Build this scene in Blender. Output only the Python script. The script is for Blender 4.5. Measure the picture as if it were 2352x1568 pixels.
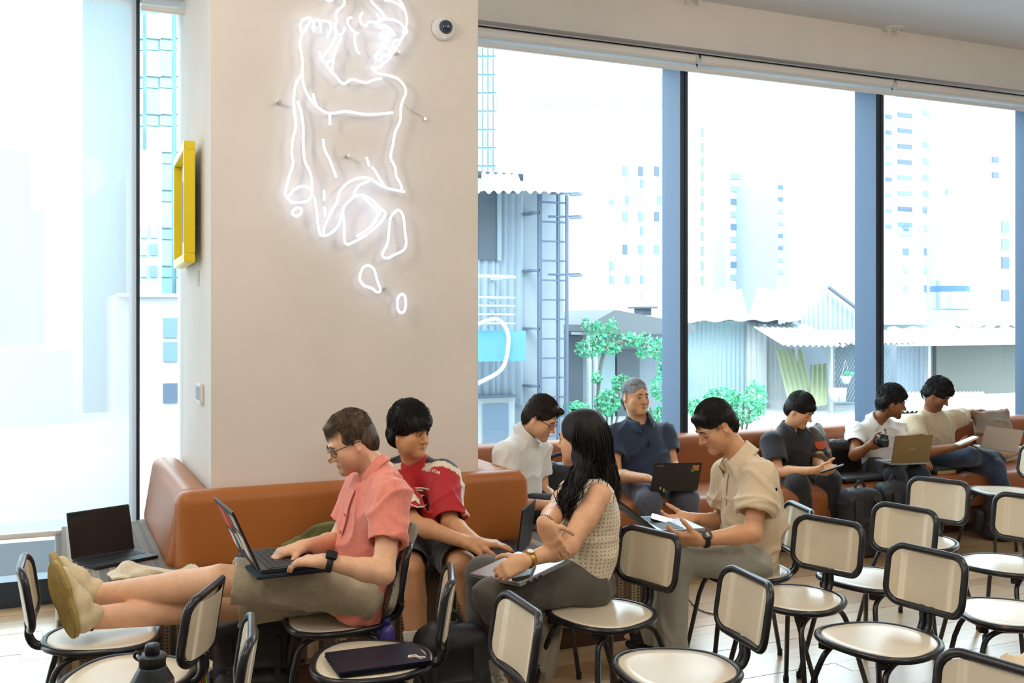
import bpy, bmesh, math, random
import numpy as np
from mathutils import Vector, Matrix, Quaternion
random.seed(7); RNG = np.random.default_rng(7)
for o in list(bpy.data.objects): bpy.data.objects.remove(o, do_unlink=True)
SC = bpy.context.scene; COL = SC.collection
# ------------------------------------------------------------------ camera, world, light, exposure
F = 2352.0; CAMH = 1.55; HOR = 735.0
cam_d = bpy.data.cameras.new('camera'); cam = bpy.data.objects.new('camera', cam_d); COL.objects.link(cam)
cam.location = (0, 0, CAMH); cam.rotation_euler = (math.radians(90), 0, 0)
cam_d.sensor_width = 36.0; cam_d.lens = 36.0; cam_d.shift_y = -(784 - HOR) / 2352.0
cam_d.clip_start = 0.05; cam_d.clip_end = 600
SC.camera = cam
W = bpy.data.worlds.new('sky'); SC.world = W; W.use_nodes = True
bg = W.node_tree.nodes['Background']; bg.inputs[0].default_value = (0.80, 0.91, 1.0, 1); bg.inputs[1].default_value = 6.2
def lamp(name, kind, loc, energy, color, rot=(0, 0, 0), size=1.0, angle=None, sy=None):
    l = bpy.data.lights.new(name, kind); l.energy = energy; l.color = color
    if kind == 'AREA':
        l.size = size
        if sy: l.shape = 'RECTANGLE'; l.size_y = sy
    if angle: l.angle = angle
    o = bpy.data.objects.new(name, l); o.location = loc; o.rotation_euler = rot; COL.objects.link(o); return o
lamp('hazy_sun', 'SUN', (0, -5, 20), 3.0, (1, 0.97, 0.93), (math.radians(48), 0, math.radians(-14)), angle=math.radians(25))
for lx, ly in ((-2.6, 1.0), (0.2, 0.4), (3.0, 1.0), (-1.9, 2.9), (1.7, 3.2), (4.6, 4.2)):      # added warm fill points above the frame, unseen and without fixtures
    o_ = lamp('warm_fill_point', 'POINT', (lx, ly, 3.15), 48, (1.0, 0.87, 0.71)); o_.data.shadow_soft_size = 0.22
SC.view_settings.view_transform = 'Standard'; SC.view_settings.look = 'None'
SC.view_settings.exposure = 0.12; SC.view_settings.gamma = 1.0; SC.view_settings.use_curve_mapping = False
# ------------------------------------------------------------------ frames
def P(px, py, Y):                        # a direction from the photo carried to a chosen depth
    return np.array([(px - 1176.0) / F * Y, Y, CAMH + (HOR - py) / F * Y])
def G(px, py, z):                        # the same direction met with a horizontal plane
    return P(px, py, (CAMH - z) * F / (py - HOR))
TA = math.atan(0.4516); CD, SD = math.cos(TA), math.sin(TA); WC = 6.844
def Wp(s, t, z=0.0):                     # s along the window wall, t metres in front of it
    return np.array([CD * s + SD * t, WC + SD * s - CD * t, z])
def Ws(px, t):
    u = (px - 1176.0) / F
    return (u * (WC - CD * t) - SD * t) / (CD - SD * u)
def Wz(px, py, t): return Wp(Ws(px, t), t)[1] * (HOR - py) / F + CAMH
def V(a): return Vector((float(a[0]), float(a[1]), float(a[2])))
def nrm(a):
    a = np.asarray(a, float); return a / max(1e-9, np.linalg.norm(a))
def lerp(a, b, t): return np.asarray(a, float) * (1 - t) + np.asarray(b, float) * t
# ------------------------------------------------------------------ materials
MATS = {}
def mat(name, col=(0.8, 0.8, 0.8), rough=0.5, metal=0.0, spec=0.5, attr=False, noise=None, bump=None, sheen=0.0, emit=None, coat=0.0, sss=0.0, alpha=None, trans=0.0):
    if name in MATS: return MATS[name]
    m = bpy.data.materials.new(name); m.use_nodes = True; MATS[name] = m
    nt = m.node_tree; N = nt.nodes; L = nt.links; b = N['Principled BSDF']
    b.inputs['Base Color'].default_value = (*col, 1); b.inputs['Roughness'].default_value = rough
    b.inputs['Metallic'].default_value = metal; b.inputs['Specular IOR Level'].default_value = spec
    b.inputs['Sheen Weight'].default_value = sheen; b.inputs['Coat Weight'].default_value = coat; b.inputs['Coat Roughness'].default_value = min(0.6, rough + 0.06)
    b.inputs['Transmission Weight'].default_value = trans
    if sss: b.inputs['Subsurface Weight'].default_value = sss; b.inputs['Subsurface Radius'].default_value = (0.012, 0.005, 0.003); b.inputs['Subsurface Scale'].default_value = 1.0
    if emit: b.inputs['Emission Color'].default_value = (*emit[0], 1); b.inputs['Emission Strength'].default_value = emit[1]
    src = None
    if attr:
        a = N.new('ShaderNodeAttribute'); a.attribute_name = 'Col'; src = a.outputs['Color']
    tc = N.new('ShaderNodeTexCoord')
    if noise:                              # (scale, amount, stretch)
        mp = N.new('ShaderNodeMapping'); mp.inputs['Scale'].default_value = noise[2] if len(noise) > 2 else (1, 1, 1)
        L.new(tc.outputs['Object'], mp.inputs[0])
        n = N.new('ShaderNodeTexNoise'); n.inputs['Scale'].default_value = noise[0]; n.inputs['Detail'].default_value = 5
        L.new(mp.outputs[0], n.inputs['Vector'])
        mr = N.new('ShaderNodeMapRange'); mr.inputs[1].default_value = 0.3; mr.inputs[2].default_value = 0.7
        mr.inputs[3].default_value = 1 - noise[1]; mr.inputs[4].default_value = 1 + noise[1]
        L.new(n.outputs[0], mr.inputs[0])
        mx = N.new('ShaderNodeMix'); mx.data_type = 'RGBA'; mx.blend_type = 'MULTIPLY'; mx.inputs[0].default_value = 1
        if src: L.new(src, mx.inputs[6])
        else: mx.inputs[6].default_value = (*col, 1)
        L.new(mr.outputs[0], mx.inputs[7]); src = mx.outputs[2]
    if src: L.new(src, b.inputs['Base Color'])
    if bump:                               # (scale, strength, distance, stretch)
        mp = N.new('ShaderNodeMapping'); mp.inputs['Scale'].default_value = bump[3] if len(bump) > 3 else (1, 1, 1)
        L.new(tc.outputs['Object'], mp.inputs[0])
        n = N.new('ShaderNodeTexNoise'); n.inputs['Scale'].default_value = bump[0]; n.inputs['Detail'].default_value = 4
        L.new(mp.outputs[0], n.inputs['Vector'])
        bp = N.new('ShaderNodeBump'); bp.inputs['Strength'].default_value = bump[1]; bp.inputs['Distance'].default_value = bump[2]
        L.new(n.outputs[0], bp.inputs['Height']); L.new(bp.outputs[0], b.inputs['Normal'])
    return m
def S(h):                                  # sRGB hex to linear
    r = [int(h[i:i + 2], 16) / 255 for i in (0, 2, 4)]
    return tuple(c / 12.92 if c <= 0.04045 else ((c + 0.055) / 1.055) ** 2.4 for c in r)
# ------------------------------------------------------------------ object helpers
def link(name, me, m=None, parent=None, smooth=False):
    o = bpy.data.objects.new(name, me); COL.objects.link(o)
    if m and not me.materials: me.materials.append(m)
    if parent: o.parent = parent
    if smooth and len(me.polygons): me.polygons.foreach_set('use_smooth', np.ones(len(me.polygons), bool))
    return o
def tag(o, label=None, cat=None, group=None, kind=None):
    if label: o['label'] = label
    if cat: o['category'] = cat
    if group: o['group'] = group
    if kind: o['kind'] = kind
    return o
def empty(name, loc=(0, 0, 0), rz=0.0, label=None, cat=None, group=None, kind=None):
    o = bpy.data.objects.new(name, None); COL.objects.link(o); o.empty_display_size = 0.1
    o.location = V(loc); o.rotation_euler = (0, 0, rz); return tag(o, label, cat, group, kind)
def copy_tree(o, parent=None):
    c = o.copy(); COL.objects.link(c)
    if parent: c.parent = parent
    for ch in list(o.children): copy_tree(ch, c)
    return c
class MB:                                  # collects simple shapes into one mesh
    def __init__(s): s.v = []; s.f = []; s.mi = []
    def add(s, vs, fs, mi=0):
        n = len(s.v); s.v += [tuple(map(float, v)) for v in vs]; s.f += [tuple(i + n for i in f) for f in fs]; s.mi += [mi] * len(fs); return s
    def box(s, a, b, M=None, mi=0):
        x0, y0, z0 = a; x1, y1, z1 = b
        vs = [(x0, y0, z0), (x1, y0, z0), (x1, y1, z0), (x0, y1, z0), (x0, y0, z1), (x1, y0, z1), (x1, y1, z1), (x0, y1, z1)]
        if M is not None: vs = [M(v) for v in vs]
        return s.add(vs, [(0, 3, 2, 1), (4, 5, 6, 7), (0, 1, 5, 4), (1, 2, 6, 5), (2, 3, 7, 6), (3, 0, 4, 7)], mi)
    def wbox(s, s0, s1, t0, t1, z0, z1, mi=0):      # box in window wall coordinates
        return s.box((s0, -t1, z0), (s1, -t0, z1), lambda v: Wp(v[0], -v[1], v[2]), mi)
    def tube(s, pts, r, n=8, closed=False, mi=0, cap=True, flat=None):
        pts = [np.asarray(p, float) for p in pts]; k = len(pts)
        rr = r if hasattr(r, '__len__') else [r] * k
        vs = []; up = None
        for i in range(k):
            if closed: d = pts[(i + 1) % k] - pts[i - 1]
            else: d = pts[min(i + 1, k - 1)] - pts[max(i - 1, 0)]
            d = nrm(d)
            if up is None:
                up = np.array([0, 0, 1.0]) if abs(d[2]) < 0.9 else np.array([1.0, 0, 0])
            a = nrm(up - d * np.dot(up, d)); b = np.cross(d, a); up = a
            for j in range(n):
                t = 2 * math.pi * j / n
                vs.append(pts[i] + rr[i] * (a * math.cos(t) * (flat or 1) + b * math.sin(t)))
        fs = []
        for i in range(k if closed else k - 1):
            for j in range(n):
                fs.append((i * n + j, i * n + (j + 1) % n, ((i + 1) % k) * n + (j + 1) % n, ((i + 1) % k) * n + j))
        if not closed and cap:
            fs.append(tuple(range(n - 1, -1, -1))); fs.append(tuple((k - 1) * n + j for j in range(n)))
        return s.add(vs, fs, mi)
    def lathe(s, prof, c=(0, 0, 0), n=20, mi=0, M=None):
        vs = []; fs = []
        for r, z in prof:
            for j in range(n):
                t = 2 * math.pi * j / n; vs.append((c[0] + r * math.cos(t), c[1] + r * math.sin(t), c[2] + z))
        for i in range(len(prof) - 1):
            for j in range(n): fs.append((i * n + j, i * n + (j + 1) % n, (i + 1) * n + (j + 1) % n, (i + 1) * n + j))
        fs.append(tuple(range(n - 1, -1, -1))); fs.append(tuple((len(prof) - 1) * n + j for j in range(n)))
        if M: vs = [M(v) for v in vs]
        return s.add(vs, fs, mi)
    def prism(s, poly, z0, z1, M=None, mi=0):
        n = len(poly); vs = [(x, y, z0) for x, y in poly] + [(x, y, z1) for x, y in poly]
        if M: vs = [M(v) for v in vs]
        fs = [tuple(range(n - 1, -1, -1)), tuple(range(n, 2 * n))] + [(i, (i + 1) % n, n + (i + 1) % n, n + i) for i in range(n)]
        return s.add(vs, fs, mi)
    def quad(s, a, b, c, d, mi=0): return s.add([a, b, c, d], [(0, 1, 2, 3)], mi)
    def mesh(s, name, mats):
        me = bpy.data.meshes.new(name); me.from_pydata(s.v, [], s.f)
        for m in (mats if isinstance(mats, (list, tuple)) else [mats]): me.materials.append(m)
        me.polygons.foreach_set('material_index', np.array(s.mi, np.int32)); me.update(); return me
    def build(s, name, mats, parent=None, smooth=False, bevel=0.0, seg=2):
        me = s.mesh(name, mats)
        if bevel:
            bm = bmesh.new(); bm.from_mesh(me); bmesh.ops.remove_doubles(bm, verts=bm.verts, dist=1e-6)
            bmesh.ops.bevel(bm, geom=[e for e in bm.edges if e.calc_face_angle(0) > 0.6], offset=bevel, segments=seg, affect='EDGES', clamp_overlap=True)
            bmesh.ops.recalc_face_normals(bm, faces=bm.faces); bm.to_mesh(me); bm.free()
        o = link(name, me, None, parent, smooth)
        return o
def frame_M(origin, x, y, z):              # local -> parent frame
    o = np.asarray(origin, float); X, Y, Z = (np.asarray(a, float) for a in (x, y, z))
    return lambda v: o + X * v[0] + Y * v[1] + Z * v[2]
def rrect(w, h, r, n=6, cx=0.0, cy=0.0):
    pts = []
    for k, (sx, sy) in enumerate(((1, 1), (-1, 1), (-1, -1), (1, -1))):
        for i in range(n + 1):
            a = math.pi / 2 * (k + i / n)
            pts.append((cx + sx * (w / 2 - r) + r * math.cos(a), cy + sy * (h / 2 - r) + r * math.sin(a)))
    return pts
def smooth_path(pts, n=8, closed=False):   # Catmull-Rom
    pts = [np.asarray(p, float) for p in pts]; k = len(pts); out = []
    for i in range(k if closed else k - 1):
        p0 = pts[i - 1] if (i or closed) else pts[0] * 2 - pts[1]
        p1 = pts[i]; p2 = pts[(i + 1) % k]
        p3 = pts[(i + 2) % k] if (closed or i + 2 < k) else p2 * 2 - p1
        for j in range(n):
            t = j / n
            out.append(0.5 * ((2 * p1) + (p2 - p0) * t + (2 * p0 - 5 * p1 + 4 * p2 - p3) * t * t + (3 * p1 - p0 - 3 * p2 + p3) * t ** 3))
    if not closed: out.append(pts[-1])
    return out
# ------------------------------------------------------------------ implicit surfaces (for bodies, clothes, cushions, bags)
class SDF:
    def __init__(s): s.p = []
    def _add(s, fn, lo, hi, k, op): s.p.append((fn, np.asarray(lo, float) - k, np.asarray(hi, float) + k, k, op)); return s
    def cone(s, a, b, r1, r2, k=0.012, op=0, side=None, q=1.0, flat=0):     # tapered capsule; q flattens it across 'side'
        a = np.asarray(a, float); b = np.asarray(b, float); ax = b - a; L = max(1e-6, np.linalg.norm(ax)); w = ax / L
        if side is None: side = np.array([0, 0, 1.0]) if abs(w[2]) < 0.9 else np.array([1.0, 0, 0])
        u = nrm(np.asarray(side, float) - w * np.dot(side, w)); v = np.cross(w, u)
        sn = (r1 - r2) / L; sn = max(-0.95, min(0.95, sn)); cs = math.sqrt(1 - sn * sn)
        def fn(p):
            d = p - a; x = d @ u; y = (d @ v) / q; z = d @ w
            rad = np.sqrt(x * x + y * y)
            t = np.clip((z + rad * sn / cs) / L, 0, 1)                 # hit on the slanted axis
            dd = np.sqrt(rad * rad + (z - t * L) ** 2) - (r1 + (r2 - r1) * t)
            dd = dd * min(1.0, q)
            if flat & 1: dd = np.maximum(dd, z - L)
            if flat & 2: dd = np.maximum(dd, -z)
            return dd
        R = max(r1, r2) * max(1, q)
        return s._add(fn, np.minimum(a, b) - R, np.maximum(a, b) + R, k, op)
    def ell(s, c, r, k=0.012, op=0, ax=None):
        c = np.asarray(c, float); r = np.asarray(r, float)
        A = np.eye(3) if ax is None else np.array([nrm(a) for a in ax])
        def fn(p):
            d = (p - c) @ A.T; e = d / r; k0 = np.sqrt((e * e).sum(-1)); k1 = np.sqrt(((e / r) ** 2).sum(-1)) + 1e-9
            return k0 * (k0 - 1.0) / k1
        R = np.sqrt(((A * r[:, None]) ** 2).sum(0))
        return s._add(fn, c - R, c + R, k, op)
    def box(s, c, h, rr, k=0.01, op=0, ax=None):
        c = np.asarray(c, float); h = np.asarray(h, float); A = np.eye(3) if ax is None else np.array([nrm(a) for a in ax])
        def fn(p):
            q = np.abs((p - c) @ A.T) - (h - rr)
            return np.sqrt((np.maximum(q, 0) ** 2).sum(-1)) + np.minimum(q.max(-1), 0) - rr
        R = np.abs(A * h[:, None]).sum(0)
        return s._add(fn, c - R, c + R, k, op)
    def path(s, pts, rs, k=0.012, side=None, q=1.0):
        for i in range(len(pts) - 1): s.cone(pts[i], pts[i + 1], rs[i], rs[i + 1], k, 0, side, q)
        return s
    def cut(s, point, normal, lo, hi, k=0.004):                       # removes what lies on the normal's side, inside a box region
        point = np.asarray(point, float); n = nrm(normal)
        return s._add(lambda p: (point - p) @ n, lo, hi, k, 2)        # op 2: intersect with half-space -> max(d, (p-point).n)
    def ev(s, p, sel=None):
        d = np.full(p.shape[:-1], 1.0)
        for i in (range(len(s.p)) if sel is None else sel):
            fn, lo, hi, k, op = s.p[i]; e = fn(p)
            if op == 0:
                h = np.maximum(k - np.abs(d - e), 0) / k; d = np.minimum(d, e) - h * h * k * 0.25
            else:
                if op == 2:
                    ins = np.all((p > lo) & (p < hi), -1); e2 = np.where(ins, -e, -1.0)
                else: e2 = -e
                h = np.maximum(k - np.abs(d - e2), 0) / k; d = np.maximum(d, e2) + h * h * k * 0.25
        return d
    def mesh(s, name, m, h=0.005, disp=None, color=None, relax=1):
        B = 16; add = [i for i, q in enumerate(s.p) if q[4] == 0]
        lo = np.min([s.p[i][1] for i in add], 0) - 2 * h; hi = np.max([s.p[i][2] for i in add], 0) + 2 * h
        nb = np.ceil((hi - lo) / (B * h)).astype(int)
        bi = np.stack(np.meshgrid(*[np.arange(n) for n in nb], indexing='ij'), -1).reshape(-1, 3)
        blo = lo + bi * B * h
        near = np.zeros(len(bi), bool); LO = np.array([q[1] for q in s.p]); HI = np.array([q[2] for q in s.p])
        for i in add: near |= np.all((blo < HI[i] + h) & (blo + B * h > LO[i] - h), 1)
        bi = bi[near]; blo = blo[near]
        d = s.ev(blo + B * h / 2); kk = np.abs(d) < B * h * 1.15 + 0.02; bi = bi[kk]; blo = blo[kk]
        g = np.arange(B + 1); loc = np.stack(np.meshgrid(g, g, g, indexing='ij'), -1)
        DX = np.int64(nb[0] * B + 4); DY = np.int64(nb[1] * B + 4); DZ = np.int64(nb[2] * B + 4)
        keys = []; pos = []; quads = []
        for b, o in zip(bi, blo):
            sel = np.nonzero(np.all((o < HI + h) & (o + B * h > LO - h), 1))[0]
            if not len(sel): continue
            f = s.ev(o + loc * h, sel); ins = f < 0
            if ins.all() or not ins.any(): continue
            c = ins.astype(np.int8); sm = sum(c[i:B + i, j:B + j, k:B + k] for i in (0, 1) for j in (0, 1) for k in (0, 1))
            ci = np.argwhere((sm > 0) & (sm < 8))
            acc = np.zeros((len(ci), 3)); cnt = np.zeros(len(ci))
            for axn in range(3):
                o1, o2 = [a for a in range(3) if a != axn]
                for p1 in (0, 1):
                    for p2 in (0, 1):
                        i0 = ci.copy(); i0[:, o1] += p1; i0[:, o2] += p2; i1 = i0.copy(); i1[:, axn] += 1
                        a = f[i0[:, 0], i0[:, 1], i0[:, 2]]; e = f[i1[:, 0], i1[:, 1], i1[:, 2]]
                        cr = (a < 0) != (e < 0); t = np.where(cr, a / np.where(cr, a - e, 1), 0)
                        q = i0.astype(float); q[:, axn] += t
                        acc += np.where(cr[:, None], q, 0); cnt += cr
            pos.append(o + (acc / cnt[:, None]) * h)
            gc = ci + b * B; keys.append((gc[:, 0] + 1) * (DY * DZ) + (gc[:, 1] + 1) * DZ + gc[:, 2] + 1)
            for axn in range(3):
                sl0 = [slice(0, B)] * 3; sl1 = [slice(0, B)] * 3; sl1[axn] = slice(1, B + 1)
                A = ins[tuple(sl0)]; E = ins[tuple(sl1)]; ed = np.argwhere(A != E)
                if not len(ed): continue
                flip = A[ed[:, 0], ed[:, 1], ed[:, 2]]
                o1, o2 = (axn + 1) % 3, (axn + 2) % 3; gcell = ed + b * B
                q = []
                for d1, d2 in ((0, 0), (-1, 0), (-1, -1), (0, -1)):
                    cc = gcell.copy(); cc[:, o1] += d1; cc[:, o2] += d2
                    q.append((cc[:, 0] + 1) * (DY * DZ) + (cc[:, 1] + 1) * DZ + cc[:, 2] + 1)
                q = np.stack(q, 1); q[~flip] = q[~flip][:, ::-1]; quads.append(q)
        keys = np.concatenate(keys); pos = np.concatenate(pos); quads = np.concatenate(quads)
        o = np.argsort(keys); keys = keys[o]; pos = pos[o]
        idx = np.searchsorted(keys, quads); idx = np.minimum(idx, len(keys) - 1)
        ok = (keys[idx] == quads).all(1); idx = idx[ok]
        if relax:                                                      # light smoothing, then pull back to the surface
            for _ in range(relax):
                acc = np.zeros_like(pos); cnt = np.zeros(len(pos))
                for a, b2 in ((0, 1), (1, 2), (2, 3), (3, 0)):
                    np.add.at(acc, idx[:, a], pos[idx[:, b2]]); np.add.at(acc, idx[:, b2], pos[idx[:, a]])
                    np.add.at(cnt, idx[:, a], 1); np.add.at(cnt, idx[:, b2], 1)
                pos = pos * 0.4 + 0.6 * acc / np.maximum(cnt, 1)[:, None]
        if disp is not None:
            fn = np.cross(pos[idx[:, 2]] - pos[idx[:, 0]], pos[idx[:, 3]] - pos[idx[:, 1]])
            vn = np.zeros_like(pos)
            for a in range(4): np.add.at(vn, idx[:, a], fn)
            vn /= np.linalg.norm(vn, axis=1)[:, None] + 1e-12
            pos = pos + vn * disp(pos, vn)[:, None]
        me = bpy.data.meshes.new(name); n = len(pos); q = len(idx)
        me.vertices.add(n); me.vertices.foreach_set('co', pos.astype(np.float32).ravel())
        me.loops.add(q * 4); me.loops.foreach_set('vertex_index', idx.astype(np.int32).ravel())
        me.polygons.add(q); me.polygons.foreach_set('loop_start', np.arange(0, q * 4, 4, dtype=np.int32))
        me.polygons.foreach_set('use_smooth', np.ones(q, bool))
        me.update(calc_edges=True)
        if m: me.materials.append(m)
        if color is not None:
            at = me.color_attributes.new('Col', 'FLOAT_COLOR', 'POINT'); c4 = np.ones((n, 4), np.float32); c4[:, :3] = color(pos)
            at.data.foreach_set('color', c4.ravel())
        return me
    def build(s, name, m, parent=None, **kw): return link(name, s.mesh(name, m, **kw), None, parent)
def wrinkles(amp=0.004, scale=16.0, seed=1, dirs=6):
    r = np.random.default_rng(seed); K = [nrm(r.normal(size=3) * np.array([1, 1, 1.4])) * scale * r.uniform(0.7, 1.9) for _ in range(dirs)]; Ph = r.uniform(0, 6.28, dirs)
    K2 = [nrm(r.normal(size=3)) * scale * 0.55 for _ in range(3)]; M_ = [nrm(r.normal(size=3)) * scale * 0.45 for _ in range(dirs)]
    def f(p, n):
        w = np.sin(p @ K2[0] + 1.0) + np.sin(p @ K2[1] + 2.0) + 0.5 * np.sin(p @ K2[2] * 2.3); t = 0
        for kx, ph, mm in zip(K, Ph, M_):
            g = np.clip(np.sin(p @ mm + ph * 3) * 1.4 + 0.1, 0, 1)
            t = t + g * ((1 - np.abs(np.sin(p @ kx * 0.5 + ph + w * 0.9))) ** 3 - 0.18)
        return amp * 1.9 * t
    return f
# ------------------------------------------------------------------ room shell
m_plaster = mat('cream_plaster', (0.80, 0.755, 0.70), 0.85, bump=(260, 0.25, 0.002), noise=(3.0, 0.03))
m_ceil = mat('ceiling_paint', (0.72, 0.74, 0.77), 0.9)
m_frame = mat('dark_blue_metal', S('33404f'), 0.42, 0.3)
m_frame_side = mat('lit_blue_metal', S('485c74'), 0.5, 0.2)  # mullion sides: window light put into a lighter blue
m_blind = None
def blind_mat():
    m = bpy.data.materials.new('blind_fabric'); m.use_nodes = True; nt = m.node_tree; N = nt.nodes; L = nt.links
    N.remove(N['Principled BSDF']); out = N['Material Output']
    d = N.new('ShaderNodeBsdfDiffuse'); d.inputs[0].default_value = (0.80, 0.80, 0.80, 1)
    t = N.new('ShaderNodeBsdfTranslucent'); t.inputs[0].default_value = (0.52, 0.55, 0.58, 1)
    x = N.new('ShaderNodeMixShader'); x.inputs[0].default_value = 0.50; L.new(d.outputs[0], x.inputs[1]); L.new(t.outputs[0], x.inputs[2])
    tr = N.new('ShaderNodeBsdfTransparent'); tr.inputs[0].default_value = (1, 1, 1, 1)
    y = N.new('ShaderNodeMixShader'); y.inputs[0].default_value = 0.22; L.new(x.outputs[0], y.inputs[1]); L.new(tr.outputs[0], y.inputs[2])
    L.new(y.outputs[0], out.inputs[0]); return m
m_blind = blind_mat()
def glass_mat():
    m = bpy.data.materials.new('window_glass'); m.use_nodes = True; nt = m.node_tree; N = nt.nodes; L = nt.links
    N.remove(N['Principled BSDF']); out = N['Material Output']
    t = N.new('ShaderNodeBsdfTransparent'); t.inputs[0].default_value = (0.93, 0.98, 0.98, 1)
    g = N.new('ShaderNodeBsdfGlossy'); g.inputs[1].default_value = 0.02
    x = N.new('ShaderNodeMixShader'); x.inputs[0].default_value = 0.045
    L.new(t.outputs[0], x.inputs[1]); L.new(g.outputs[0], x.inputs[2]); L.new(x.outputs[0], out.inputs[0]); return m
m_glass = glass_mat()
# floor: a dark base with planks laid along the window wall
floor = MB().wbox(-7, 9.5, -0.05, 12.5, -0.06, -0.006).build('floor', mat('plank_joint', S('4a3826'), 0.9)); tag(floor, 'glossy light oak plank floor', kind='structure')
def plank_mat(i, c):
    m = mat('oak_plank_%d' % i, c, 0.24, spec=0.9, coat=0.8, noise=(3.5, 0.13, (0.6, 9, 9)), bump=(4, 0.12, 0.002, (0.6, 10, 10))); return m
PLK = [plank_mat(i, S(c)) for i, c in enumerate(('c4a37c', 'b8946c', 'cfb08a', 'b08c66', 'c9a880'))]
pw, pl = 0.118, 1.62; pm = []
for i in range(5):
    b = MB(); b.box((0, -pw + 0.0016, -0.02), (pl - 0.0016, 0, 0)); me = b.mesh('plank', PLK[i]); pm.append(me)
rows = []
for r in range(0, 56):
    t = 0.02 + r * pw; off = (r * 0.57) % pl
    for k in range(-5, 7):
        s = k * pl - off; c = Wp(s + pl / 2, t + pw / 2)
        if c[1] < 2.1: continue
        u = c[0] / c[1] * F + 1176; y = HOR + CAMH * F / c[1]
        if u < -900 or u > 3200 or y > 1760: continue
        rows.append((y, s, t, r, k))
rows.sort(reverse=True)
for n, (y, s, t, r, k) in enumerate(rows[:300]):
    o = link('plank', pm[(r * 7 + k * 3) % 5], None, floor); o.location = V(Wp(s, t, 0.0 - 0.0006 * ((r * 5 + k) % 3))); o.rotation_euler = (0, 0, TA)
if len(rows) > 300:
    b = MB()
    for y, s, t, r, k in rows[300:]: b.wbox(s, s + pl - 0.003, t, t + pw - 0.003, -0.02, 0, (r * 7 + k * 3) % 5)
    o = b.build('distant_planks', PLK, floor); o['kind'] = 'stuff'
# ceiling and bulkhead over the windows
ZC = Wz(2352, 116, 0.30); ZR = Wz(1575, 112, 0.30)
tag(MB().wbox(-7, 9.5, -0.3, 11.5, ZC, ZC + 0.2).build('ceiling', m_ceil), 'flat pale grey ceiling', kind='structure')
tag(MB().wbox(-7, 9.5, -0.25, 0.30, ZR, ZC).build('wall_back', m_plaster), 'cream bulkhead above the window wall', kind='structure')
for nm, a in (('wall_front', (-7, 9.5, 11.5, 11.6)), ('wall_left', (-7.1, -7, -0.2, 11.5)), ('wall_right', (9.5, 9.6, -0.2, 11.5))):
    tag(MB().wbox(*a, 0, ZC).build(nm, m_plaster), 'cream plaster wall of the room', kind='structure')
# column
cs0, cs1, ct = Ws(485, 1.32), Ws(1099, 1.32), 1.32
col_o = MB().wbox(cs0, cs1, -0.05, ct, 0, ZC).build('wall_column', m_plaster, bevel=0.006); tag(col_o, 'wide cream plastered column between the windows', kind='structure')
# windows: mullions and panes
z_base = 0.14
mull = [(-5.6, -5.55), (Ws(303, .16), Ws(321, .16)), None, (Ws(1562, .16), Ws(1580, .16)), (Ws(2012, .16), Ws(2030, .16)), None]
s1 = mull[1]; s3 = mull[3]; s4 = mull[4]
hid = (s3[0] + s1[0]) / 2; mull[2] = (hid, hid + 0.06); mull[5] = (s4[0] + (s4[0] - s3[0]), s4[1] + (s4[0] - s3[0]))
mull.append((mull[5][0] + 2.2, mull[5][0] + 2.26)); mull.insert(1, (s1[0] - 2.0, s1[1] - 2.0))
for i in range(len(mull)):
    a, b = mull[i]
    w = empty('window_%d' % (i + 1), Wp(a, 0, 0), TA, 'floor to ceiling window with a dark blue metal mullion', kind='structure')
    if i < len(mull) - 1:
        c = mull[i + 1][0]; L = c - b; h = ZR
        g = MB().box((b - a - 0.005, 0.02, z_base), (c - a + 0.005, 0.028, h)).build('pane', m_glass, w)
        MB().box((b - a, -0.10, 0.0), (c - a, 0.06, z_base)).build('bottom_rail', m_frame, w)
        MB().box((b - a, -0.03, h - 0.03), (c - a, 0.06, h)).build('top_rail', m_frame, w)
    mm = MB(); mm.box((0, -0.16, 0.0), (b - a, 0.07, ZR))
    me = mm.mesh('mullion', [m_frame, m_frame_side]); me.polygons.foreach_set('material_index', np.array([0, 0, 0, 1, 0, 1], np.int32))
    link('mullion', me, None, w)
    for e in ((b - a) * 0.55,):
        MB().box((e, -0.166, z_base), (e + 0.004, -0.158, ZR - 0.01)).build('cover_strip', mat('black_gasket', (0.02, 0.022, 0.03), 0.6), w)
m_rail = mat('brushed_steel', (0.55, 0.55, 0.56), 0.35, 0.9)
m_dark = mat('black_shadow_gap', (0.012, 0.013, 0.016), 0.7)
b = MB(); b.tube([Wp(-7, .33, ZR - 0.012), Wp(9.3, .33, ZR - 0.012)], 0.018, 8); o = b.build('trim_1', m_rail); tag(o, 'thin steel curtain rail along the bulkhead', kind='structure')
o = MB().wbox(-7, 9.3, 0.24, 0.30, ZR - 0.05, ZR - 0.001).build('trim_2', m_dark); tag(o, 'black strip standing for the shadow line under the bulkhead', kind='structure')  # solid near-black strip, the gap's shadow put into its colour
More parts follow.
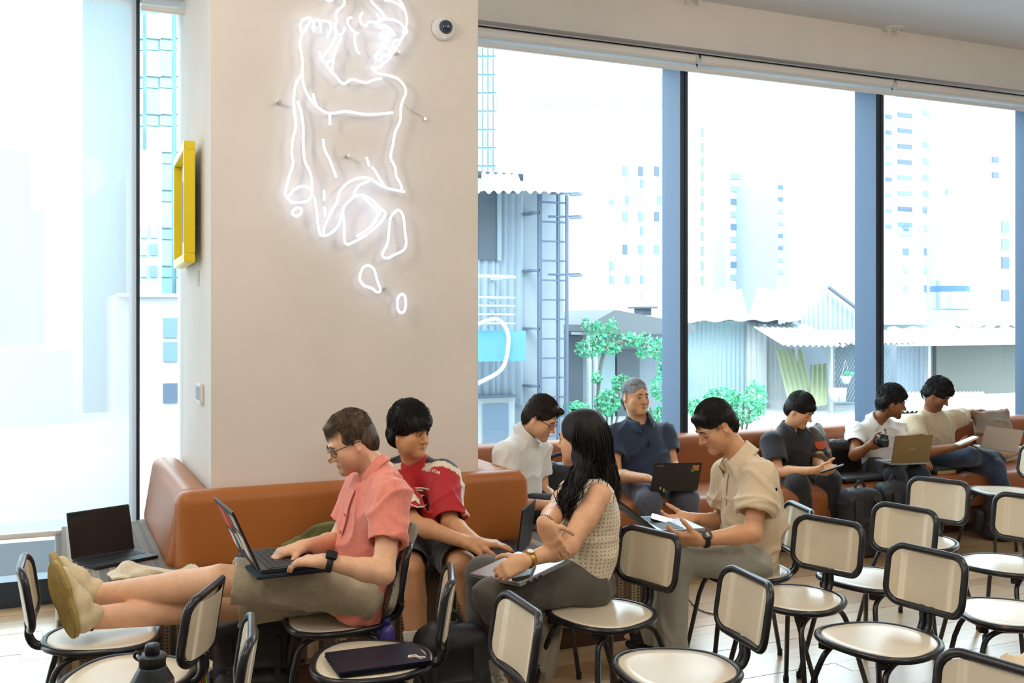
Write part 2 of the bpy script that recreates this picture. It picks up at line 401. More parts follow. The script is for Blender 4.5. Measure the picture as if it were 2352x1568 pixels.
# roller blinds
m_hem = mat('blind_hem_white', (0.78, 0.78, 0.78), 0.5)
m_cas = mat('blind_cassette', (0.78, 0.76, 0.73), 0.6)
def blind(sa, sb, zt, zh, lab, tf=0.27):
    r = empty('roller_blind', Wp(sa, tf, zh), TA, lab, 'roller blind', 'roller blinds along the window wall')
    L = sb - sa; Hh = zt - zh
    pr = [(0.0, 0.0), (0.03, 0.0), (0.046, -0.012), (0.05, -0.03), (0.046, -0.05), (0.03, -0.062), (0.0, -0.062)]
    M = lambda v: (v[2], -v[0], Hh + v[1])
    bb = MB(); bb.prism(pr, 0.0, L - 0.035, M); bb.build('cassette', m_cas, r)
    b2 = MB(); b2.prism([(x * 1.08, y * 1.06 + 0.003) for x, y in pr], L - 0.035, L - 0.012, M); b2.build('end_cap', mat('blind_cap', (0.62, 0.60, 0.57), 0.5), r)
    n = 24; fb = MB()
    vs = []; fs = []
    for i in range(n + 1):
        x = L * i / n
        for j, z in enumerate((Hh - 0.05, 0.0)):
            vs.append((x, 0.006 * math.sin(i * 0.9) * (0.4 if j else 0.1), z))
    for i in range(n): fs.append((2 * i, 2 * i + 1, 2 * i + 3, 2 * i + 2))
    fb.add(vs, fs); fb.build('fabric', m_blind, r, smooth=True)
    MB().box((-0.005, -0.012, -0.014), (L + 0.005, 0.012, 0.014)).build('hem_bar', m_hem, r, bevel=0.005)
    return r
zt = ZR - 0.03
zh = Wz(1570, 158, .27)
blind(s3[1] - 2.30, s3[0] + 0.06, zt, zh, 'raised white roller blind over the window nearest the column')
blind(s3[0] + 0.075, s4[0] + 0.05, zt, zh, 'raised white roller blind over the middle window')
blind(s4[0] + 0.065, s4[0] + 2.2, zt, zh + 0.0, 'raised white roller blind at the right edge')
blind(s1[1] + 0.0, s1[1] + 1.5, zt, Wz(360, 22, .27), 'raised white roller blind over the narrow window left of the column')
blind(s1[0] - 2.2, s1[0] + 0.02, zt, Wz(60, 1231, .22), 'lowered translucent roller blind covering the left window', 0.2)
# little sprinkler heads up on the bulkhead edge
for px, py, lb in ((1594, 14, 'small white sprinkler head on the ceiling edge above the middle window'), (2053, 80, 'small white sprinkler head on the ceiling edge above the right window')):
    s = Ws(px, 0.36); e = empty('sprinkler_head', Wp(s, 0.36, ZC), TA, lb, 'sprinkler')
    MB().lathe([(0.075, 0.0), (0.07, -0.012), (0.03, -0.018)], n=18).build('escutcheon', mat('white_plastic', (0.72, 0.72, 0.72), 0.5), e)
    for dx in (-0.045, 0.045): MB().box((dx - 0.008, -0.01, -0.05), (dx + 0.008, 0.01, -0.012)).build('bracket', MATS['white_plastic'], e)
# dome camera on the column
c = empty('dome_camera', Wp(Ws(1017, ct), ct, Wz(1017, 67, ct)), TA, 'white dome security camera high on the column', 'camera')
M = lambda v: (v[0], -v[2], v[1])
MB().lathe([(0.058, 0.0), (0.062, 0.006), (0.062, 0.016), (0.052, 0.026), (0.036, 0.03)], n=28, M=M).build('housing', mat('camera_white', (0.82, 0.81, 0.79), 0.4), c, smooth=True)
MB().lathe([(0.037, 0.022), (0.036, 0.034), (0.031, 0.047), (0.02, 0.057), (0.006, 0.061)], n=24, M=lambda v: (v[0] + 0.006, -v[2], v[1] + 0.004)).build('dome', mat('smoked_dome', (0.03, 0.05, 0.08), 0.06, spec=0.8), c, smooth=True)
for dz in (0.05, -0.05): MB().lathe([(0.004, 0.02), (0.004, 0.027)], n=8, M=lambda v: (v[0], -v[2], v[1] + dz)).build('screw', m_rail, c)
# things on the column's left face
def left_face(px, py):                       # point on the plane s = cs0
    u = (px - 1176.0) / F
    t = (CD * cs0 - u * (WC + SD * cs0)) / (-SD - u * CD)
    return t, CAMH + (HOR - py) / F * Wp(cs0, t)[1]
t0, z1 = left_face(448, 322); t1, _ = left_face(418, 340); _, z0 = left_face(448, 603)
fr = empty('picture_frame', Wp(cs0, 0.75, 0), TA, 'deep yellow picture frame hanging on the column side', 'picture')
m_yel = mat('yellow_lacquer', S('f2d70c'), 0.35)
def on_s(px, sv):
    u = (px - 1176.0) / F; return (CD * sv - u * (WC + SD * sv)) / (-SD - u * CD)
ta, tb = on_s(397, cs0 - 0.07), on_s(424, cs0 - 0.085); th = 0.052; bw = 0.045; tilt = 0.02
Yn = Wp(cs0 - 0.085, tb)[1]; zb = CAMH + (HOR - 322) / F * Yn; za = CAMH + (HOR - 602) / F * Yn
def FM(v): return (-(v[2] + 0.015 + tilt * (v[0] - 0.0) / (tb - ta)), -(v[0] + ta - 0.75), za + v[1])
wF, hF = tb - ta, zb - za
for nm, a, b2 in (('frame_rail', (0, 0), (wF, bw)), ('frame_rail', (0, hF - bw), (wF, hF)), ('frame_stile', (0, bw), (bw, hF - bw)), ('frame_stile', (wF - bw, bw), (wF, hF - bw))):
    MB().box((a[0], a[1], 0), (b2[0], b2[1], th), FM).build(nm, m_yel, fr, bevel=0.003)
MB().box((bw, bw, 0), (wF - bw, hF - bw, 0.012), FM).build('mount', mat('mount_card', (0.88, 0.88, 0.86), 0.8), fr)
mt = MB().box((bw + 0.1 * wF, bw + 0.09, 0.012), (wF - bw - 0.1 * wF, hF - bw - 0.09, 0.014), FM).build('print', mat('print_blue', S('6d8aa0'), 0.7), fr)
sx = wF / 0.48
for (a, b2, cc) in (((.13, .34), (.26, .44), '11151c'), ((.15, .44), (.30, .52), 'e8e4e0'), ((.13, .18), (.22, .33), 'b0568c'), ((.24, .2), (.33, .30), '2b4a78')):
    MB().box((a[0] * sx, a[1] * hF / 0.67, 0.014), (b2[0] * sx, b2[1] * hF / 0.67, 0.0155), FM).build('print_patch', mat('print_' + cc, S(cc), 0.7), mt)
tA, zA = left_face(456, 640)
o = MB().wbox(cs0 - 0.003, cs0, tA - 0.03, tA + 0.03, zA - 0.04, zA + 0.04).build('caption_card', mat('caption_grey', (0.55, 0.57, 0.6), 0.6)); tag(o, 'tiny caption card below the yellow picture frame', 'card')
tA, zA = left_face(464, 903)
e = empty('wall_control', Wp(cs0, tA, zA), TA, 'white wall control panel on the column side', 'switch')
MB().box((-0.02, -0.075, -0.05), (0, 0.075, 0.05)).build('housing', MATS['camera_white'], e, bevel=0.004)
for k in range(3): MB().box((-0.024, -0.055 + 0.04 * k, -0.03), (-0.02, -0.025 + 0.04 * k, 0.035)).build('button', mat('button_grey', (0.35, 0.42, 0.5), 0.4), e)
OUTSIDE_BEFORE = set(MATS)
# ------------------------------------------------------------------ outside the windows
CUBE = None
def cube_me(m):
    b = MB(); b.box((0, 0, 0), (1, 1, 1)); return b.mesh('unit', m)
def fz(px, py, T): return Wz(px, py, -T)
def fs(px, T): return Ws(px, -T)
m_bw = mat('pale_facade', (0.88, 0.90, 0.92), 0.9); m_win = mat('far_window_blue', S('86a8c6'), 0.3); m_win2 = mat('far_window_dark', S('62788f'), 0.3)
m_win3 = mat('far_window_teal', S('86d8de'), 0.3); m_win4 = mat('far_window_pale', S('bcd2de'), 0.4)
UN = {}
def part_box(name, parent, s0, s1, T0, T1, z0, z1, m):       # shares one unit cube per material; T grows away from the wall
    k = m.name
    if k not in UN: UN[k] = cube_me(m)
    o = link(name, UN[k], None, parent); o.location = (s0, T0, z0); o.scale = (s1 - s0, T1 - T0, z1 - z0); return o
def site(name, lab, cat, group=None):
    return empty(name, (0, WC, 0), TA, lab, cat, group)
def bld(name, lab, px0, px1, pytop, T, depth, m, zb=-6, grp=None):
    b = site(name, lab, 'building', grp); pc = (px0 + px1) / 2
    part_box('wall', b, fs(px0, T), fs(px1, T), T, T + depth, zb, fz(pc, pytop, T), m); return b
def wins(b, T, xs, ys, w, h, m, name='window', skip=0.0, proud=0.06):
    n = 0
    for x in xs:
        for y in ys:
            n += 1
            if skip and random.random() < skip: continue
            s0 = fs(x, T); s1 = fs(x + w, T); z1 = fz(x, y, T); z0 = fz(x, y + h, T)
            part_box(name, b, s0, s1, T - proud, T + 0.02, z0, z1, m if not isinstance(m, list) else random.choice(m))
R = random.Random(3)
random.seed(3)
# towers far away
b = bld('apartment_tower', 'white apartment tower with sparse small windows behind the ladder', 1150, 1545, 190, 48, 14, m_bw)
wins(b, 48, [1430, 1466, 1503], [382, 486, 562], 10, 22, [m_win, m_win2]); wins(b, 48, [1400, 1436, 1470, 1510], [412, 450, 520, 600, 632, 668], 8, 20, [m_win4, m_win4, m_win])
wins(b, 48, [1228 + 26 * i for i in range(12)], [233], 20, 9, m_win4, 'balcony')
b = bld('apartment_tower', 'slim white apartment tower with one window column behind the middle window', 1547, 1640, 165, 52, 14, m_bw)
wins(b, 52, [1610], [294 + 34 * i for i in range(11)], 6, 20, [m_win, m_win])
b = bld('apartment_tower', 'white balcony tower rising above the gabled shed', 1668, 1775, 385, 60, 16, m_bw)
for x, w in ((1678, 22), (1712, 36), (1758, 10)): wins(b, 60, [x], [398 + 29 * i for i in range(9)], w, 13 if w > 12 else 18, [m_win4, m_win4, m_win])
b = bld('apartment_tower', 'pale blue balcony tower behind the gabled shed', 1785, 1835, 420, 55, 12, mat('bluish_facade', (0.74, 0.86, 0.95), 0.9))
wins(b, 55, [1787], [425 + 28 * i for i in range(8)], 26, 8, [m_win, m_win4])
b = bld('apartment_tower', 'white tower with dark balcony openings behind the gabled shed', 1850, 1925, 415, 54, 12, m_bw)
wins(b, 54, [1859], [497 + 28 * i for i in range(4)], 17, 9, m_win2); wins(b, 54, [1890], [422, 446, 472], 32, 11, [m_win, m_win4]); wins(b, 54, [1852], [420, 450, 478], 22, 18, m_win4)
b = bld('apartment_tower', 'white slab block behind the middle mullion', 1895, 1990, 250, 64, 12, m_bw)
wins(b, 64, [1953], [266, 302, 336, 372, 402, 434, 466, 500], 6, 13, [m_win, m_win3, m_win4]); wins(b, 64, [1900, 1941], [538, 582, 625], 10, 14, [m_win3, m_win4, m_win4])
b = bld('apartment_tower', 'tall white tower with rows of small windows seen through the right window', 2000, 2420, 120, 46, 15, m_bw)
ys = [263 + 36 * i for i in range(8)]
wins(b, 46, [2034], ys, 13, 9, [m_win, m_win2]); wins(b, 46, [2062], [258 + 36 * i for i in range(8)], 32, 10, [m_win2, m_win, m_win2]); wins(b, 46, [2119], [252 + 37 * i for i in range(7)], 13, 14, [m_win, m_win3, m_win4])
wins(b, 46, [2171], [254, 289, 360, 398, 434], 7, 14, [m_win, m_win4]); wins(b, 46, [2278], [283, 327, 360, 395, 433, 470], 15, 13, [m_win, m_win2, m_win4])
wins(b, 46, [2073, 2122, 2171, 2223], [516, 570, 612, 655], 13, 15, [m_win, m_win4, m_win]); wins(b, 46, [2062], [525], 32, 16, m_win4); wins(b, 46, [2350, 2380], [280, 358, 396, 440, 500, 560], 10, 14, m_win)
b = bld('apartment_block', 'weathered pinkish block at the right edge of the right window', 2297, 2500, 462, 40, 12, mat('pink_facade', (0.70, 0.62, 0.60), 0.9, noise=(0.4, 0.12)))
wins(b, 40, [2300], [508, 548, 590, 665], 17, 26, [m_win, m_win2])
# glass tower, seen both sides of the column
gt = bld('glass_tower', 'pale cyan glass office tower left of the column', 190, 440, -60, 30, 10, mat('cyan_glass', S('82bccb'), 0.25))
m_lp = mat('curtain_panel', S('9fd0da'), 0.2); m_lp2 = mat('curtain_panel_white', S('bfe0e6'), 0.3)
for i, x in enumerate((300, 335, 366, 403)):
    for j in range(9):
        y = 30 + 87 * j; part_box('panel', gt, fs(x + 1, 30), fs(x + (29 if i != 1 else 35) - 1, 30), 29.9, 30.02, fz(x, y + 58, 30), fz(x, y, 30), m_lp2 if (i + j) % 3 else m_lp)
        part_box('spandrel', gt, fs(x + 1, 30), fs(x + 28, 30), 29.94, 30.02, fz(x, y + 84, 30), fz(x, y + 62, 30), m_lp)
b = bld('glass_tower', 'pale cyan glass tower just right of the column', 1020, 1138, 60, 33, 10, MATS['cyan_glass'])
for i in range(4):
    for j in range(8):
        x = 1096 + 12 * i; y = 90 + 42 * j; part_box('panel', b, fs(x, 33), fs(x + 10, 33), 32.92, 33.02, fz(x, y + 38, 33), fz(x, y, 33), m_lp2 if (i * 3 + j) % 4 else m_lp)
b = bld('office_block', 'low pale blue office block left of the column', 318, 372, 345, 24, 5, mat('blue_render', (0.62, 0.76, 0.86), 0.8)); wins(b, 24, [322, 345], [520, 560, 610], 16, 26, [m_win, m_win4])
b = bld('low_house', 'low white house with blue windows left of the column', 270, 425, 675, 17, 5, m_bw)
wins(b, 17, [374], [730, 785, 880], 34, 45, [m_win, m_win2, m_win]); part_box('cornice', b, fs(270, 17), fs(425, 17), 16.8, 17.1, fz(350, 682, 17), fz(350, 674, 17), m_bw)
b = bld('grey_annex', 'grey annex seen faintly through the lowered blind', -60, 60, 340, 22, 5, mat('annex_grey', (0.45, 0.47, 0.5), 0.9)); 
b = bld('grey_annex', 'wider grey annex seen faintly through the lowered blind', 12, 98, 480, 20, 5, MATS['annex_grey'])
b = bld('brick_shed', 'long low shed seen faintly through the lowered blind', -120, 168, 806, 10, 4, mat('shed_grey', (0.62, 0.66, 0.7), 0.9))
yard = MB().box((-60, -0.0, 0), (60, 80, 0.2)).build('ground_outside', mat('yard_concrete', (0.72, 0.74, 0.76), 0.9, noise=(0.7, 0.1))); yard.location = (0, WC, -3.2); yard.rotation_euler = (0, 0, TA)
# keep the near edge clear of the room
yard.location = V(Wp(0, -0.4, -3.2)); tag(yard, 'pale concrete yard outside the windows', kind='structure')
rt = MB().box((-14, 0, 0), (14, 9.5, 0.15)).build('terrace', mat('terrace_slab', (0.74, 0.80, 0.82), 0.8, noise=(2, 0.06))); rt.location = V(Wp(0, -2.2, -0.10)); rt.rotation_euler = (0, 0, TA); tag(rt, 'bright paved roof terrace outside the windows', kind='structure')
# corrugated sheets
def corr(name, parent, p00, p10, p01, m, pitch=0.09, amp=0.014, n=None, thick=True):
    p00, p10, p01 = (np.asarray(p, float) for p in (p00, p10, p01)); u = p10 - p00; v = p01 - p00; Lw = np.linalg.norm(u); nn = nrm(np.cross(u, v))
    k = n or int(Lw / pitch * 6); vs = []; fs_ = []
    for i in range(k + 1):
        a = i / k; d = amp * math.sin(2 * math.pi * a * Lw / pitch)
        for q in (p00 + u * a, p00 + u * a + v): vs.append(q + nn * d); 
    for i in range(k): fs_.append((2 * i, 2 * i + 2, 2 * i + 3, 2 * i + 1))
    b = MB(); b.add(vs, fs_); n0 = len(vs)
    b.add([np.asarray(q) - nn * 0.006 for q in vs], [tuple(reversed(f)) for f in fs_])
    return b.build(name, m, parent, smooth=True)
def Lp(px, py, T): return (fs(px, T), T, fz(px, py, T))       # site coordinates
m_cb = mat('corrugated_grey_blue', S('b9cbdb'), 0.6, 0.1); m_cw = mat('corrugated_white', (0.86, 0.90, 0.92), 0.6); m_cp = mat('corrugated_pale_cyan', S('c3dfe8'), 0.6)
m_conc = mat('rendered_wall', S('c6d5e2'), 0.9, noise=(1.2, 0.08)); m_dkw = mat('dark_opening', S('6a7784'), 0.7); m_steel = mat('painted_steel', S('7486a0'), 0.55)
# neighbouring house with ladder
T = 5.2
h = site('neighbour_house', 'grey blue neighbour house with corrugated cladding and blue balcony', 'building')
def bx(name, px0, py0, px1, py1, Ta, Tb, m, par=None, ref=None):
    T_ = Ta; pc = ref or px0
    return part_box(name, par or h, fs(px0, T_), fs(px1, T_), Ta, Tb, fz(pc, py1, T_), fz(pc, py0, T_), m)
part_box('wall', h, fs(900, T), fs(1300, T), T + 0.06, T + 3, -3, fz(1250, 438, T), m_conc)
for k in range(3):
    x0 = 1015 + 62 * k; corr('cladding_sheet', h, Lp(x0, 930, T), Lp(x0 + 64, 930, T), Lp(x0, 440, T), m_cb, pitch=0.10, amp=0.018)
bx('window', 1100, 440, 1148, 595, T - 0.05, T + 0.02, m_dkw); bx('window_frame', 1143, 440, 1152, 598, T - 0.07, T + 0.02, m_cb)
for k in range(3):
    x0 = 1010 + 96 * k
    corr('roof_sheet', h, Lp(x0, 441, T - 0.8), Lp(x0 + 98, 441, T - 0.8), (fs(x0, T + 1.4), T + 1.4, fz(x0, 396, T + 1.4)), m_cw, pitch=0.12, amp=0.022)
bx('ridge_sheet', 1020, 398, 1270, 412, T + 1.35, T + 1.45, mat('dark_roof_edge', S('56646f'), 0.8), ref=1180)
bx('balcony_band', 1010, 762, 1208, 832, T - 0.85, T - 0.7, mat('sky_blue_paint', S('72bde4'), 0.6)); bx('balcony_floor', 1010, 760, 1207, 772, T - 0.7, T, MATS['sky_blue_paint'])
for y in (635, 683, 702, 722, 743):
    b2 = MB(); zz = fz(1150, y, T - 0.8); s_a = fs(1010, T - 0.8); s_b = fs(1192, T - 0.8)
    b2.tube([(s_a, T - 0.8, zz), (s_b - 0.15, T - 0.8, zz), (s_b, T - 0.68, zz), (s_b, T, zz)], 0.02 if y == 635 else 0.011, 6); b2.build('railing', mat('rail_white', (0.80, 0.86, 0.9), 0.5), h)
b2 = MB(); b2.tube(smooth_path([Lp(1095, 745, T - .95), Lp(1140, 733, T - .95), Lp(1165, 760, T - .95), Lp(1166, 805, T - .95), Lp(1150, 850, T - .95), Lp(1095, 882, T - .95)]), 0.025, 6); b2.build('drain_hose', MATS['rail_white'], h, smooth=True)
bx('lower_window_frame', 1100, 915, 1182, 1030, T - 0.1, T + 0.06, MATS['rail_white']); bx('lower_window_pane', 1110, 928, 1168, 1030, T - 0.12, T + 0.06, mat('curtained_pane', S('93aec6'), 0.4)); bx('lower_window_hood', 1095, 909, 1186, 915, T - 0.16, T + 0.06, m_steel)
lad = site('caged_ladder', 'tall blue grey steel ladder fixed to the neighbour house', 'ladder'); TL = T - 0.25
for x0, x1 in ((1237, 1245), (1281, 1287)): part_box('rail', lad, fs(x0, TL), fs(x1, TL), TL, TL + 0.04, -1.5, fz(x0, 445, TL), m_steel)
part_box('rail', lad, fs(1301, TL - .3), fs(1306, TL - .3), TL - .3, TL - .26, -1.5, fz(1301, 447, TL - .3), m_steel)
for k in range(13): part_box('rung', lad, fs(1240, TL), fs(1304, TL), TL, TL + 0.03, fz(1240, 465 + 45 * k, TL), fz(1240, 461 + 45 * k, TL), m_steel)
for y in (444, 497, 630):
    b2 = MB(); a = Lp(1300, y, TL); c0 = Lp(1338, y + 2, TL); b2.tube(smooth_path([Lp(1260, y, TL), Lp(1300, y, TL), Lp(1330, y - 1, TL - .1), Lp(1336, y + 2, TL - .35), Lp(1310, y + 4, TL - .45)], 6), 0.014, 6); b2.build('cage_hoop', m_steel, lad)
for y in (485, 618, 752, 885): part_box('bracket', lad, fs(1222, TL), fs(1240, TL), TL, T + 0.1, fz(1240, y + 5, TL), fz(1240, y, TL), m_steel)
# arbour shed
a = site('arbour_shed', 'low shed with dark roof behind the climbing vine', 'shed'); TS = 7.5
MBs = MB(); MBs.prism([(fs(1308, TS), fz(1308, 745, TS)), (fs(1368, TS), fz(1368, 712, TS)), (fs(1545, TS), fz(1545, 745, TS)), (fs(1545, TS), fz(1545, 765, TS)), (fs(1308, TS), fz(1308, 760, TS))], -(TS + 3), -(TS - 0.6), lambda v: (v[0], -v[2], v[1])); MBs.build('roof', mat('dark_slate', S('858c93'), 0.8), a)
part_box('wall', a, fs(1310, TS), fs(1560, TS), TS + 0.2, TS + 2, -1.5, fz(1420, 760, TS), mat('arbour_wall', S('aab9c4'), 0.9))
part_box('fascia', a, fs(1312, TS), fs(1520, TS), TS - 0.3, TS, fz(1400, 768, TS - .3), fz(1400, 762, TS - .3), m_cw)
part_box('door', a, fs(1428, TS), fs(1480, TS), TS + 0.14, TS + 0.22, -1.5, fz(1428, 806, TS), mat('door_grey', S('74808a'), 0.7)); part_box('door', a, fs(1375, TS), fs(1425, TS), TS + 0.16, TS + 0.22, -1.5, fz(1428, 800, TS), m_cp)
part_box('opening', a, fs(1311, TS), fs(1350, TS), TS + 0.15, TS + 0.22, -1.5, fz(1320, 772, TS), m_dkw)
part_box('chimney', a, fs(1478, TS + 1), fs(1496, TS + 1), TS + 1, TS + 1.3, fz(1480, 724, TS + 1), fz(1480, 706, TS + 1), m_dkw); part_box('chimney_cap', a, fs(1471, TS + 1), fs(1503, TS + 1), TS + .9, TS + 1.4, fz(1480, 708, TS + 1), fz(1480, 704, TS + 1), m_dkw)
for x in (1352, 1366): part_box('post', a, fs(x, TS - .9), fs(x + 7, TS - .9), TS - .9, TS - .84, -1.5, fz(x, 770, TS - .9), m_cw)
# foliage
m_leaf = mat('leaf_green', S('52c096'), 0.6, noise=(3, 0.35)); m_leaf2 = mat('leaf_light', S('7fd0a0'), 0.6, noise=(3, 0.3)); m_bark = mat('bark', S('8b8a83'), 0.9)
def foliage(name, parent, blobs, n, size, seed=1):
    r = np.random.default_rng(seed); b = MB(); tot = sum(w for *_, w in blobs)
    for c, rad, w in blobs:
        for _ in range(int(n * w / tot)):
            d = nrm(r.normal(size=3)); p = np.asarray(c) + d * np.asarray(rad) * r.uniform(0.3, 1) ** 0.5
            x = nrm(r.normal(size=3)); y = nrm(np.cross(x, nrm(r.normal(size=3)))); s = size * r.uniform(0.6, 1.3); z = np.cross(x, y) * s * 0.25
            b.add([p - x * s, p + y * s * 0.55 + z, p + x * s, p - y * s * 0.55 + z], [(0, 1, 2), (0, 2, 3)], int(r.random() < 0.45))
    o = b.build(name, [m_leaf, m_leaf2], parent); o['kind'] = 'stuff'; return o
def lp(px, py, T_): return np.array(Lp(px, py, T_))
v = site('climbing_vine', 'bright green climbing vine arching over the arbour shed door', 'vine'); TV = 5.8
foliage('leaves', v, [(lp(1350, 800, TV), (.17, .2, .14), 2), (lp(1372, 770, TV), (.1, .15, .22), 2), (lp(1405, 755, TV), (.09, .12, .16), 1.2), (lp(1395, 800, TV), (.22, .2, .1), 2), (lp(1450, 780, TV), (.16, .2, .1), 2), (lp(1480, 795, TV), (.12, .2, .2), 2), (lp(1510, 800, TV), (.16, .2, .16), 2.4), (lp(1345, 745, TV), (.05, .1, .12), .6), (lp(1370, 865, TV), (.07, .1, .1), .7)], 1200, 0.034)
b2 = MB(); b2.tube(smooth_path([lp(1378, 1000, TV), lp(1374, 900, TV), lp(1382, 830, TV), lp(1400, 795, TV), lp(1450, 785, TV), lp(1510, 800, TV)]), 0.03, 6); b2.build('stem', m_bark, v)
def shrub(lab, blobs, n, size, T_, seed, base):
    v = site('garden_shrub', lab, 'shrub', 'shrubs outside the windows'); foliage('leaves', v, [(lp(x, y, T_), rr, w) for x, y, rr, w in blobs], n, size, seed)
    b2 = MB()
    for k in range(4): b2.tube([lp(base[0] + 6 * k - 9, base[1] + 60, T_), lp(base[0] + 18 * k - 27, base[1] - 25, T_)], 0.015, 5)
    b2.build('stem', m_bark, v)
shrub('small round green shrub beneath the vine', [(1395, 925, (.18, .18, .18), 2), (1425, 880, (.13, .15, .12), 1)], 700, 0.03, 5.6, 5, (1400, 940))
shrub('loose green shrub behind the grey haired man', [(1520, 890, (.15, .2, .2), 2), (1515, 950, (.15, .2, .12), 2), (1525, 850, (.1, .1, .12), 1)], 600, 0.03, 5.6, 6, (1520, 960))
shrub('low green plants at the foot of the ladder', [(1325, 935, (.16, .2, .08), 1)], 200, 0.028, 5.0, 8, (1325, 960))
shrub('white flowering green bush in front of the pale shed', [(1700, 940, (.35, .3, .22), 3), (1660, 915, (.25, .25, .16), 2), (1735, 915, (.14, .2, .25), 1.5), (1600, 935, (.15, .2, .12), 1)], 1700, 0.03, 5.0, 9, (1700, 950))
# gabled shed
g = site('gabled_shed', 'pale corrugated shed with a gabled roof outside the middle window', 'shed'); TG = 8.0
for k in range(3): corr('wall_sheet', g, Lp(1560 + 52 * k, 1000, TG), Lp(1613 + 52 * k, 1000, TG), Lp(1560 + 52 * k, 735, TG), m_cp, pitch=0.09, amp=0.012)
for k in range(2): corr('wall_sheet', g, Lp(1714 + 45 * k, 1000, TG - .02), (fs(1760 + 45 * k, TG - .3), TG - .3 * (k + 1), fz(1760, 1000, TG)), Lp(1714 + 45 * k, 742 + 28 * k, TG - .02), m_cw, pitch=0.09, amp=0.012)
corr('roof_sheet', g, Lp(1540, 740, TG - .4), Lp(1720, 735, TG - .4), (fs(1560, TG + 3.2), TG + 3.2, fz(1560, 665, TG + 3.2)), m_cw, pitch=0.5, amp=0.02)
corr('roof_sheet', g, Lp(1716, 736, TG - .4), Lp(1838, 737, TG - .4), (fs(1740, TG + 3.2), TG + 3.2, fz(1740, 662, TG + 3.2)), m_cw, pitch=0.5, amp=0.02)
gm = MB(); gm.prism([(fs(1826, TG), fz(1826, 756, TG)), (fs(1990, TG), fz(1990, 758, TG)), (fs(1990, TG), fz(1990, 724, TG)), (fs(1905, TG), fz(1905, 660, TG))], -(TG + 0.4), -(TG + 0.2), lambda v: (v[0], -v[2], v[1])); gm.build('gable', m_cp, g)
for k in range(14):
    x = 1834 + 11 * k; yt = 752 - (x - 1826) / 79 * 90 if x < 1905 else 662 + (x - 1905) / 85 * 64; part_box('gable_rib', g, fs(x, TG + .1), fs(x + 2.4, TG + .1), TG + 0.15, TG + 0.22, fz(x, 756, TG + .1), fz(x, yt + 3, TG + .1), m_cw)
vg = MB(); vg.tube([Lp(1903, 659, TG), Lp(1992, 726, TG)], 0.035, 6); vg.build('verge', mat('verge_grey', S('77828c'), 0.8), g)
part_box('shade_gap', g, fs(1716, TG), fs(1830, TG), TG + 0.5, TG + 0.9, fz(1770, 760, TG + .5), fz(1770, 732, TG + .5), mat('shade_grey', S('7b8794'), 0.9))  # grey box with the shade between roof and awning in its colour
corr('awning_sheet', g, Lp(1800, 793, TG - 1.6), Lp(1948, 795, TG - 1.6), (fs(1716, TG), TG, fz(1716, 742, TG)), m_cw, pitch=0.12, amp=0.02)
corr('awning_sheet', g, Lp(1925, 789, TG - 1.5), Lp(2100, 789, TG - 1.5), (fs(1870, TG), TG, fz(1870, 758, TG)), m_cw, pitch=0.12, amp=0.02)
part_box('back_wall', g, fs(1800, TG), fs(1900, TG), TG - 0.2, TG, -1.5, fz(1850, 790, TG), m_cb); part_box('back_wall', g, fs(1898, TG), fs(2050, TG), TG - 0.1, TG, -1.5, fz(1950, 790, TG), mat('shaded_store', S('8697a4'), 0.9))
part_box('post', g, fs(1908, TG - 1.3), fs(1913, TG - 1.3), TG - 1.3, TG - 1.25, -1.5, fz(1910, 796, TG - 1.3), m_cw)
m_gp = mat('green_plastic_sheet', S('d5e3b8'), 0.5)
def leansheet(lab, x0, y0, x1, y1, x2, y2, T_):
    o = corr('plastic_sheet', None, np.array(Lp(x0, y0, T_)), np.array(Lp(x1, y1, T_)), np.array(Lp(x2, y2, T_ + .4)), m_gp, pitch=0.1, amp=0.02); o.location = (0, WC, 0); o.rotation_euler = (0, 0, TA); tag(o, lab, 'plastic sheet', 'plastic sheets leaning on the shed')
leansheet('broad green corrugated plastic sheet leaning on the pale shed', 1812, 930, 1875, 925, 1782, 805, TG - .9)
leansheet('narrow green corrugated plastic sheet standing upright by the fence post', 1862, 935, 1898, 930, 1862, 838, TG - 1.0)
fn = site('chain_link_fence', 'grey chain link fence panel under the shed awning', 'fence'); TF = TG - 1.2
bb = MB()
for k in range(-9, 26):
    for d in (-1, 1):
        x0 = 1913 + 7 * k; xa, xb = x0, x0 + d * 62; ya, yb = 800, 925
        lo, hi = 1914, 2046
        ta_, tb_ = 0.0, 1.0
        if xb != xa:
            f0 = (lo - xa) / (xb - xa); f1 = (hi - xa) / (xb - xa); ta_ = max(0, min(f0, f1)); tb_ = min(1, max(f0, f1))
        if tb_ <= ta_: continue
        bb.tube([Lp(xa + (xb - xa) * ta_, ya + (yb - ya) * ta_, TF), Lp(xa + (xb - xa) * tb_, ya + (yb - ya) * tb_, TF)], 0.004, 3, cap=False)
bb.build('mesh_wire', mat('galvanised', S('aab8c2'), 0.5, 0.4), fn); fb = MB(); fb.tube([Lp(1913, 925, TF), Lp(2046, 925, TF)], 0.015, 5); fb.build('bottom_wire', MATS['galvanised'], fn)
pot = site('hanging_pot', 'white hanging flower pot in front of the chain link fence', 'flower pot'); TP = TF - .25; cpt = Lp(1942, 872, TP)
MB().lathe([(0.03, -0.07), (0.06, -0.04), (0.085, 0.03), (0.09, 0.06), (0.08, 0.06)], cpt, 14).build('bowl', m_cw, pot, smooth=True)
hb = MB(); hb.tube([(cpt[0] - .08, cpt[1], cpt[2] + .06), (cpt[0], cpt[1], cpt[2] + .32), (cpt[0] + .08, cpt[1], cpt[2] + .06)], 0.005, 4); hb.build('hanger', m_cw, pot); foliage('leaves', pot, [((cpt[0] + .05, cpt[1], cpt[2] + .09), (.09, .07, .05), 1)], 40, 0.035, 3)
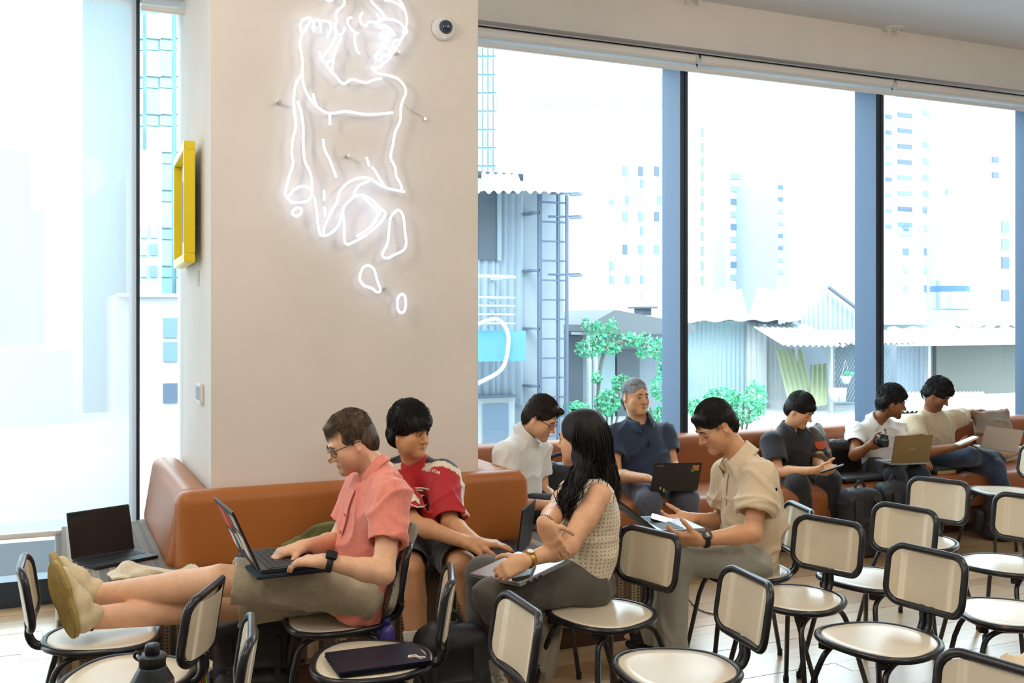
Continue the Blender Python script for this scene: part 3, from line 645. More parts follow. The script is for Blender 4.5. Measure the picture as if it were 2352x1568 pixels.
for x, y, lb in ((1915, 905, 'slim white plant tub standing by the fence post'), (1932, 905, 'short white plant tub standing by the chain link fence')):
    o = MB().lathe([(0.07, -0.12), (0.09, 0.1), (0.08, 0.1)], (0, 0, 0), 12).build('plant_tub', m_cw, smooth=True); q = Lp(x, y, TF - .3); o.location = V(Wp(q[0], -q[1], q[2])); tag(o, lb, 'tub', 'white tubs by the fence')
# sheds on the right
rsd = site('long_shed', 'long low shed with a bright white roof outside the right window', 'shed'); TR = 9.5
part_box('wall', rsd, fs(2020, TR), fs(2145, TR), TR, TR + 2, -1.5, fz(2100, 790, TR), m_cb); corr('wall_sheet', rsd, Lp(2050, 900, TR - .03), Lp(2138, 900, TR - .03), Lp(2050, 792, TR - .03), m_cb, pitch=0.12, amp=0.015)
part_box('screen_wall', rsd, fs(2142, TR), fs(2500, TR), TR - 0.1, TR + 2, -1.5, fz(2250, 790, TR), mat('screen_taupe', S('8c9089'), 0.85, noise=(1.5, 0.08)))
part_box('post', rsd, fs(2132, TR - .3), fs(2138, TR - .3), TR - .3, TR - .2, -1.5, fz(2135, 792, TR - .3), m_cw)
corr('roof_sheet', rsd, Lp(2020, 792, TR - .8), Lp(2500, 786, TR - .8), (fs(2040, TR + 2), TR + 2, fz(2040, 752, TR + 2)), m_cw, pitch=0.6, amp=0.03)
part_box('gutter', rsd, fs(2040, TR - .8), fs(2500, TR - .8), TR - .86, TR - .78, fz(2200, 793, TR - .8), fz(2200, 779, TR - .8), m_cb)
part_box('parapet', rsd, fs(2180, TR - 2), fs(2520, TR - 2), TR - 2.2, TR - 2, -1.0, fz(2250, 905, TR - 2), m_cw)
corr('low_roof_sheet', rsd, Lp(2060, 945, TR - 3.4), Lp(2300, 942, TR - 3.4), (fs(2050, TR - 1.2), TR - 1.2, fz(2050, 900, TR - 1.2)), m_cw, pitch=0.1, amp=0.015)
part_box('low_wall', rsd, fs(2040, TR - 3.2), fs(2290, TR - 3.2), TR - 3.2, TR - 3.1, -1.0, fz(2100, 947, TR - 3.2), mat('sage_wall', S('a7b9b6'), 0.8))
bsd = site('back_shed', 'greenish corrugated roof behind the long white roofed shed', 'shed'); TB = 14
part_box('wall', bsd, fs(2030, TB), fs(2500, TB), TB, TB + 1, -1.5, fz(2250, 745, TB), m_conc); corr('roof_sheet', bsd, Lp(2190, 752, TB - .5), Lp(2500, 748, TB - .5), (fs(2230, TB + 2), TB + 2, fz(2230, 722, TB + 2)), mat('corrugated_sage', S('bcd0cb'), 0.6), pitch=0.5, amp=0.05)
corr('roof_sheet', bsd, Lp(2020, 738, TB - .6), Lp(2145, 732, TB - .6), (fs(2020, TB + .6), TB + .6, fz(2020, 722, TB + .6)), m_cw, pitch=0.2, amp=0.03)
tk = site('water_tank', 'ribbed steel water tank on the far roof', 'tank'); cT = Lp(2182, 712, 15.0); zt_ = fz(2182, 640, 15.0); Rk = abs(fs(2213, 15) - fs(2150, 15)) / 2; prof = []
for k in range(17):
    zz = (zt_ - cT[2]) * k / 16; prof.append((Rk * (1.0 if k % 2 else 0.94), zz))
prof.append((Rk * 0.4, zt_ - cT[2] + 0.08)); MB().lathe(prof, cT, 20).build('tank_body', mat('tank_steel', (0.62, 0.72, 0.8), 0.3, 0.7), tk, smooth=True)
MB().lathe([(Rk * 1.02, 0), (Rk * 1.02, (zt_ - cT[2]) * .18)], (cT[0], cT[1], cT[2] + (zt_ - cT[2]) * .58), 20).build('tank_band', mat('tank_band_blue', S('4f7ea8'), 0.5), tk)

for k_, m_ in MATS.items():                  # ordinary outdoor albedos: nothing out there is fresh white
    if k_ not in OUTSIDE_BEFORE:
        b_ = m_.node_tree.nodes['Principled BSDF']; q_ = 0.8 if 'leaf' in k_ else 0.54
        for s_ in [b_.inputs['Base Color']] + [n.inputs[6] for n in m_.node_tree.nodes if n.type == 'MIX']:
            c_ = s_.default_value; s_.default_value = (c_[0] * q_, c_[1] * q_, c_[2] * q_, 1)
# ------------------------------------------------------------------ upholstery
def leather(name, c):
    m = mat(name, c, 0.42, spec=0.45, noise=(2.0, 0.05), bump=(420, 0.10, 0.001)); return m
m_lea = leather('tan_leather', S('a9642a')); m_lea2 = leather('brown_leather', S('9c5c36'))
m_seam = mat('dark_seam', S('5a3312'), 0.7); m_wood = mat('dark_stained_wood', S('4a2c1a'), 0.5, noise=(6, 0.2, (1, 8, 8)))
def stripe_mat():
    m = bpy.data.materials.new('striped_woven_fabric'); m.use_nodes = True; nt = m.node_tree; N = nt.nodes; L = nt.links; b = N['Principled BSDF']
    b.inputs['Roughness'].default_value = 0.75; b.inputs['Sheen Weight'].default_value = 0.5; b.inputs['Sheen Roughness'].default_value = 0.4
    tc = N.new('ShaderNodeTexCoord'); sp = N.new('ShaderNodeSeparateXYZ'); L.new(tc.outputs['Object'], sp.inputs[0])
    def math_(op, a, bb=None, c=None):
        n = N.new('ShaderNodeMath'); n.operation = op
        for i, v in enumerate((a, bb, c)):
            if v is None: continue
            if isinstance(v, (int, float)): n.inputs[i].default_value = v
            else: L.new(v, n.inputs[i])
        return n.outputs[0]
    xs = math_('MULTIPLY', sp.outputs[0], 42.0); band = math_('FLOOR', xs); fr = math_('FRACT', xs)
    wn = N.new('ShaderNodeTexWhiteNoise'); wn.noise_dimensions = '1D'; L.new(band, wn.inputs['W'])
    cr = N.new('ShaderNodeValToRGB'); L.new(wn.outputs[0], cr.inputs[0]); e = cr.color_ramp; e.interpolation = 'CONSTANT'
    for i, (p, c) in enumerate(((0, '5b4632'), (.22, '8b7458'), (.42, '463627'), (.6, 'a08b6e'), (.74, '6c5741'), (.9, '2f2720'))):
        if i < 2: el = e.elements[i]; el.position = p
        else: el = e.elements.new(p)
        el.color = (*S(c), 1)
    v = math_('SUBTRACT', sp.outputs[2], sp.outputs[1]); wn2 = N.new('ShaderNodeTexWhiteNoise'); wn2.noise_dimensions = '1D'; L.new(math_('ADD', band, 31.7), wn2.inputs['W'])
    ph = math_('MULTIPLY', v, math_('MULTIPLY_ADD', wn2.outputs[0], 160.0, 330.0)); tri = math_('PINGPONG', ph, 3.0)
    dot = math_('MULTIPLY', math_('GREATER_THAN', tri, 1.6), math_('LESS_THAN', math_('ABSOLUTE', math_('SUBTRACT', fr, 0.5)), 0.24))
    dot = math_('MULTIPLY', dot, math_('GREATER_THAN', wn2.outputs[0], 0.42))
    mx = N.new('ShaderNodeMix'); mx.data_type = 'RGBA'; L.new(dot, mx.inputs[0]); L.new(cr.outputs[0], mx.inputs[6]); mx.inputs[7].default_value = (*S('211a14'), 1)
    L.new(mx.outputs[2], b.inputs['Base Color'])
    n = N.new('ShaderNodeTexNoise'); n.inputs['Scale'].default_value = 500; bp = N.new('ShaderNodeBump'); bp.inputs['Strength'].default_value = 0.2; bp.inputs['Distance'].default_value = 0.001
    L.new(tc.outputs['Object'], n.inputs['Vector']); L.new(n.outputs[0], bp.inputs['Height']); L.new(bp.outputs[0], b.inputs['Normal']); return m
m_str = stripe_mat()
def prism_along(pts, a, b, axis):           # profile (d, z) extruded along s or t in site coordinates (x = s, y = -t)
    return pts
ub = empty('wraparound_bench', (0, WC, 0), TA, 'tan leather bench with striped seat wrapped around the column', 'bench')
ZS = 0.435; D0 = 0.66; far_t = 0.12
sL, sR = cs0 - D0, cs1 + D0; tF = ct + D0
def ubox(name, s0, s1, t0, t1, z0, z1, m, bev, seg=4): 
    o = MB().box((s0, -t1, z0), (s1, -t0, z1)).build(name, m, ub, True, bev, seg); o.modifiers.new('wn', 'WEIGHTED_NORMAL'); return o
ubox('seat', cs0 - 0.0, sR, ct + 0.01, tF, 0.10, ZS, m_str, 0.035, 5)
ubox('seat', sL, cs0 - 0.0, far_t, tF, 0.10, ZS, m_str, 0.035, 5)
ubox('seat', cs1 + 0.01, sR, 0.78, ct + 0.01, 0.10, ZS, m_str, 0.035, 5)
MB().box((sL + 0.05, -tF + 0.04, 0), (sR - 0.05, -ct - 0.01, 0.10)).build('plinth', m_wood, ub); MB().box((sL + 0.05, -ct, 0), (cs0 - 0.01, -far_t - 0.05, 0.10)).build('plinth', m_wood, ub); MB().box((cs1 + 0.01, -ct, 0), (sR - 0.05, -0.82, 0.10)).build('plinth', m_wood, ub)
ZB = 0.782
def soft_back(parent, s0, s1, t0, t1, z0, z1, lean_s=0.0, lean_t=0.0, rr=0.06, m=None, name='backrest'):
    q = SDF(); ez = nrm([lean_s, lean_t, 1.0]); ex = nrm([1, 0, -lean_s]); ey = np.cross(ez, ex)
    q.box(((s0 + s1) / 2, -(t0 + t1) / 2, (z0 + z1) / 2), ((s1 - s0) / 2, (t1 - t0) / 2, (z1 - z0) / 2), rr, ax=(ex, ey, ez))
    return q.build(name, m or m_lea, parent, h=0.011, relax=2)
soft_back(ub, cs0 - 0.175, cs1 + 0.215, ct + 0.025, ct + 0.195, ZS - 0.04, ZB, 0, 0.10)
soft_back(ub, cs0 - 0.185, cs0 - 0.02, 0.12, ct + 0.10, ZS - 0.04, ZB, 0.16, 0)
soft_back(ub, cs1 + 0.02, cs1 + 0.20, 0.80, ct + 0.09, ZS - 0.04, ZB, -0.16, 0)
# sofa along the windows
so = empty('window_sofa', (0, WC, 0), TA, 'long brown leather sofa running along the windows', 'sofa')
bounds = [-2.0, -0.72, 0.60, 1.92, 3.25, 4.57, 6.0, 7.4]; ZW = 0.765
def rpoly(pts, rad, n=6):                    # polygon with rounded corners
    out = []; k = len(pts)
    for i in range(k):
        p0, p1, p2 = (np.asarray(pts[(i + d) % k], float) for d in (-1, 0, 1)); r = rad[i] if hasattr(rad, '__len__') else rad
        a, b = p1 + nrm(p0 - p1) * r, p1 + nrm(p2 - p1) * r
        for j in range(n + 1): t = j / n; out.append(tuple(a * (1 - t) ** 2 + 2 * p1 * t * (1 - t) + b * t * t))
    return out
for a, b in zip(bounds[:-1], bounds[1:]):
    q = MB(); q.prism(rpoly([(-.36, ZS - .06), (-.345, ZW), (-.15, ZW), (-.15, ZS - .06)], [.02, .085, .08, .02]), a + .001, b - .001, lambda v: (v[2], v[0], v[1])); o = q.build('back_cushion', m_lea2, so, True, 0.004, 2)
    q = MB(); q.prism(rpoly([(-.88, 0.20), (-.88, ZS), (-.17, ZS + .01), (-.17, 0.20)], [.03, .09, .02, .02]), a + .001, b - .001, lambda v: (v[2], v[0], v[1])); o2 = q.build('seat_cushion', m_lea2, so, True, 0.004, 2)
    for x in (o, o2): x.modifiers.new('wn', 'WEIGHTED_NORMAL')
    MB().box((a, -0.80, 0.07), (b, -0.18, 0.20)).build('front_panel', mat('sofa_base_leather', S('7a4420'), 0.5), so)
MB().box((bounds[0] + .03, -0.74, 0), (bounds[-1], -0.2, 0.07)).build('plinth', m_wood, so)
# ------------------------------------------------------------------ cafe chairs
m_lam = mat('cream_laminate', S('e8dcc4'), 0.26, spec=0.5, noise=(9, 0.035), coat=0.5)
m_lamb = mat('cream_laminate_back', S('d8ccb4'), 0.34, spec=0.5, noise=(7, 0.04))
m_edge = mat('plywood_edge', S('b98d4e'), 0.6)
m_blk = mat('black_lacquered_tube', (0.013, 0.015, 0.02), 0.28, spec=0.6, noise=(30, 0.3)); m_rub = mat('black_rubber', (0.01, 0.01, 0.011), 0.7)
ZSE = 0.45
def seat_outline(sc=1.0, n=48):              # rounded, a little wider in front (y = rear)
    pts = []
    for i in range(n):
        a = 2 * math.pi * i / n; c, s_ = math.cos(a), math.sin(a); e = 2.45
        r = 1 / (abs(c) ** e + abs(s_) ** e) ** (1 / e); x, y = 0.192 * r * c, 0.188 * r * s_
        x *= 1.0 - 0.16 * (y / 0.19); pts.append((x * sc, y * sc))
    return pts
def make_chair():
    r = empty('cafe_chair')
    def put(name, b, m, smooth=True, bevel=0): return b.build(name, m, r, smooth, bevel)
    b = MB(); po = seat_outline(0.945); n = len(po)
    rings = [(0.0, ZSE - 0.006, 0), (1.0, ZSE - 0.004, 0)]
    vs = [(0, 0, ZSE - 0.007)]; fs_ = []
    for k, (sc, z) in enumerate(((0.45, ZSE - 0.007), (0.8, ZSE - 0.004), (0.97, ZSE - 0.001), (1.0, ZSE - 0.004), (1.0, ZSE - 0.016))):
        vs += [(x * sc, y * sc, z) for x, y in po]
    for j in range(n): fs_.append((0, 1 + j, 1 + (j + 1) % n))
    for k in range(4):
        for j in range(n): fs_.append((1 + k * n + j, 1 + (k + 1) * n + j, 1 + (k + 1) * n + (j + 1) % n, 1 + k * n + (j + 1) % n))
    fs_.append(tuple(1 + 4 * n + j for j in range(n)))
    b.add(vs, fs_); put('seat', b, m_lam)
    b = MB(); b.tube([(x, y, ZSE - 0.011) for x, y in seat_outline(1.0)], 0.0125, 8, True); put('seat_rim', b, m_blk)
    # backrest: rounded panel in a tube frame, leaning back
    bw_, bh_, lean = 0.315, 0.205, 0.16; zc = 0.62; yc = 0.225
    ex = np.array([1, 0, 0.0]); ez = nrm([0, lean, 1.0]); ey = np.cross(ez, ex)
    def BM(v):
        cv = 0.028 * (1 - (v[0] / (bw_ / 2)) ** 2)                       # curved across the width
        return np.array([0, yc, zc]) + ex * v[0] + ez * v[1] + ey * (v[2] + cv)
    ro = rrect(bw_, bh_, 0.052, 7)
    b = MB(); b.tube([BM((x, y, 0)) for x, y in ro], 0.0125, 8, True); put('back_frame', b, m_blk)
    ri = rrect(bw_ - 0.026, bh_ - 0.026, 0.042, 7); b = MB(); nx = 9
    hw, hh_, cr_ = (bw_ - .026) / 2, (bh_ - .026) / 2, .042
    xs_ = sorted(set([-hw + cr_ * (1 - math.cos(math.pi / 2 * i / 6)) for i in range(7)] + list(np.linspace(-hw + cr_, hw - cr_, 11)) + [hw - cr_ * (1 - math.cos(math.pi / 2 * i / 6)) for i in range(7)]))
    for sg in (-1, 1):
        vs = []; fs_ = []
        for x in xs_:
            e_ = max(0.0, abs(x) - (hw - cr_)); ym = hh_ - cr_ + math.sqrt(max(0, cr_ * cr_ - e_ * e_))
            for k in range(5): vs.append(BM((x, ym * (-1 + k / 2), sg * .0072)))
        for i in range(len(xs_) - 1):
            for k in range(4): f = (5 * i + k, 5 * i + 5 + k, 5 * i + 6 + k, 5 * i + 1 + k); fs_.append(f if sg < 0 else f[::-1])
        b.add(vs, fs_)
    put('backrest', b, m_lamb)
    yr = 0.188
    for sx in (-0.0135, 0.0135):
        b = MB(); pt = smooth_path([(sx, yr - 0.10, ZSE - 0.022), (sx, yr - 0.01, ZSE - 0.022), (sx, yr + 0.028, ZSE - 0.012), (sx, yr + 0.046, ZSE + 0.02), (sx, yr + 0.046, zc - bh_ / 2 - 0.02), (sx, yc + 0.026 - lean * bh_ / 2 + 0.002, zc - bh_ / 2 + 0.004)], 6)
        b.tube(pt, 0.0125, 8); put('back_stem', b, m_blk)
    # two arched side frames, each one bent tube ending in two legs
    for sx in (-1, 1):
        xt, xb = 0.125 * sx, 0.205 * sx; zt_ = ZSE - 0.036
        pts = [(xb, -0.215, 0.008), (lerp(xb, xt, 0.72), -0.165, 0.31), (xt * 1.04, -0.143, 0.375), (xt, -0.10, zt_ - 0.006), (xt, -0.055, zt_), (xt, 0.055, zt_), (xt, 0.10, zt_ - 0.006), (xt * 1.04, 0.143, 0.375), (lerp(xb, xt, 0.72), 0.165, 0.31), (xb, 0.235, 0.008)]
        pts = [np.array([float(p[0]), p[1], p[2]]) for p in pts]
        path = [pts[0]] + smooth_path(pts[1:-1], 6) + [pts[-1]]
        b = MB(); b.tube(path, 0.0105, 8); put('leg_frame', b, m_blk)
        for p in (pts[0], pts[-1]): b = MB(); b.lathe([(0.0125, -0.008), (0.0125, 0.018)], p, 8); put('foot_cap', b, m_rub)
        b = MB(); b.box((xt - 0.01, -0.165, zt_ - 0.01), (xt + 0.01, -0.135, zt_ + 0.012)); put('stacking_bumper', b, m_rub, False)
    return r
chair_proto = make_chair(); used = [False]
def chair(px, py, ang, lab, xy=None, rim=None):
    o = chair_proto if not used[0] else copy_tree(chair_proto); used[0] = True
    p = G(px, py, ZSE) if xy is None else np.array([xy[0], xy[1], 0]); o.location = (p[0], p[1], 0.002)
    o.rotation_euler = (0, 0, math.radians(ang - 90)); tag(o, lab, 'chair', 'cafe chairs'); return o
c_foot = chair(235, 1455, -158, 'cream and black chair under the crossed feet in pale sneakers')
c_bottle = chair(297, 1548, -2, 'cream and black chair at lower left, seat partly hidden behind the dark bottle')
c_b = chair(0, 0, 14, 'cream and black chair cut off at the bottom, carrying the dark bottle', (-0.95, 2.70))
c_lap = chair(855, 1512, 4, 'cream and black chair carrying the closed navy laptop')
c_5 = chair(0, 0, 22, 'cream and black chair cut off at the bottom, in front of the woman', (-0.205, 2.90))
c_6 = chair(1388, 1405, 37, 'empty cream and black chair directly behind the woman')
c_man = chair(775, 1415, 14, 'cream and black chair of the man in the coral shirt')
c_wom = chair(1260, 1358, 22, 'cream and black chair the woman is sitting on')
c_jean = chair(1712, 1308, 6, 'cream and black chair of the man in the beige linen shirt')
c_10 = chair(1825, 1370, 40, 'empty cream and black chair just behind the man in beige linen')
c_11 = chair(1558, 1532, 16, 'empty cream and black chair at the bottom centre, closest to the camera')
c_12 = chair(2026, 1465, 31, 'empty cream and black chair at lower right, second nearest in its row')
c_13 = chair(2000, 1325, 34, 'empty cream and black chair in front of the two floor backpacks, middle of its row')
c_14 = chair(2105, 1240, 42, 'empty cream and black chair farthest back in the row left of the right edge')
c_15 = chair(2304, 1292, 38, 'empty cream and black chair at the right edge, back partly out of frame')
c_16 = chair(2327, 1405, -6, 'empty cream and black chair at the right edge with only its seat showing')
c_17 = chair(2307, 1126, 10, 'empty cream and black chair at the right edge nearest the sofa')
c_18 = chair(0, 0, 34, 'cream and black chair cut off at the bottom right corner', (0.97, 2.32))
# ------------------------------------------------------------------ neon drawing on the column
neon = empty('neon_sign', Wp(Ws(800, ct), ct, Wz(800, 380, ct)), TA, 'white neon line drawing of a draped figure on the column', 'neon sign')
m_neon = mat('neon_tube_light', (0.95, 0.97, 1.0), 0.4, emit=((0.58, 0.71, 1.0), 1.75))
NO = np.array(neon.location)
def Npt(zx, zy, off=0.058):
    px, py = 560 + zx / 1.959, zy / 1.96; w = Wp(Ws(px, ct), ct + off, Wz(px, py, ct)) - NO
    return (w[0] * CD + w[1] * SD, -w[0] * SD + w[1] * CD, w[2])
open_ = [
 [(440, -12), (437, 35), (410, 60), (400, 85), (405, 110), (398, 130), (402, 160), (420, 172), (432, 160), (442, 138)],
 [(472, 92), (455, 100), (455, 125), (475, 150), (485, 165), (485, 205), (495, 240), (508, 255)], [(485, 164), (503, 163)],
 [(520, 70), (508, 95), (515, 120), (535, 130), (550, 112), (580, 115), (605, 103), (625, 100), (660, 103), (690, 120), (705, 140), (700, 165)],
 [(583, 75), (595, 95), (605, 103)], [(556, -10), (560, 22), (585, 48), (605, 70), (622, 95)], [(618, 15), (650, 20), (680, 35), (702, 58)],
 [(640, -12), (680, 12), (700, 40), (712, 75), (718, 110), (712, 140), (718, 155), (705, 170), (695, 185), (688, 200), (674, 218), (658, 228), (655, 212), (664, 196), (680, 192)],
 [(688, 200), (672, 222), (665, 240), (650, 255), (640, 275), (610, 300), (595, 315), (558, 318)], [(588, 133), (625, 135), (650, 150), (665, 175)], [(597, 178), (607, 172), (600, 190)],
 [(565, 325), (590, 342), (635, 350), (675, 365), (705, 395), (712, 430), (700, 460), (690, 500), (688, 550), (665, 605), (655, 660), (645, 715), (665, 760), (670, 800), (690, 835), (695, 862)],
 [(425, 178), (405, 230), (390, 270), (388, 300), (382, 335)], [(400, 168), (380, 220), (345, 265), (334, 274)], [(355, 298), (385, 283)],
 [(326, 245), (335, 275), (355, 300), (385, 340), (405, 360), (420, 380), (440, 388), (470, 368), (510, 378), (540, 383), (575, 368), (605, 365)],
 [(248, 163), (242, 130), (252, 105), (280, 95), (290, 105), (262, 150), (247, 180), (240, 215), (248, 260), (252, 300), (250, 340), (255, 385), (270, 430), (300, 475), (330, 500), (360, 518), (400, 518), (440, 511), (490, 518), (540, 525), (600, 522), (655, 516)],
 [(288, 100), (302, 118), (297, 140), (305, 156)], [(305, 103), (320, 103), (331, 125), (332, 162)], [(325, 112), (345, 108), (372, 115), (378, 145), (362, 182)], [(300, 432), (305, 460), (315, 482)], [(374, 525), (374, 572)],
 [(245, 350), (222, 390), (213, 450), (215, 510), (222, 575), (208, 640), (205, 700), (210, 745), (190, 810), (178, 860), (178, 888), (205, 915), (255, 915), (280, 905), (295, 880)],
 [(230, 465), (245, 510), (255, 580), (255, 650), (262, 730), (285, 780), (293, 830), (295, 880), (305, 900), (315, 960), (320, 1010), (330, 1056), (345, 1065), (370, 1058), (400, 1035), (420, 1000), (430, 960)],
 [(185, 895), (215, 860), (250, 845), (280, 850), (295, 872)],
 [(345, 1062), (350, 1025), (380, 960), (405, 915), (420, 865), (460, 825), (520, 805), (560, 815), (610, 845), (660, 860), (708, 868)],
 [(345, 635), (350, 680), (375, 730), (390, 770), (402, 805)], [(537, 715), (550, 756)], [(560, 760), (570, 768), (592, 805), (620, 850)], [(347, 862), (349, 908)], [(351, 935), (352, 980)],
 [(548, 822), (505, 840), (485, 870), (478, 893), (440, 930), (432, 965), (438, 1010), (438, 1080), (450, 1103), (475, 1095), (530, 1065), (580, 1025), (610, 995), (620, 962), (600, 942), (580, 925)],
 [(478, 892), (515, 883), (560, 905), (590, 935), (602, 950), (590, 975)], [(515, 883), (550, 920), (582, 945), (585, 975), (570, 1010), (530, 1045), (493, 1068)],
 [(343, -14), (358, 12), (380, 18), (402, -6)]]
closed_ = [[(605, 166), (625, 156), (645, 166), (625, 180)], [(606, 232), (588, 250), (575, 270), (598, 285), (606, 268), (600, 258), (622, 262), (645, 250), (628, 228)],
 [(208, 958), (225, 940), (245, 945), (246, 962), (230, 977), (210, 971)],
 [(677, 950), (700, 975), (708, 1040), (714, 1100), (700, 1130), (660, 1150), (630, 1165), (607, 1150), (630, 1100), (638, 1040), (645, 985)],
 [(545, 1197), (570, 1215), (585, 1265), (600, 1308), (582, 1315), (560, 1298), (525, 1285), (507, 1255), (520, 1210)], [(693, 1325), (710, 1340), (710, 1390), (695, 1408), (678, 1395), (675, 1350)]]
for pl_ in open_: b = MB(); b.tube(smooth_path([Npt(*p) for p in pl_], 5), 0.0062, 6); b.build('neon_tube', m_neon, neon, True)
for pl_ in closed_: b = MB(); b.tube(smooth_path([Npt(*p) for p in pl_], 5, True), 0.0062, 6, True); b.build('neon_tube', m_neon, neon, True)
for zx, zy in ((155, 465), (460, 706), (685, 243), (620, 1302)):
    a = np.array(Npt(zx, zy, 0.0)); c2 = np.array(Npt(zx, zy, 0.05)); b = MB(); b.tube([a, c2], 0.009, 10); b.build('standoff_pin', m_rail, neon)
b = MB(); b.tube(smooth_path([Npt(705, 470, .04), Npt(745, 495, .012), Npt(790, 520, .008), Npt(812, 535, .008)]), 0.0015, 4); b.build('wire', mat('thin_wire', (.5, .48, .45), .6), neon)
b = MB(); b.lathe([(0.008, 0), (0.008, 0.012)], (0, 0, 0), 8, M=lambda v: np.array(Npt(812, 537, 0.0)) + np.array((v[0], -v[2], v[1]))); b.build('wire_hook', m_rail, neon)
# ------------------------------------------------------------------ people: one continuous body each, clothes and hair as children
BS = 0.92                                     # everyone is a little smaller than the generic figure
def march(q, p, d, n=50):
    p = np.asarray(p, float).copy(); d = nrm(d)
    for _ in range(n):
        e = float(q.ev(p[None])[0])
        if e < 0.0006: break
        p += d * max(e * 0.7, 0.0004)
    return p
def head_axes(fwd, up=(0, 0, 1), roll=0.0):
    y = nrm(fwd); x = nrm(np.cross(y, up)); z = np.cross(x, y)
    if roll: c, s_ = math.cos(roll), math.sin(roll); x, z = x * c + z * s_, z * c - x * s_
    return x, y, z
def dirv(yaw, pitch):                         # yaw 0 = towards the camera, +90 = image right, 180 = away; pitch + is down
    a, b = math.radians(yaw), math.radians(pitch); return np.array([math.sin(a) * math.cos(b), -math.cos(a) * math.cos(b), -math.sin(b)])
class Head:
    def __init__(s, c, yaw, pitch, roll=0.0, sc=1.0, female=False):
        s.c = np.asarray(c, float); s.y0 = dirv(yaw, 0); f = dirv(yaw, pitch)
        s.x, s.y, s.z = head_axes(f, (0, 0, 1), math.radians(roll)); s.s = sc; s.fem = female
    def __call__(s, p): return s.c + (s.x * p[0] + s.y * p[1] + s.z * p[2]) * s.s
    @property
    def ax(s): return (s.x, s.y, s.z)
    def loc(s, P_): d = (P_ - s.c) / s.s; return np.stack([d @ s.x, d @ s.y, d @ s.z], -1)
    def add(s, q, wide=1.0, nose=1.0, jaw=1.0):
        S_ = s.s; E_ = lambda c, r, k=.015, op=0: q.ell(s(c), np.array(r) * S_, k, op, s.ax)
        E_((0, -.012, .043), (.076 * wide, .095, .086)); E_((0, .028, -.012), (.063 * wide, .064, .084), .03)
        for sx in (-1, 1):
            q.cone(s((.052 * sx * wide, -.004, -.032)), s((.016 * sx, .070, -.084)), .024 * S_, .018 * S_ * jaw, .03)
            E_((.047 * sx * wide, .058, -.014), (.020, .022, .020), .02); E_((.040 * sx * wide, .042, -.046), (.024, .030, .030), .03)
        E_((0, .079, -.090), (.020 * jaw, .015, .016), .02)
        q.cone(s((-.033, .078, .033)), s((.033, .078, .033)), .012 * S_, .012 * S_, .02)
        for sx in (-1, 1):
            E_((.032 * sx, .101, .012), (.018, .016, .0115), .012, 1); E_((.032 * sx, .0765, .011), (.0145, .0135, .0125), .004)
        q.cone(s((0, .088, .020)), s((0, .1095 + .005 * nose, -.020)), .0075 * S_, .0108 * S_ * nose, .012)
        for sx in (-1, 1): E_((.0115 * sx, .099, -.0255), (.0085, .0095, .0075), .006)
        q.cone(s((-.017, .0865, -.0525)), s((.017, .0865, -.0525)), .006 * S_, .006 * S_, .008); E_((0, .0905, -.0505), (.012, .0065, .005), .006); E_((0, .0895, -.0612), (.0135, .007, .0056), .006)
        q.cone(s((-.020, .103, -.0563)), s((.020, .103, -.0563)), .0022, .0022, .004, 1) if False else None
        for sx in (-1, 1):
            x1, y1 = s.x * sx * .96 - s.y * .28, None
            ea = nrm(s.x * sx - s.y * .35 + s.z * .08); eu = nrm(s.z - s.y * .22 - ea * np.dot(s.z, ea)); ef = np.cross(eu, ea)
            q.ell(s((.0795 * sx * wide, -.011, .003)), np.array((.0075, .0185, .033)) * S_, .005, 0, (ea, ef, eu))
            q.ell(s((.0905 * sx * wide, -.008, .005)), np.array((.0125, .0115, .021)) * S_, .003, 1, (ea, ef, eu))
            q.ell(s((.0755 * sx * wide, -.005, -.024)), np.array((.006, .009, .010)) * S_, .006, 0, (ea, ef, eu))
    def colors(s, skin, lip, brow=None, stubble=0.0, hairc=None, fade=None):
        skin = np.array(skin); lip = np.array(lip)
        def f(P_):
            l = s.loc(P_); c = np.tile(skin, (len(P_), 1))
            hd = (np.abs(l) < .16).all(1)
            m = np.exp(-((l[:, 0] / .019) ** 4 + ((l[:, 2] + .0562) / .0095) ** 4)) * (l[:, 1] > .07) * hd; c = c * (1 - m[:, None] * .75) + lip * m[:, None] * .75
            m = np.exp(-((l[:, 0] / .013) ** 4 + ((l[:, 2] + .0562) / .0018) ** 2)) * (l[:, 1] > .07) * hd; c = c * (1 - m[:, None] * .6)
            r = np.exp(-(((np.abs(l[:, 0]) - .045) / .02) ** 2 + ((l[:, 2] + .02) / .02) ** 2)) * (l[:, 1] > .02) * hd + np.exp(-((l[:, 0] / .014) ** 2 + ((l[:, 2] + .022) / .012) ** 2)) * (l[:, 1] > .095) * hd + (np.abs(l[:, 0]) > .074) * (np.abs(l[:, 2]) < .04) * hd * .8
            c = c * (1 - r[:, None] * np.array([.0, .05, .06]))
            if stubble:
                m = ((l[:, 2] < -.028) & (l[:, 2] > -.125) & (l[:, 1] > -.03) & hd) * np.clip((-.028 - l[:, 2]) / .03, 0, 1); c = c * (1 - m[:, None] * stubble * np.array([.8, .9, .9]))
            if fade is not None:
                m = (hd & (l[:, 2] > fade[0]) & (l[:, 1] < .035) & (np.abs(l[:, 0]) < .0735 + (l[:, 2] > .03) * .1)) * np.clip((l[:, 2] - fade[0]) / .03, 0, 1) * fade[1]; c = c * (1 - m[:, None]) + np.array(hairc) * m[:, None]
            return np.clip(c, 0, 1)
        return f
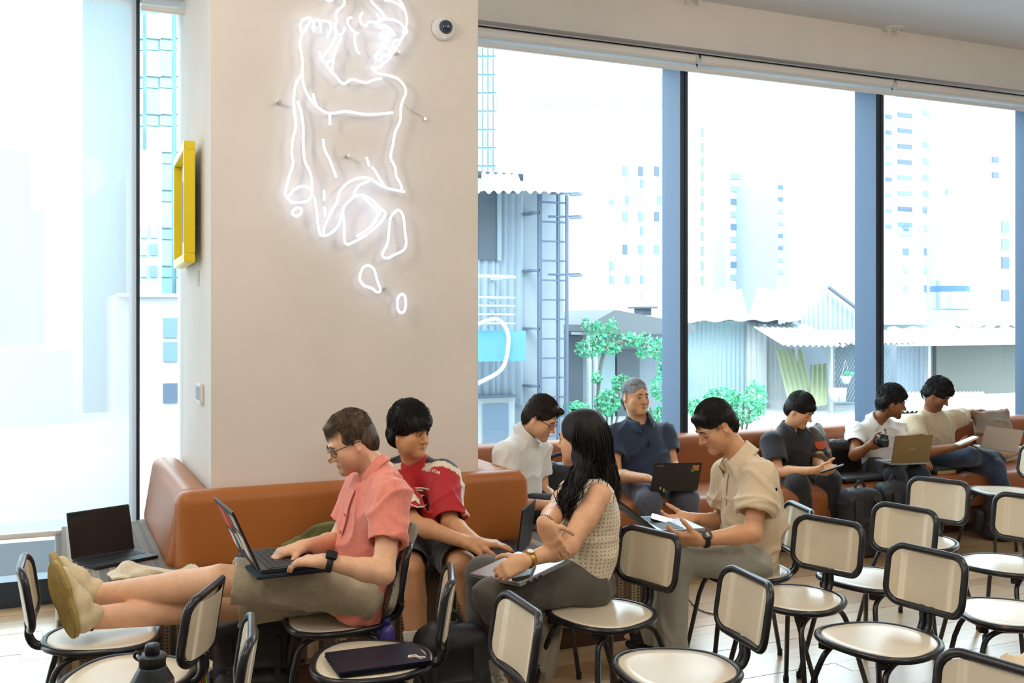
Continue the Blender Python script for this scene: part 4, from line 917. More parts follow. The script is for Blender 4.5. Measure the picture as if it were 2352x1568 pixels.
def hand(q, w, d, n, thumb, curl=(.25, .3, .35, .4), tcurl=.2, sc=1.0, spread=.10, bend=0.0):
    sc = sc * BS
    """wrist, finger direction, palm normal (the way the palm faces), side the thumb is on"""
    d = nrm(d); n = nrm(np.asarray(n, float) - d * np.dot(n, d)); s_ = np.cross(n, d); s_ = s_ if np.dot(s_, thumb) > 0 else -s_
    q.box(w + d * .048 * sc, np.array((.039, .046, .0135)) * sc, .0125 * sc, .014, 0, (s_, d, n))
    q.cone(w - d * .012, w + d * .03 * sc, .024 * sc, .027 * sc, .016, 0, s_, .68)
    q.ell(w + d * .032 * sc + s_ * .024 * sc + n * .008, np.array((.02, .028, .016)) * sc, .014, 0, (s_, d, n))
    for i, (off, L, r) in enumerate(((.028, .073, .0088), (.0095, .081, .009), (-.0095, .075, .0085), (-.027, .060, .0076))):
        p = w + d * (.088 - .006 * abs(off) / .028 - (.006 if i == 3 else 0)) * sc + s_ * off * sc; a = -curl[i] * .0; dd = nrm(d + s_ * spread * off / .028)
        ang = 0.0
        for k, fr in enumerate((.45, .31, .24)):
            ang += curl[i] * (1.0 if k else .9); v = dd * math.cos(ang) + n * math.sin(ang); e = p + v * L * fr * sc
            q.cone(p, e, r * sc * (1 - .06 * k), r * sc * (.94 - .08 * k), .006 if k else .012); p = e
    p = w + d * .022 * sc + s_ * .028 * sc + n * .006; v = nrm(d * .62 + s_ * .72 + n * .25)
    for k, (L, r) in enumerate(((.040, .0125), (.030, .0105), (.026, .0095))):
        e = p + v * L * sc; q.cone(p, e, r * sc, r * sc * .9, .008); p = e; v = nrm(v + d * tcurl * 1.4 + n * tcurl * .8 - s_ * tcurl * .9)
def limb(q, a, b, c, r, k=.02):               # two-bone arm: shoulder, elbow, wrist with radii (sh, el, forearm, wr)
    q.cone(a, lerp(a, b, .45), r[0], r[0] * .95, k); q.cone(lerp(a, b, .45), b, r[0] * .95, r[1], k); m = lerp(b, c, .28); q.cone(b, m, r[1], r[2], k); q.cone(m, c, r[2], r[3], k)
def leg(q, h, k_, a, r, kk=.009):
    q.cone(h, k_, r[0], r[1], kk); m = lerp(k_, a, .3); back = nrm(np.cross(np.cross(nrm(a - k_), nrm(k_ - h)), nrm(a - k_))) * .018
    q.cone(k_, m - back * .8, r[1] * .98, r[2], kk); q.cone(m - back * .8, a, r[2], r[3], kk)
SKIN = {'fair': S('e8b895'), 'light': S('e2b08a'), 'tan': S('cf996e'), 'asian': S('d8a27a'), 'brown': S('96623f'), 'pale': S('e3b08c')}
m_skin = mat('skin', rough=0.48, attr=True, sss=0.18, noise=(40, 0.06), spec=0.4)
m_cloth = mat('cloth_vertex', rough=0.85, attr=True, sheen=0.25, noise=(120, 0.06), bump=(500, 0.15, 0.0008))
def cloth(name, c, rough=0.85, sheen=0.25, nz=(60, 0.08), bump=(420, 0.2, 0.001)): return mat(name, c, rough, sheen=sheen, noise=nz, bump=bump)
def hair_mat(name, c, rough=0.55): return mat(name, c, rough, spec=0.28, noise=(90, 0.45, (1, 1, .25)), bump=(160, 0.7, 0.003, (1, 1, .3)))
def strip(pts, wdir, w, th=0.002):            # flat ribbon along a path
    b = MB(); n = len(pts); vs = []
    for i, p in enumerate(pts):
        d = nrm(pts[min(i + 1, n - 1)] - pts[max(i - 1, 0)]); x = nrm(np.cross(d, wdir)) if np.ndim(wdir) == 1 else nrm(np.cross(d, wdir[i])); nn = nrm(np.cross(x, d)) * th
        vs += [p - x * w / 2 - nn, p + x * w / 2 - nn, p + x * w / 2 + nn, p - x * w / 2 + nn]
    fs_ = [(0, 1, 2, 3)[::-1], tuple(4 * (n - 1) + j for j in range(4))]
    for i in range(n - 1):
        for j in range(4): fs_.append((4 * i + j, 4 * i + (j + 1) % 4, 4 * i + 4 + (j + 1) % 4, 4 * i + 4 + j))
    return b.add(vs, fs_)
def face_parts(root, H, q, browc, eye='down', brow_w=.0036, brow_h=.036, irisc=(.02, .012, .008)):
    mb_ = mat('brow_%s' % root.name, browc, .8); bb = MB(); lb = MB()
    for sx in (-1, 1):
        pts = [march(q, H((sx * x, .14, z)), -H.y) + H.y * .0004 for x, z in ((.014, brow_h - .001), (.024, brow_h + .001), (.035, brow_h + .001), (.047, brow_h - .005))]
        b = MB(); b.tube(smooth_path(pts, 4), [brow_w * t for t in np.linspace(1, .55, 13)], 6); b.build('eyebrow', mb_, root, True)
        zz = .004 if eye == 'down' else .0135
        pts = [march(q, H((sx * x, .14, z)), -H.y) + H.y * .0006 for x, z in (((.0175, zz + .001), (.025, zz - .0010), (.033, zz - .0014), (.041, zz - .0002), (.0465, zz + .0016)) if eye == 'down' else ((.0175, zz - .002), (.025, zz + .0014), (.033, zz + .0018), (.041, zz + .0005), (.0465, zz - .002)))]
        b = MB(); b.tube(smooth_path(pts, 4), .0014, 5); b.build('eyelash_line', mat('lash_dark', (.02, .014, .012), .7), root, True)
        if eye == 'open':
            c = march(q, H((sx * .032, .14, .010)), -H.y); e = SDF(); e.ell(c - H.y * .002, (.0112, .0035, .0034), .002, 0, H.ax); eo = e.build('eyeball', mat('eye_white', (.72, .70, .68), .2), root, h=.0018)
            g = SDF(); g.ell(c + H.y * .0008 + H.x * sx * 0.0 , (.0050, .0024, .0037), .002, 0, H.ax); g.build('iris', mat('iris_dark', irisc, .15), eo, h=.0013)
def glasses(root, H, m, lens=True, rim=.0016, z=.010, w=.046, h=.034, side_m=None):
    g = MB()
    for sx in (-1, 1):
        lp_ = [H((sx * .033 + x, .1035 - .012 * abs(x + sx * .01) / .03, z + y)) for x, y in rrect(w, h, .012, 4)]; g.tube(lp_, rim * H.s, 6, True)
        g.tube([H((sx * .057, .0975, z + h * .32)), H((sx * .073, .082, z + h * .34)), H((sx * .083, .02, z + .012)), H((sx * .081, -.018, z + .008)), H((sx * .079, -.035, z - .015))], rim * 1.1, 6)
    g.tube([H((-.011, .1055, z + .006)), H((0, .1085, z + .009)), H((.011, .1055, z + .006))], rim, 6)
    o = g.build('glasses', m, root, True)
    if lens:
        for sx in (-1, 1):
            b = MB(); b.prism(rrect(w - .003, h - .003, .011, 4), 0, .001, lambda v: H((sx * .033 + v[0], .103 + v[2], z + v[1]))); b.build('lens', m_lens, o)
    return o
def lens_mat():
    m = bpy.data.materials.new('spectacle_lens'); m.use_nodes = True; nt = m.node_tree; N = nt.nodes; L = nt.links; N.remove(N['Principled BSDF'])
    t = N.new('ShaderNodeBsdfTransparent'); g = N.new('ShaderNodeBsdfGlossy'); g.inputs[1].default_value = .03; x = N.new('ShaderNodeMixShader'); x.inputs[0].default_value = .10
    L.new(t.outputs[0], x.inputs[1]); L.new(g.outputs[0], x.inputs[2]); L.new(x.outputs[0], N['Material Output'].inputs[0]); return m
m_lens = lens_mat()
def collar(root, c, up, fwd, m, r=.066, h=.035, fall=.05, open_=35, name='collar', tip=.035, flare=.022):
    r = r * BS; up = nrm(up); f = nrm(np.asarray(fwd, float) - up * np.dot(fwd, up)); x = np.cross(f, up); b = MB(); n = 30; vs = []
    for i in range(n + 1):
        a = math.radians(open_ + (360 - 2 * open_) * i / n); e = abs(i / n - .5) * 2; dr = f * math.cos(a) + x * math.sin(a)
        tp = tip * max(0, (e - .72) / .28) ** 1.5
        base = -h * .55 * max(0, (e - .55) / .45)
        for rr, zz in ((r - .003, -.012 + base), (r, h + base), (r + .007, h - .002 + base), (r + flare, -fall * .35 + base - tp * .6), (r + flare + .003, -fall * .35 + base - tp * .6 - .002), (r + .006, -.010 + base)):
            vs.append(np.asarray(c) + dr * (rr + .006) + up * (zz + .014) + f * tp * .45)
    fs_ = []
    for i in range(n):
        for j in range(5): fs_.append((6 * i + j, 6 * i + 6 + j, 6 * i + 7 + j, 6 * i + 1 + j))
    b.add(vs, fs_); o = b.build(name, m, root, True); md = o.modifiers.new('th', 'SOLIDIFY'); md.thickness = .0025; return o
def band(root, name, c, up, m, r1, r2, z0, z1, n=24, fl=1.0, side=None):
    r1 = r1 * BS; r2 = r2 * BS; up = nrm(up); u = nrm(np.asarray(side, float) - up * np.dot(side, up)) if side is not None else nrm(np.cross(up, (0.3, 1, .2))); v = np.cross(up, u); b = MB()
    b.lathe([(r1, z0), (r2, z1)], (0, 0, 0), n, M=lambda p: np.asarray(c) + u * p[0] + v * p[1] * fl + up * p[2]); return b.build(name, m, root, True)
def tufts(root, H, m, n, L, r, seed, zmin=.02, curl=0.0, flow=(0, -.3, .2), lift=.35, region=None, sx=.079, sy=.100, sz=.090, cz=.047, name='hair_strands', jit=.18, c0=None):
    R_ = np.random.default_rng(seed); b = MB(); k = 0; tries = 0; rad = np.array([sx, sy, sz]); c0 = np.array([0, -.013, cz]) if c0 is None else np.asarray(c0, float); NP = 7
    while k < n and tries < n * 40:
        tries += 1; d = nrm(R_.normal(size=3)); p = c0 + d * rad
        if p[2] < zmin or (region and not region(p)): continue
        k += 1; l = L * R_.uniform(.6, 1.3); ph = R_.uniform(0, 6.28); jt = R_.normal(size=3) * jit; pts = []; lf = lift * R_.uniform(.3, 1.3)
        for i in range(NP):
            f = i / (NP - 1); e = (p - c0) / rad; e /= np.linalg.norm(e); nn = nrm(e / rad); base = c0 + rad * e
            fl = np.array(flow(base) if callable(flow) else flow, float) + jt; t = nrm(fl - nn * np.dot(fl, nn)); ax2 = np.cross(nn, t)
            pts.append(H(base + nn * (lf * l * math.sin(f * 2.7) - .0012 * (1 - f)) + (ax2 * math.sin(ph + f * 6) + nn * math.cos(ph + f * 6)) * curl * f)); p = base + t * l / (NP - 1)
        b.tube(pts, [r * 1.0] * (NP - 2) + [r * .7, r * .15], 3, cap=False)
    return b.build(name, m, root, True)
def hairdo(root, H, m, seed, zf=.075, ear=.048, thick=0.0, top=.0, side=0.0, face_w=.080, fr=.062, extra=(), temple=0.0, n=1000, L=.05, r=.0009, disp=.0012, dsc=60, h=.005, flow=None, zmin=-.07, curl=0.0, lift=.03, jit=.18, fy=.105, region=None):
    q = SDF(); t = thick; rad = np.array((.0805 + t + side, .1005 + t, .0905 + t + top / 2)); cz = .047 + top / 2
    q.ell(H((0, -.014, cz)), rad * H.s, .02, 0, H.ax)
    q.ell(H((0, -.055, -.005)), np.array((.068 + t, .058 + t, .075)) * H.s, .03, 0, H.ax)
    q.ell(H((0, fy, zf - .118)), np.array((face_w, fr, .118)) * H.s, .012, 1, H.ax)
    q.cone(H((-.13, .006, -.043)), H((.13, .006, -.043)), ear * H.s, ear * H.s, .012, 1); q.cone(H((-.13, .03, -.05)), H((.13, .03, -.05)), .052 * H.s, .052 * H.s, .012, 1)
    q.box(H((0, 0, -.175)), (.2, .2, .1), .002, .012, 1, H.ax)
    if temple:
        for sx in (-1, 1): q.ell(H((sx * .062, .075, zf - .01)), np.array((.026, .03, .03)) * H.s * temple, .012, 1, H.ax)
    for c, rr_ in extra: q.ell(H(c), np.array(rr_) * H.s, .022, 0, H.ax)
    q.build('hair', m, root, h=h, disp=wrinkles(disp, dsc, seed))
    fl = flow or (lambda p: (p[0] * 3, .8, .02) if p[2] > cz + .045 and p[1] > -.04 else (0, -.3 - .3 * (p[1] < -.05), -1))
    rg = lambda p: (not (p[1] > .03 and p[2] < zf + .006)) and (not (p[1] > -.04 and p[2] < ear - .012)) and (p[2] > -.02 or p[1] < -.05) and (region is None or region(p))
    tufts(root, H, m, n, L, r, seed + 100, zmin, curl, fl, lift, rg, rad[0] + .0012, rad[1] + .0012, rad[2] + .0012, cz, jit=jit)
    for c, rr_ in extra: tufts(root, H, m, n // 5, L * .8, r, seed + 200, -1, curl, lambda p: (p[0] * 3, .7, -.35), lift, lambda p: p[2] > c[2] - rr_[2] * .7, rr_[0] + .001, rr_[1] + .001, rr_[2] + .001, jit=jit * 1.3, c0=c)
    tufts(root, H, m, n // 3, L, r, seed + 300, -.072, curl, (0, -.1, -1), lift, lambda p: p[1] < -.03 and (abs(p[0]) < .055 or p[2] > -.04), .0695 + t, .0595 + t, .0765, jit=jit, c0=(0, -.055, -.005))
    return rad, cz
def hair_cap(H, zf=.075, ear=.048, thick=0.0, top=.0, side=0.0, face_w=.080, fy=.105, nape=-.075, fr=.062):
    q = SDF(); t = thick
    q.ell(H((0, -.014, .047 + top / 2)), np.array((.0805 + t + side, .1005 + t, .0905 + t + top / 2)) * H.s, .02, 0, H.ax)
    q.ell(H((0, -.055, -.005)), np.array((.068 + t, .058 + t, .075)) * H.s, .03, 0, H.ax)
    q.ell(H((0, fy, zf - .118)), np.array((face_w, fr, .118)) * H.s, .012, 1, H.ax)
    q.cone(H((-.13, .006, -.043)), H((.13, .006, -.043)), ear * H.s, ear * H.s, .012, 1); q.cone(H((-.13, .03, -.05)), H((.13, .03, -.05)), .052 * H.s, .052 * H.s, .012, 1)
    return q
# shirts -------------------------------------------------------------------------------------------------------
def shirt_sdf(J, sl=.6, bs=1.0, q_=.68, rs=(.170, .158, .172, .142), slr=(.070, .068), hem=.05, belly=0.0, neck=True):
    bs = bs * BS; q = SDF(); lat = nrm(J['sR'] - J['sL']); pe, ch, nb = J['pel'], J['chest'], J['neck']; ax = nrm(ch - pe); fw = nrm(np.cross(lat, ax))
    if np.dot(fw, J['fwd']) < 0: fw = -fw
    w = lerp(pe, ch, .5); rs = [r * bs for r in rs]; up_ = lerp(ch, nb, .52)
    q.cone(pe - ax * hem, w, rs[0], rs[1], .03, 0, lat, q_, 2); q.cone(w, ch, rs[1], rs[2], .05, 0, lat, q_); q.cone(ch, up_, rs[2], rs[3] * .86, .06, 0, lat, q_ * .92)
    for s_ in ('sL', 'sR'): q.cone(lerp(nb, up_, .15), lerp(J[s_], nb, .06), .052 * bs, .054 * bs, .045, 0); q.cone(J[s_], ch + (J[s_] - lerp(J['sL'], J['sR'], .5)) * .55, .06 * bs, .075 * bs, .05)
    if belly: q.ell(lerp(pe, ch, .3) + fw * (.035 + belly * .4), (.15 * bs, .10 + belly, .15), .06, 0, (lat, fw, ax))
    for s_, e_ in (('sL', 'eL'), ('sR', 'eR')):
        if sl <= 0: continue
        e = lerp(J[s_], J[e_], sl); q.cone(J[s_], e, slr[0] * bs, slr[1] * bs, .035, 0, None, 1.0, 1)
        d = nrm(e - J[s_]); q.cone(e - d * .028, e + d * .03, (slr[1] - .017) * bs, (slr[1] - .014) * bs, .004, 1)
    return q, lat, fw, ax
def trousers_sdf(J, bs=1.0, th=(.092, .078), sh=(.072, .066), legs=True, shorts=0.0, pel=(.172, .125, .11)):
    bs = bs * BS; q = SDF(); lat = nrm(J['hR'] - J['hL']); ax = nrm(J['chest'] - J['pel']); fw = nrm(np.cross(lat, ax))
    q.ell(J['pel'] - ax * .01, np.array(pel) * bs, .03, 0, (lat, fw, ax))
    for h_, k_, a_ in (('hL', 'kL', 'aL'), ('hR', 'kR', 'aR')):
        if shorts:
            e = lerp(J[h_], J[k_], shorts); q.cone(J[h_], e, th[0] * bs, th[1] * bs, .03, 0, None, 1, 1); d = nrm(e - J[h_]); q.cone(e - d * .028, e + d * .03, (th[1] - .017) * bs, (th[1] - .014) * bs, .004, 1)
        else:
            q.cone(J[h_], J[k_], th[0] * bs, th[1] * bs, .03); q.cone(J[k_], J[a_], sh[0] * bs, sh[1] * bs, .03, 0, None, 1, 1)
    return q
def shoe(root, heel, toe, up, mu, ms, w=.044, L=None, ankle=None, laces=None, sock=None):
    heel = np.asarray(heel, float); toe = np.asarray(toe, float); d = nrm(toe - heel); u = nrm(np.asarray(up, float) - d * np.dot(up, d)); x = np.cross(d, u); L = np.linalg.norm(toe - heel)
    q = SDF(); q.cone(heel + d * .04 + u * .045, heel + d * .10 + u * .05, .038, .043, .03, 0, x, 1.0); q.cone(heel + d * .10 + u * .05, toe - d * .05 + u * .032, .043, .034, .03, 0, x, .72); q.cone(heel + d * .035 + u * .05, heel + d * .045 + u * .092, .037, .036, .02)
    q.box(heel + d * L / 2 - u * .0, (w + .03, L * .7, .012), .003, .004, 1, (x, d, u))
    o = q.build('shoe_upper', mu, root, h=.0065)
    b = MB(); ol = []
    for i in range(28):
        a = 2 * math.pi * i / 28; yy = math.cos(a); xx = math.sin(a); wd = w * (1.0 if yy > 0 else .86) * (1 - .10 * math.exp(-((yy + .15) / .25) ** 2)); ol.append((xx * wd, L / 2 + yy * (L / 2 + .008)))
    b.prism(ol, 0, .022, lambda v: heel + x * v[0] + d * v[1] + u * (v[2] - .004 + .012 * max(0, (v[1] / L - .75)) * 2)); b.build('shoe_sole', ms, root, False, .004)
    if laces:
        lb = MB()
        for k in range(5):
            c = heel + d * (.095 + .019 * k); lb.tube([march(q, c + u * .12 - x * .022, -u) + u * .001, march(q, c + u * .12, -u) + u * .0035, march(q, c + u * .12 + x * .022 + d * .008, -u) + u * .001], .0024, 5)
        lb.build('laces', laces, root, True)
    return q
def vneck(q, nb, fw, depth=.085, w=.024):
    q.cone(nb + fw * .085 + Zv * .05, nb + fw * .115 - Zv * depth, w, .003, .006, 1); q.cone(nb + fw * .04 + Zv * .03, nb + fw * .08 - Zv * .01, .044, .018, .008, 1)
def body(root, J, H, skin, lip, arms=(.047, .040, .041, .027), hands=None, legs=None, h=.0050, wide=1.0, stubble=0.0, nose=1.0, hairc=None, fade=None, neck=(.052, .054), jaw=1.0, hs=1.0, shoulders=.04, chest=True):
    arms = tuple(a * BS for a in arms); neck = tuple(a * BS * .97 for a in neck); legs = tuple(a * BS for a in legs) if legs else None; shoulders = shoulders * BS
    q = SDF(); H.add(q, wide, nose, jaw); nb = J['neck']
    q.cone(H((0, -.018, -.045)), nb + (0, 0, .0), neck[0], neck[1], .035); q.cone(nb, J['pel'], .05, .06, .03); 
    for s_, e_, w_ in (('sL', 'eL', 'wL'), ('sR', 'eR', 'wR')): q.cone(lerp(nb, J['chest'], .14), J[s_], .036, shoulders, .03); limb(q, J[s_], J[e_], J[w_], arms)
    for k_, v in (hands or {}).items(): hand(q, J['w' + k_], **v)
    for sd, (h_, k_, a_) in {'L': ('hL', 'kL', 'aL'), 'R': ('hR', 'kR', 'aR')}.items():
        q.cone(J['pel'], J[h_], .06, .05, .03)
        if legs: leg(q, J[h_], J[k_], J[a_], legs)
        else: q.cone(J[h_], J[k_], .045, .04, .02); q.cone(J[k_], J[a_], .038, .03, .02)
    lt_ = nrm(J['sR'] - J['sL'])
    if chest: q.ell(nb + J['fwd'] * .014 - Zv * .075, (.095, .052, .085), .03, 0, (lt_, J['fwd'], np.cross(lt_, J['fwd'])))
    o = q.build('body', m_skin, root, h=h, color=H.colors(skin, lip, None, stubble, hairc, fade)); return q, o
def blen(n, J): pass
# ------------------------------------------------------------------ the nine people
def rebase(root, base):
    root.location = V(base)
    for c in root.children: c.location = (c.location[0] - base[0], c.location[1] - base[1], c.location[2] - base[2])
def person(label): return empty('person', (0, 0, 0), 0, label, 'person', 'people sitting in the lounge')
def offs(c, lat, a): return c + np.asarray(lat) * a
Zv = np.array([0, 0, 1.0])
BLK = hair_mat('black_hair', (.010, .009, .009)); BRN = hair_mat('brown_hair', S('584a3c')); DKB = hair_mat('dark_brown_hair', S('2a2019')); GRY = hair_mat('grey_hair', S('8d8f92'), .5)
def shirt_build(root, q, m, name='shirt', h=.0078, amp=.0050, scale=24, seed=1, color=None): return q.build(name, m, root, h=h, disp=wrinkles(amp, scale, seed), color=color)
Zv = np.array([0, 0, 1.0])
def surf_line(q, pts, d): return [march(q, np.asarray(p) + d * .25, -d) + d * .001 for p in pts]
def watch(root, w, e, up, mface, mstrap, sq=True, r=.031):
    r = r * BS; ax = nrm(w - e); c = lerp(w, e, .11); u = nrm(np.asarray(up, float) - ax * np.dot(up, ax)); x = np.cross(ax, u); b = MB()
    b.lathe([(r - .001, -.011), (r + .002, -.009), (r + .002, .009), (r - .001, .011)], (0, 0, 0), 24, M=lambda p: c + u * p[0] * .92 + x * p[1] + ax * p[2]); o = b.build('watch_strap', mstrap, root, True)
    b = MB()
    if sq: b.prism(rrect(.034, .038, .008, 4), 0, .009, lambda p: c + u * (r * .92 + p[2] - .002) + ax * p[1] + x * p[0])
    else: b.lathe([(.0155, 0), (.0165, .004), (.015, .007)], (0, 0, 0), 20, M=lambda p: c + u * (r * .92 + p[2] - .002) + ax * p[1] + x * p[0])
    f = b.build('watch_case', mface, root, False); return c, u, ax, x, f
# ---- 1 coral shirt -------------------------------------------------------------------------------------------
r1 = person('man in coral shirt with feet up on a chair, typing on a laptop')
lt = np.array([.45, -.89, 0]); fw = np.array([-.89, -.45, 0]); nb = P(872, 1088, 3.78)
J = dict(pel=P(822, 1345, 3.80), chest=P(858, 1185, 3.80), neck=nb, fwd=fw, sL=P(900, 1142, 3.58), sR=P(828, 1128, 3.95), eL=P(880, 1316, 3.43), wL=P(742, 1288, 3.40), eR=P(775, 1245, 3.96), wR=P(692, 1256, 3.66),
         hL=P(818, 1352, 3.70), hR=P(800, 1345, 3.90), kL=P(505, 1332, 3.58), kR=P(520, 1392, 3.78), aL=P(205, 1368, 3.72), aR=P(205, 1420, 3.56))
H1 = Head(P(809, 1021, 3.78), -67, 24, sc=.86)
q, _ = body(r1, J, H1, SKIN['fair'], S('c47f6c'), hands={'L': dict(d=(-.90, .36, -.06), n=(0, .1, -1), thumb=(0, 1, 0), curl=(.20, .32, .34, .38)), 'R': dict(d=(-.85, -.5, -.15), n=(0, 0, -1), thumb=(.4, -1, 0), curl=(.42, .45, .5, .5))},
            legs=(.075, .060, .060, .042), stubble=.28, hairc=S('5a4836'), fade=(.010, .55), neck=(.056, .060))
face_parts(r1, H1, q, S('5a4636'), 'down'); g1 = glasses(r1, H1, mat('dark_blue_acetate', S('2b3440'), .3))
b = MB(); b.box((-.011, .100, -.020), (.011, .122, -.008), H1); b.build('nose_clip', mat('black_clip', (.02, .022, .03), .5), r1, bevel=.004)
hairdo(r1, H1, BRN, 3, zf=.094, ear=.050, thick=.002, top=.014, fr=.080, face_w=.070, temple=1.35, n=2400, r=.0008, extra=(((0, .060, .112), (.036, .026, .014)),)); tufts(r1, H1, BRN, 260, .045, .0008, 4, zmin=.11, flow=lambda p: (p[0] * 2, -.5 if p[1] < .0 else .7, .25), lift=.14, sx=.085, sy=.106, sz=.102, cz=.052)
m_coral = cloth('coral_linen', S('e98b79')); q, lat, f_, ax = shirt_sdf(J, .62, 1.0, .70, slr=(.074, .076), hem=.10, belly=.0)
vneck(q, nb, fw, .06, .026); sq1 = q; shirt_build(r1, q, m_coral, seed=3, amp=.006, scale=26)
collar(r1, nb + Zv * .0 + fw * .012, nrm(H1((0, -.02, -.05)) - nb), fw, m_coral, r=.066, h=.026, fall=.0, open_=22, flare=.006, tip=.0)
pl_ = surf_line(q, [lerp(J['pel'], nb, t) + fw * .0 for t in np.linspace(.06, .88, 12)], fw); strip(pl_, fw, .028, .0012).build('placket', m_coral, r1)
for t in (2, 4, 6, 8): b = MB(); b.lathe([(.006, 0), (.006, .003)], (0, 0, 0), 10, M=lambda v: pl_[t] + fw * (v[2] + .001) + np.array([-.45, .89, 0]) * v[0] + Zv * v[1]); b.build('button', mat('red_button', S('d84a4e'), .4), r1)
m_short = cloth('khaki_cotton', S('b8ad94'), nz=(40, .1)); q = trousers_sdf(J, 1.0, th=(.094, .092), shorts=.92); q.build('shorts', m_short, r1, h=.0080, disp=wrinkles(.0045, 24, 5))
m_sn = cloth('cream_canvas', S('d8c9a4')); m_so = mat('gum_sole', S('a58e50'), .6, noise=(20, .2))
sf = np.array([-.58, -.81, .06])
def foot_up(a, toe_px, heel_px, dep, nrm_s):
    heel = P(*heel_px, dep); toe = P(*toe_px, dep + .02); return shoe(r1, heel, toe, -np.asarray(nrm_s, float), m_sn, m_so, .056, laces=cloth('lace_cream', S('e8dcc0')))
foot_up(J['aR'], (116, 1296), (168, 1462), 3.46, sf); foot_up(J['aL'], (112, 1276), (172, 1405), 3.64, (-.85, -.5, .15))
for a_, k_ in (('aL', 'kL'), ('aR', 'kR')): band(r1, 'sock', J[a_], J[k_] - J[a_], mat('dark_sock', S('2e2b29'), .9), .046, .047, -.01, .012)
watch(r1, J['wL'], J['eL'], (.1, -.55, 1), mat('watch_glass_black', (.012, .012, .014), .1), mat('black_silicone', (.014, .014, .016), .6), True, .036)
rebase(r1, np.array([J['pel'][0], J['pel'][1], 0.45]))
# ---- 2 red jersey ----------------------------------------------------------------------------------------------
r2 = person('young man in red football jersey and black shorts on the bench'); fw = nrm([.40, -.92, 0]); nb = P(952, 1066, 4.56)
J = dict(pel=P(958, 1232, 4.80), chest=P(958, 1140, 4.64), neck=nb, fwd=fw, sR=P(890, 1100, 4.56), sL=P(1020, 1098, 4.50), eR=P(950, 1202, 4.32), wR=P(1072, 1246, 4.16), eL=P(1034, 1202, 4.36), wL=P(1096, 1246, 4.16),
         hR=P(925, 1240, 4.78), hL=P(995, 1240, 4.72), kR=P(945, 1308, 4.30), kL=P(1064, 1298, 4.22), aR=P(962, 1545, 4.20), aL=P(1128, 1540, 4.24))
H2 = Head(P(941, 997, 4.48), 54, 6, sc=.86)
q, _ = body(r2, J, H2, SKIN['tan'], S('b06a5a'), hands={'R': dict(d=(.72, -.25, -.42), n=(-.2, -.1, -1), thumb=(.3, 1, .2), curl=(.12, .15, .18, .2), spread=.3), 'L': dict(d=(1, -.05, -.05), n=(0, 0, -1), thumb=(-.2, -1, 0), curl=(.15, .2, .22, .25), spread=.22)}, legs=(.078, .062, .060, .040), nose=1.12, chest=False)
face_parts(r2, H2, q, (.015, .012, .012), 'open')
hairdo(r2, H2, BLK, 8, zf=.060, ear=.046, thick=.014, top=.03, side=.003, fr=.055, face_w=.066, n=1900, r=.0011, L=.06, disp=.0022, lift=.06, jit=.35, extra=(((0, .070, .078), (.064, .034, .034)), ((.045, .055, .07), (.03, .035, .03)), ((-.045, .055, .07), (.03, .035, .03)))); tufts(r2, H2, BLK, 300, .06, .0009, 9, zmin=.06, curl=.008, flow=lambda p: (p[0] * 3, .5 if p[1] > 0 else -.5, .15), lift=.14, sx=.095, sy=.115, sz=.12, cz=.06)
m_red = mat('red_jersey', attr=True, rough=.7, sheen=.2, noise=(80, .05), bump=(600, .12, .0006))
q, lat, f_, ax = shirt_sdf(J, .92, 1.04, .66, slr=(.078, .080), hem=.06); latR = lat
sh_m = lerp(J['sL'], J['sR'], .5)
def red_col(P_):
    c = np.tile(np.array(S('b3131f')), (len(P_), 1)); al = (P_ - sh_m) @ latR; up_ = P_[:, 2] - sh_m[2]; g = (P_ - sh_m) @ f_
    top = (up_ > .012) & (np.abs(al) > .055); c[top & (g > -.02) & (g < .010)] = S('e4d9c4'); c[top & (g <= -.02)] = (.012, .012, .02)
    for s_, e_ in (('sL', 'eL'), ('sR', 'eR')):
        d = nrm(J[e_] - J[s_]); t = (P_ - J[s_]) @ d; rd = (P_ - J[s_]) - t[:, None] * d; o_ = latR * (1 if s_ == 'sR' else -1); o_ = nrm(o_ - d * np.dot(o_, d) + np.array([0, .02, 0])); rl = np.linalg.norm(rd, axis=1)
        c[(rl < .11) & (t > -.03) & (t < .21) & ((rd @ o_) > rl * .965) & (rl > .03)] = S('e4d9c4')
    return c
sq2 = q; shirt_build(r2, q, m_red, 'jersey', seed=6, color=red_col)
band(r2, 'collar', nb + fw * .012 - Zv * .01, nrm(H2((0, -.02, -.05)) - nb), mat('red_rib', S('a8121d'), .8), .068, .063, .0, .022)
# printed marks on the jersey
def print_on(root, q, poly_fn, o, x, y, d, m, name):
    b = MB()
    for poly in poly_fn:
        pts = [march(q, o + x * px + y * py + d * .2, -d) + d * .0022 for px, py in poly]; c = sum(pts) / len(pts); n = len(pts); b.add([c] + pts, [(0, 1 + i, 1 + (i + 1) % n) for i in range(n)])
    return b.build(name, m, root)
m_prn = mat('cream_print', S('eadfcb'), .7); xs = np.array([fw[1], -fw[0], 0]) * -1; ys = nrm(np.cross(fw, xs) * -1); ys = Zv
def ray_on(q, px, py): 
    o_ = P(px, py, 4.0); d_ = nrm(o_ - np.array([0, 0, CAMH])); return march(q, o_, d_, 90) - d_ * .003
b = MB(); c_ = ray_on(sq2, 955, 1140); st = [ray_on(sq2, 955 + 21 * math.sin(2 * math.pi * k / 10 + .15) * (1 if k % 2 == 0 else .42), 1140 - 21 * math.cos(2 * math.pi * k / 10 + .15) * (1 if k % 2 == 0 else .42)) for k in range(10)]; b.add([c_] + st, [(0, 1 + i, 1 + (i + 1) % 10) for i in range(10)]); b.build('chest_emblem', m_prn, r2)
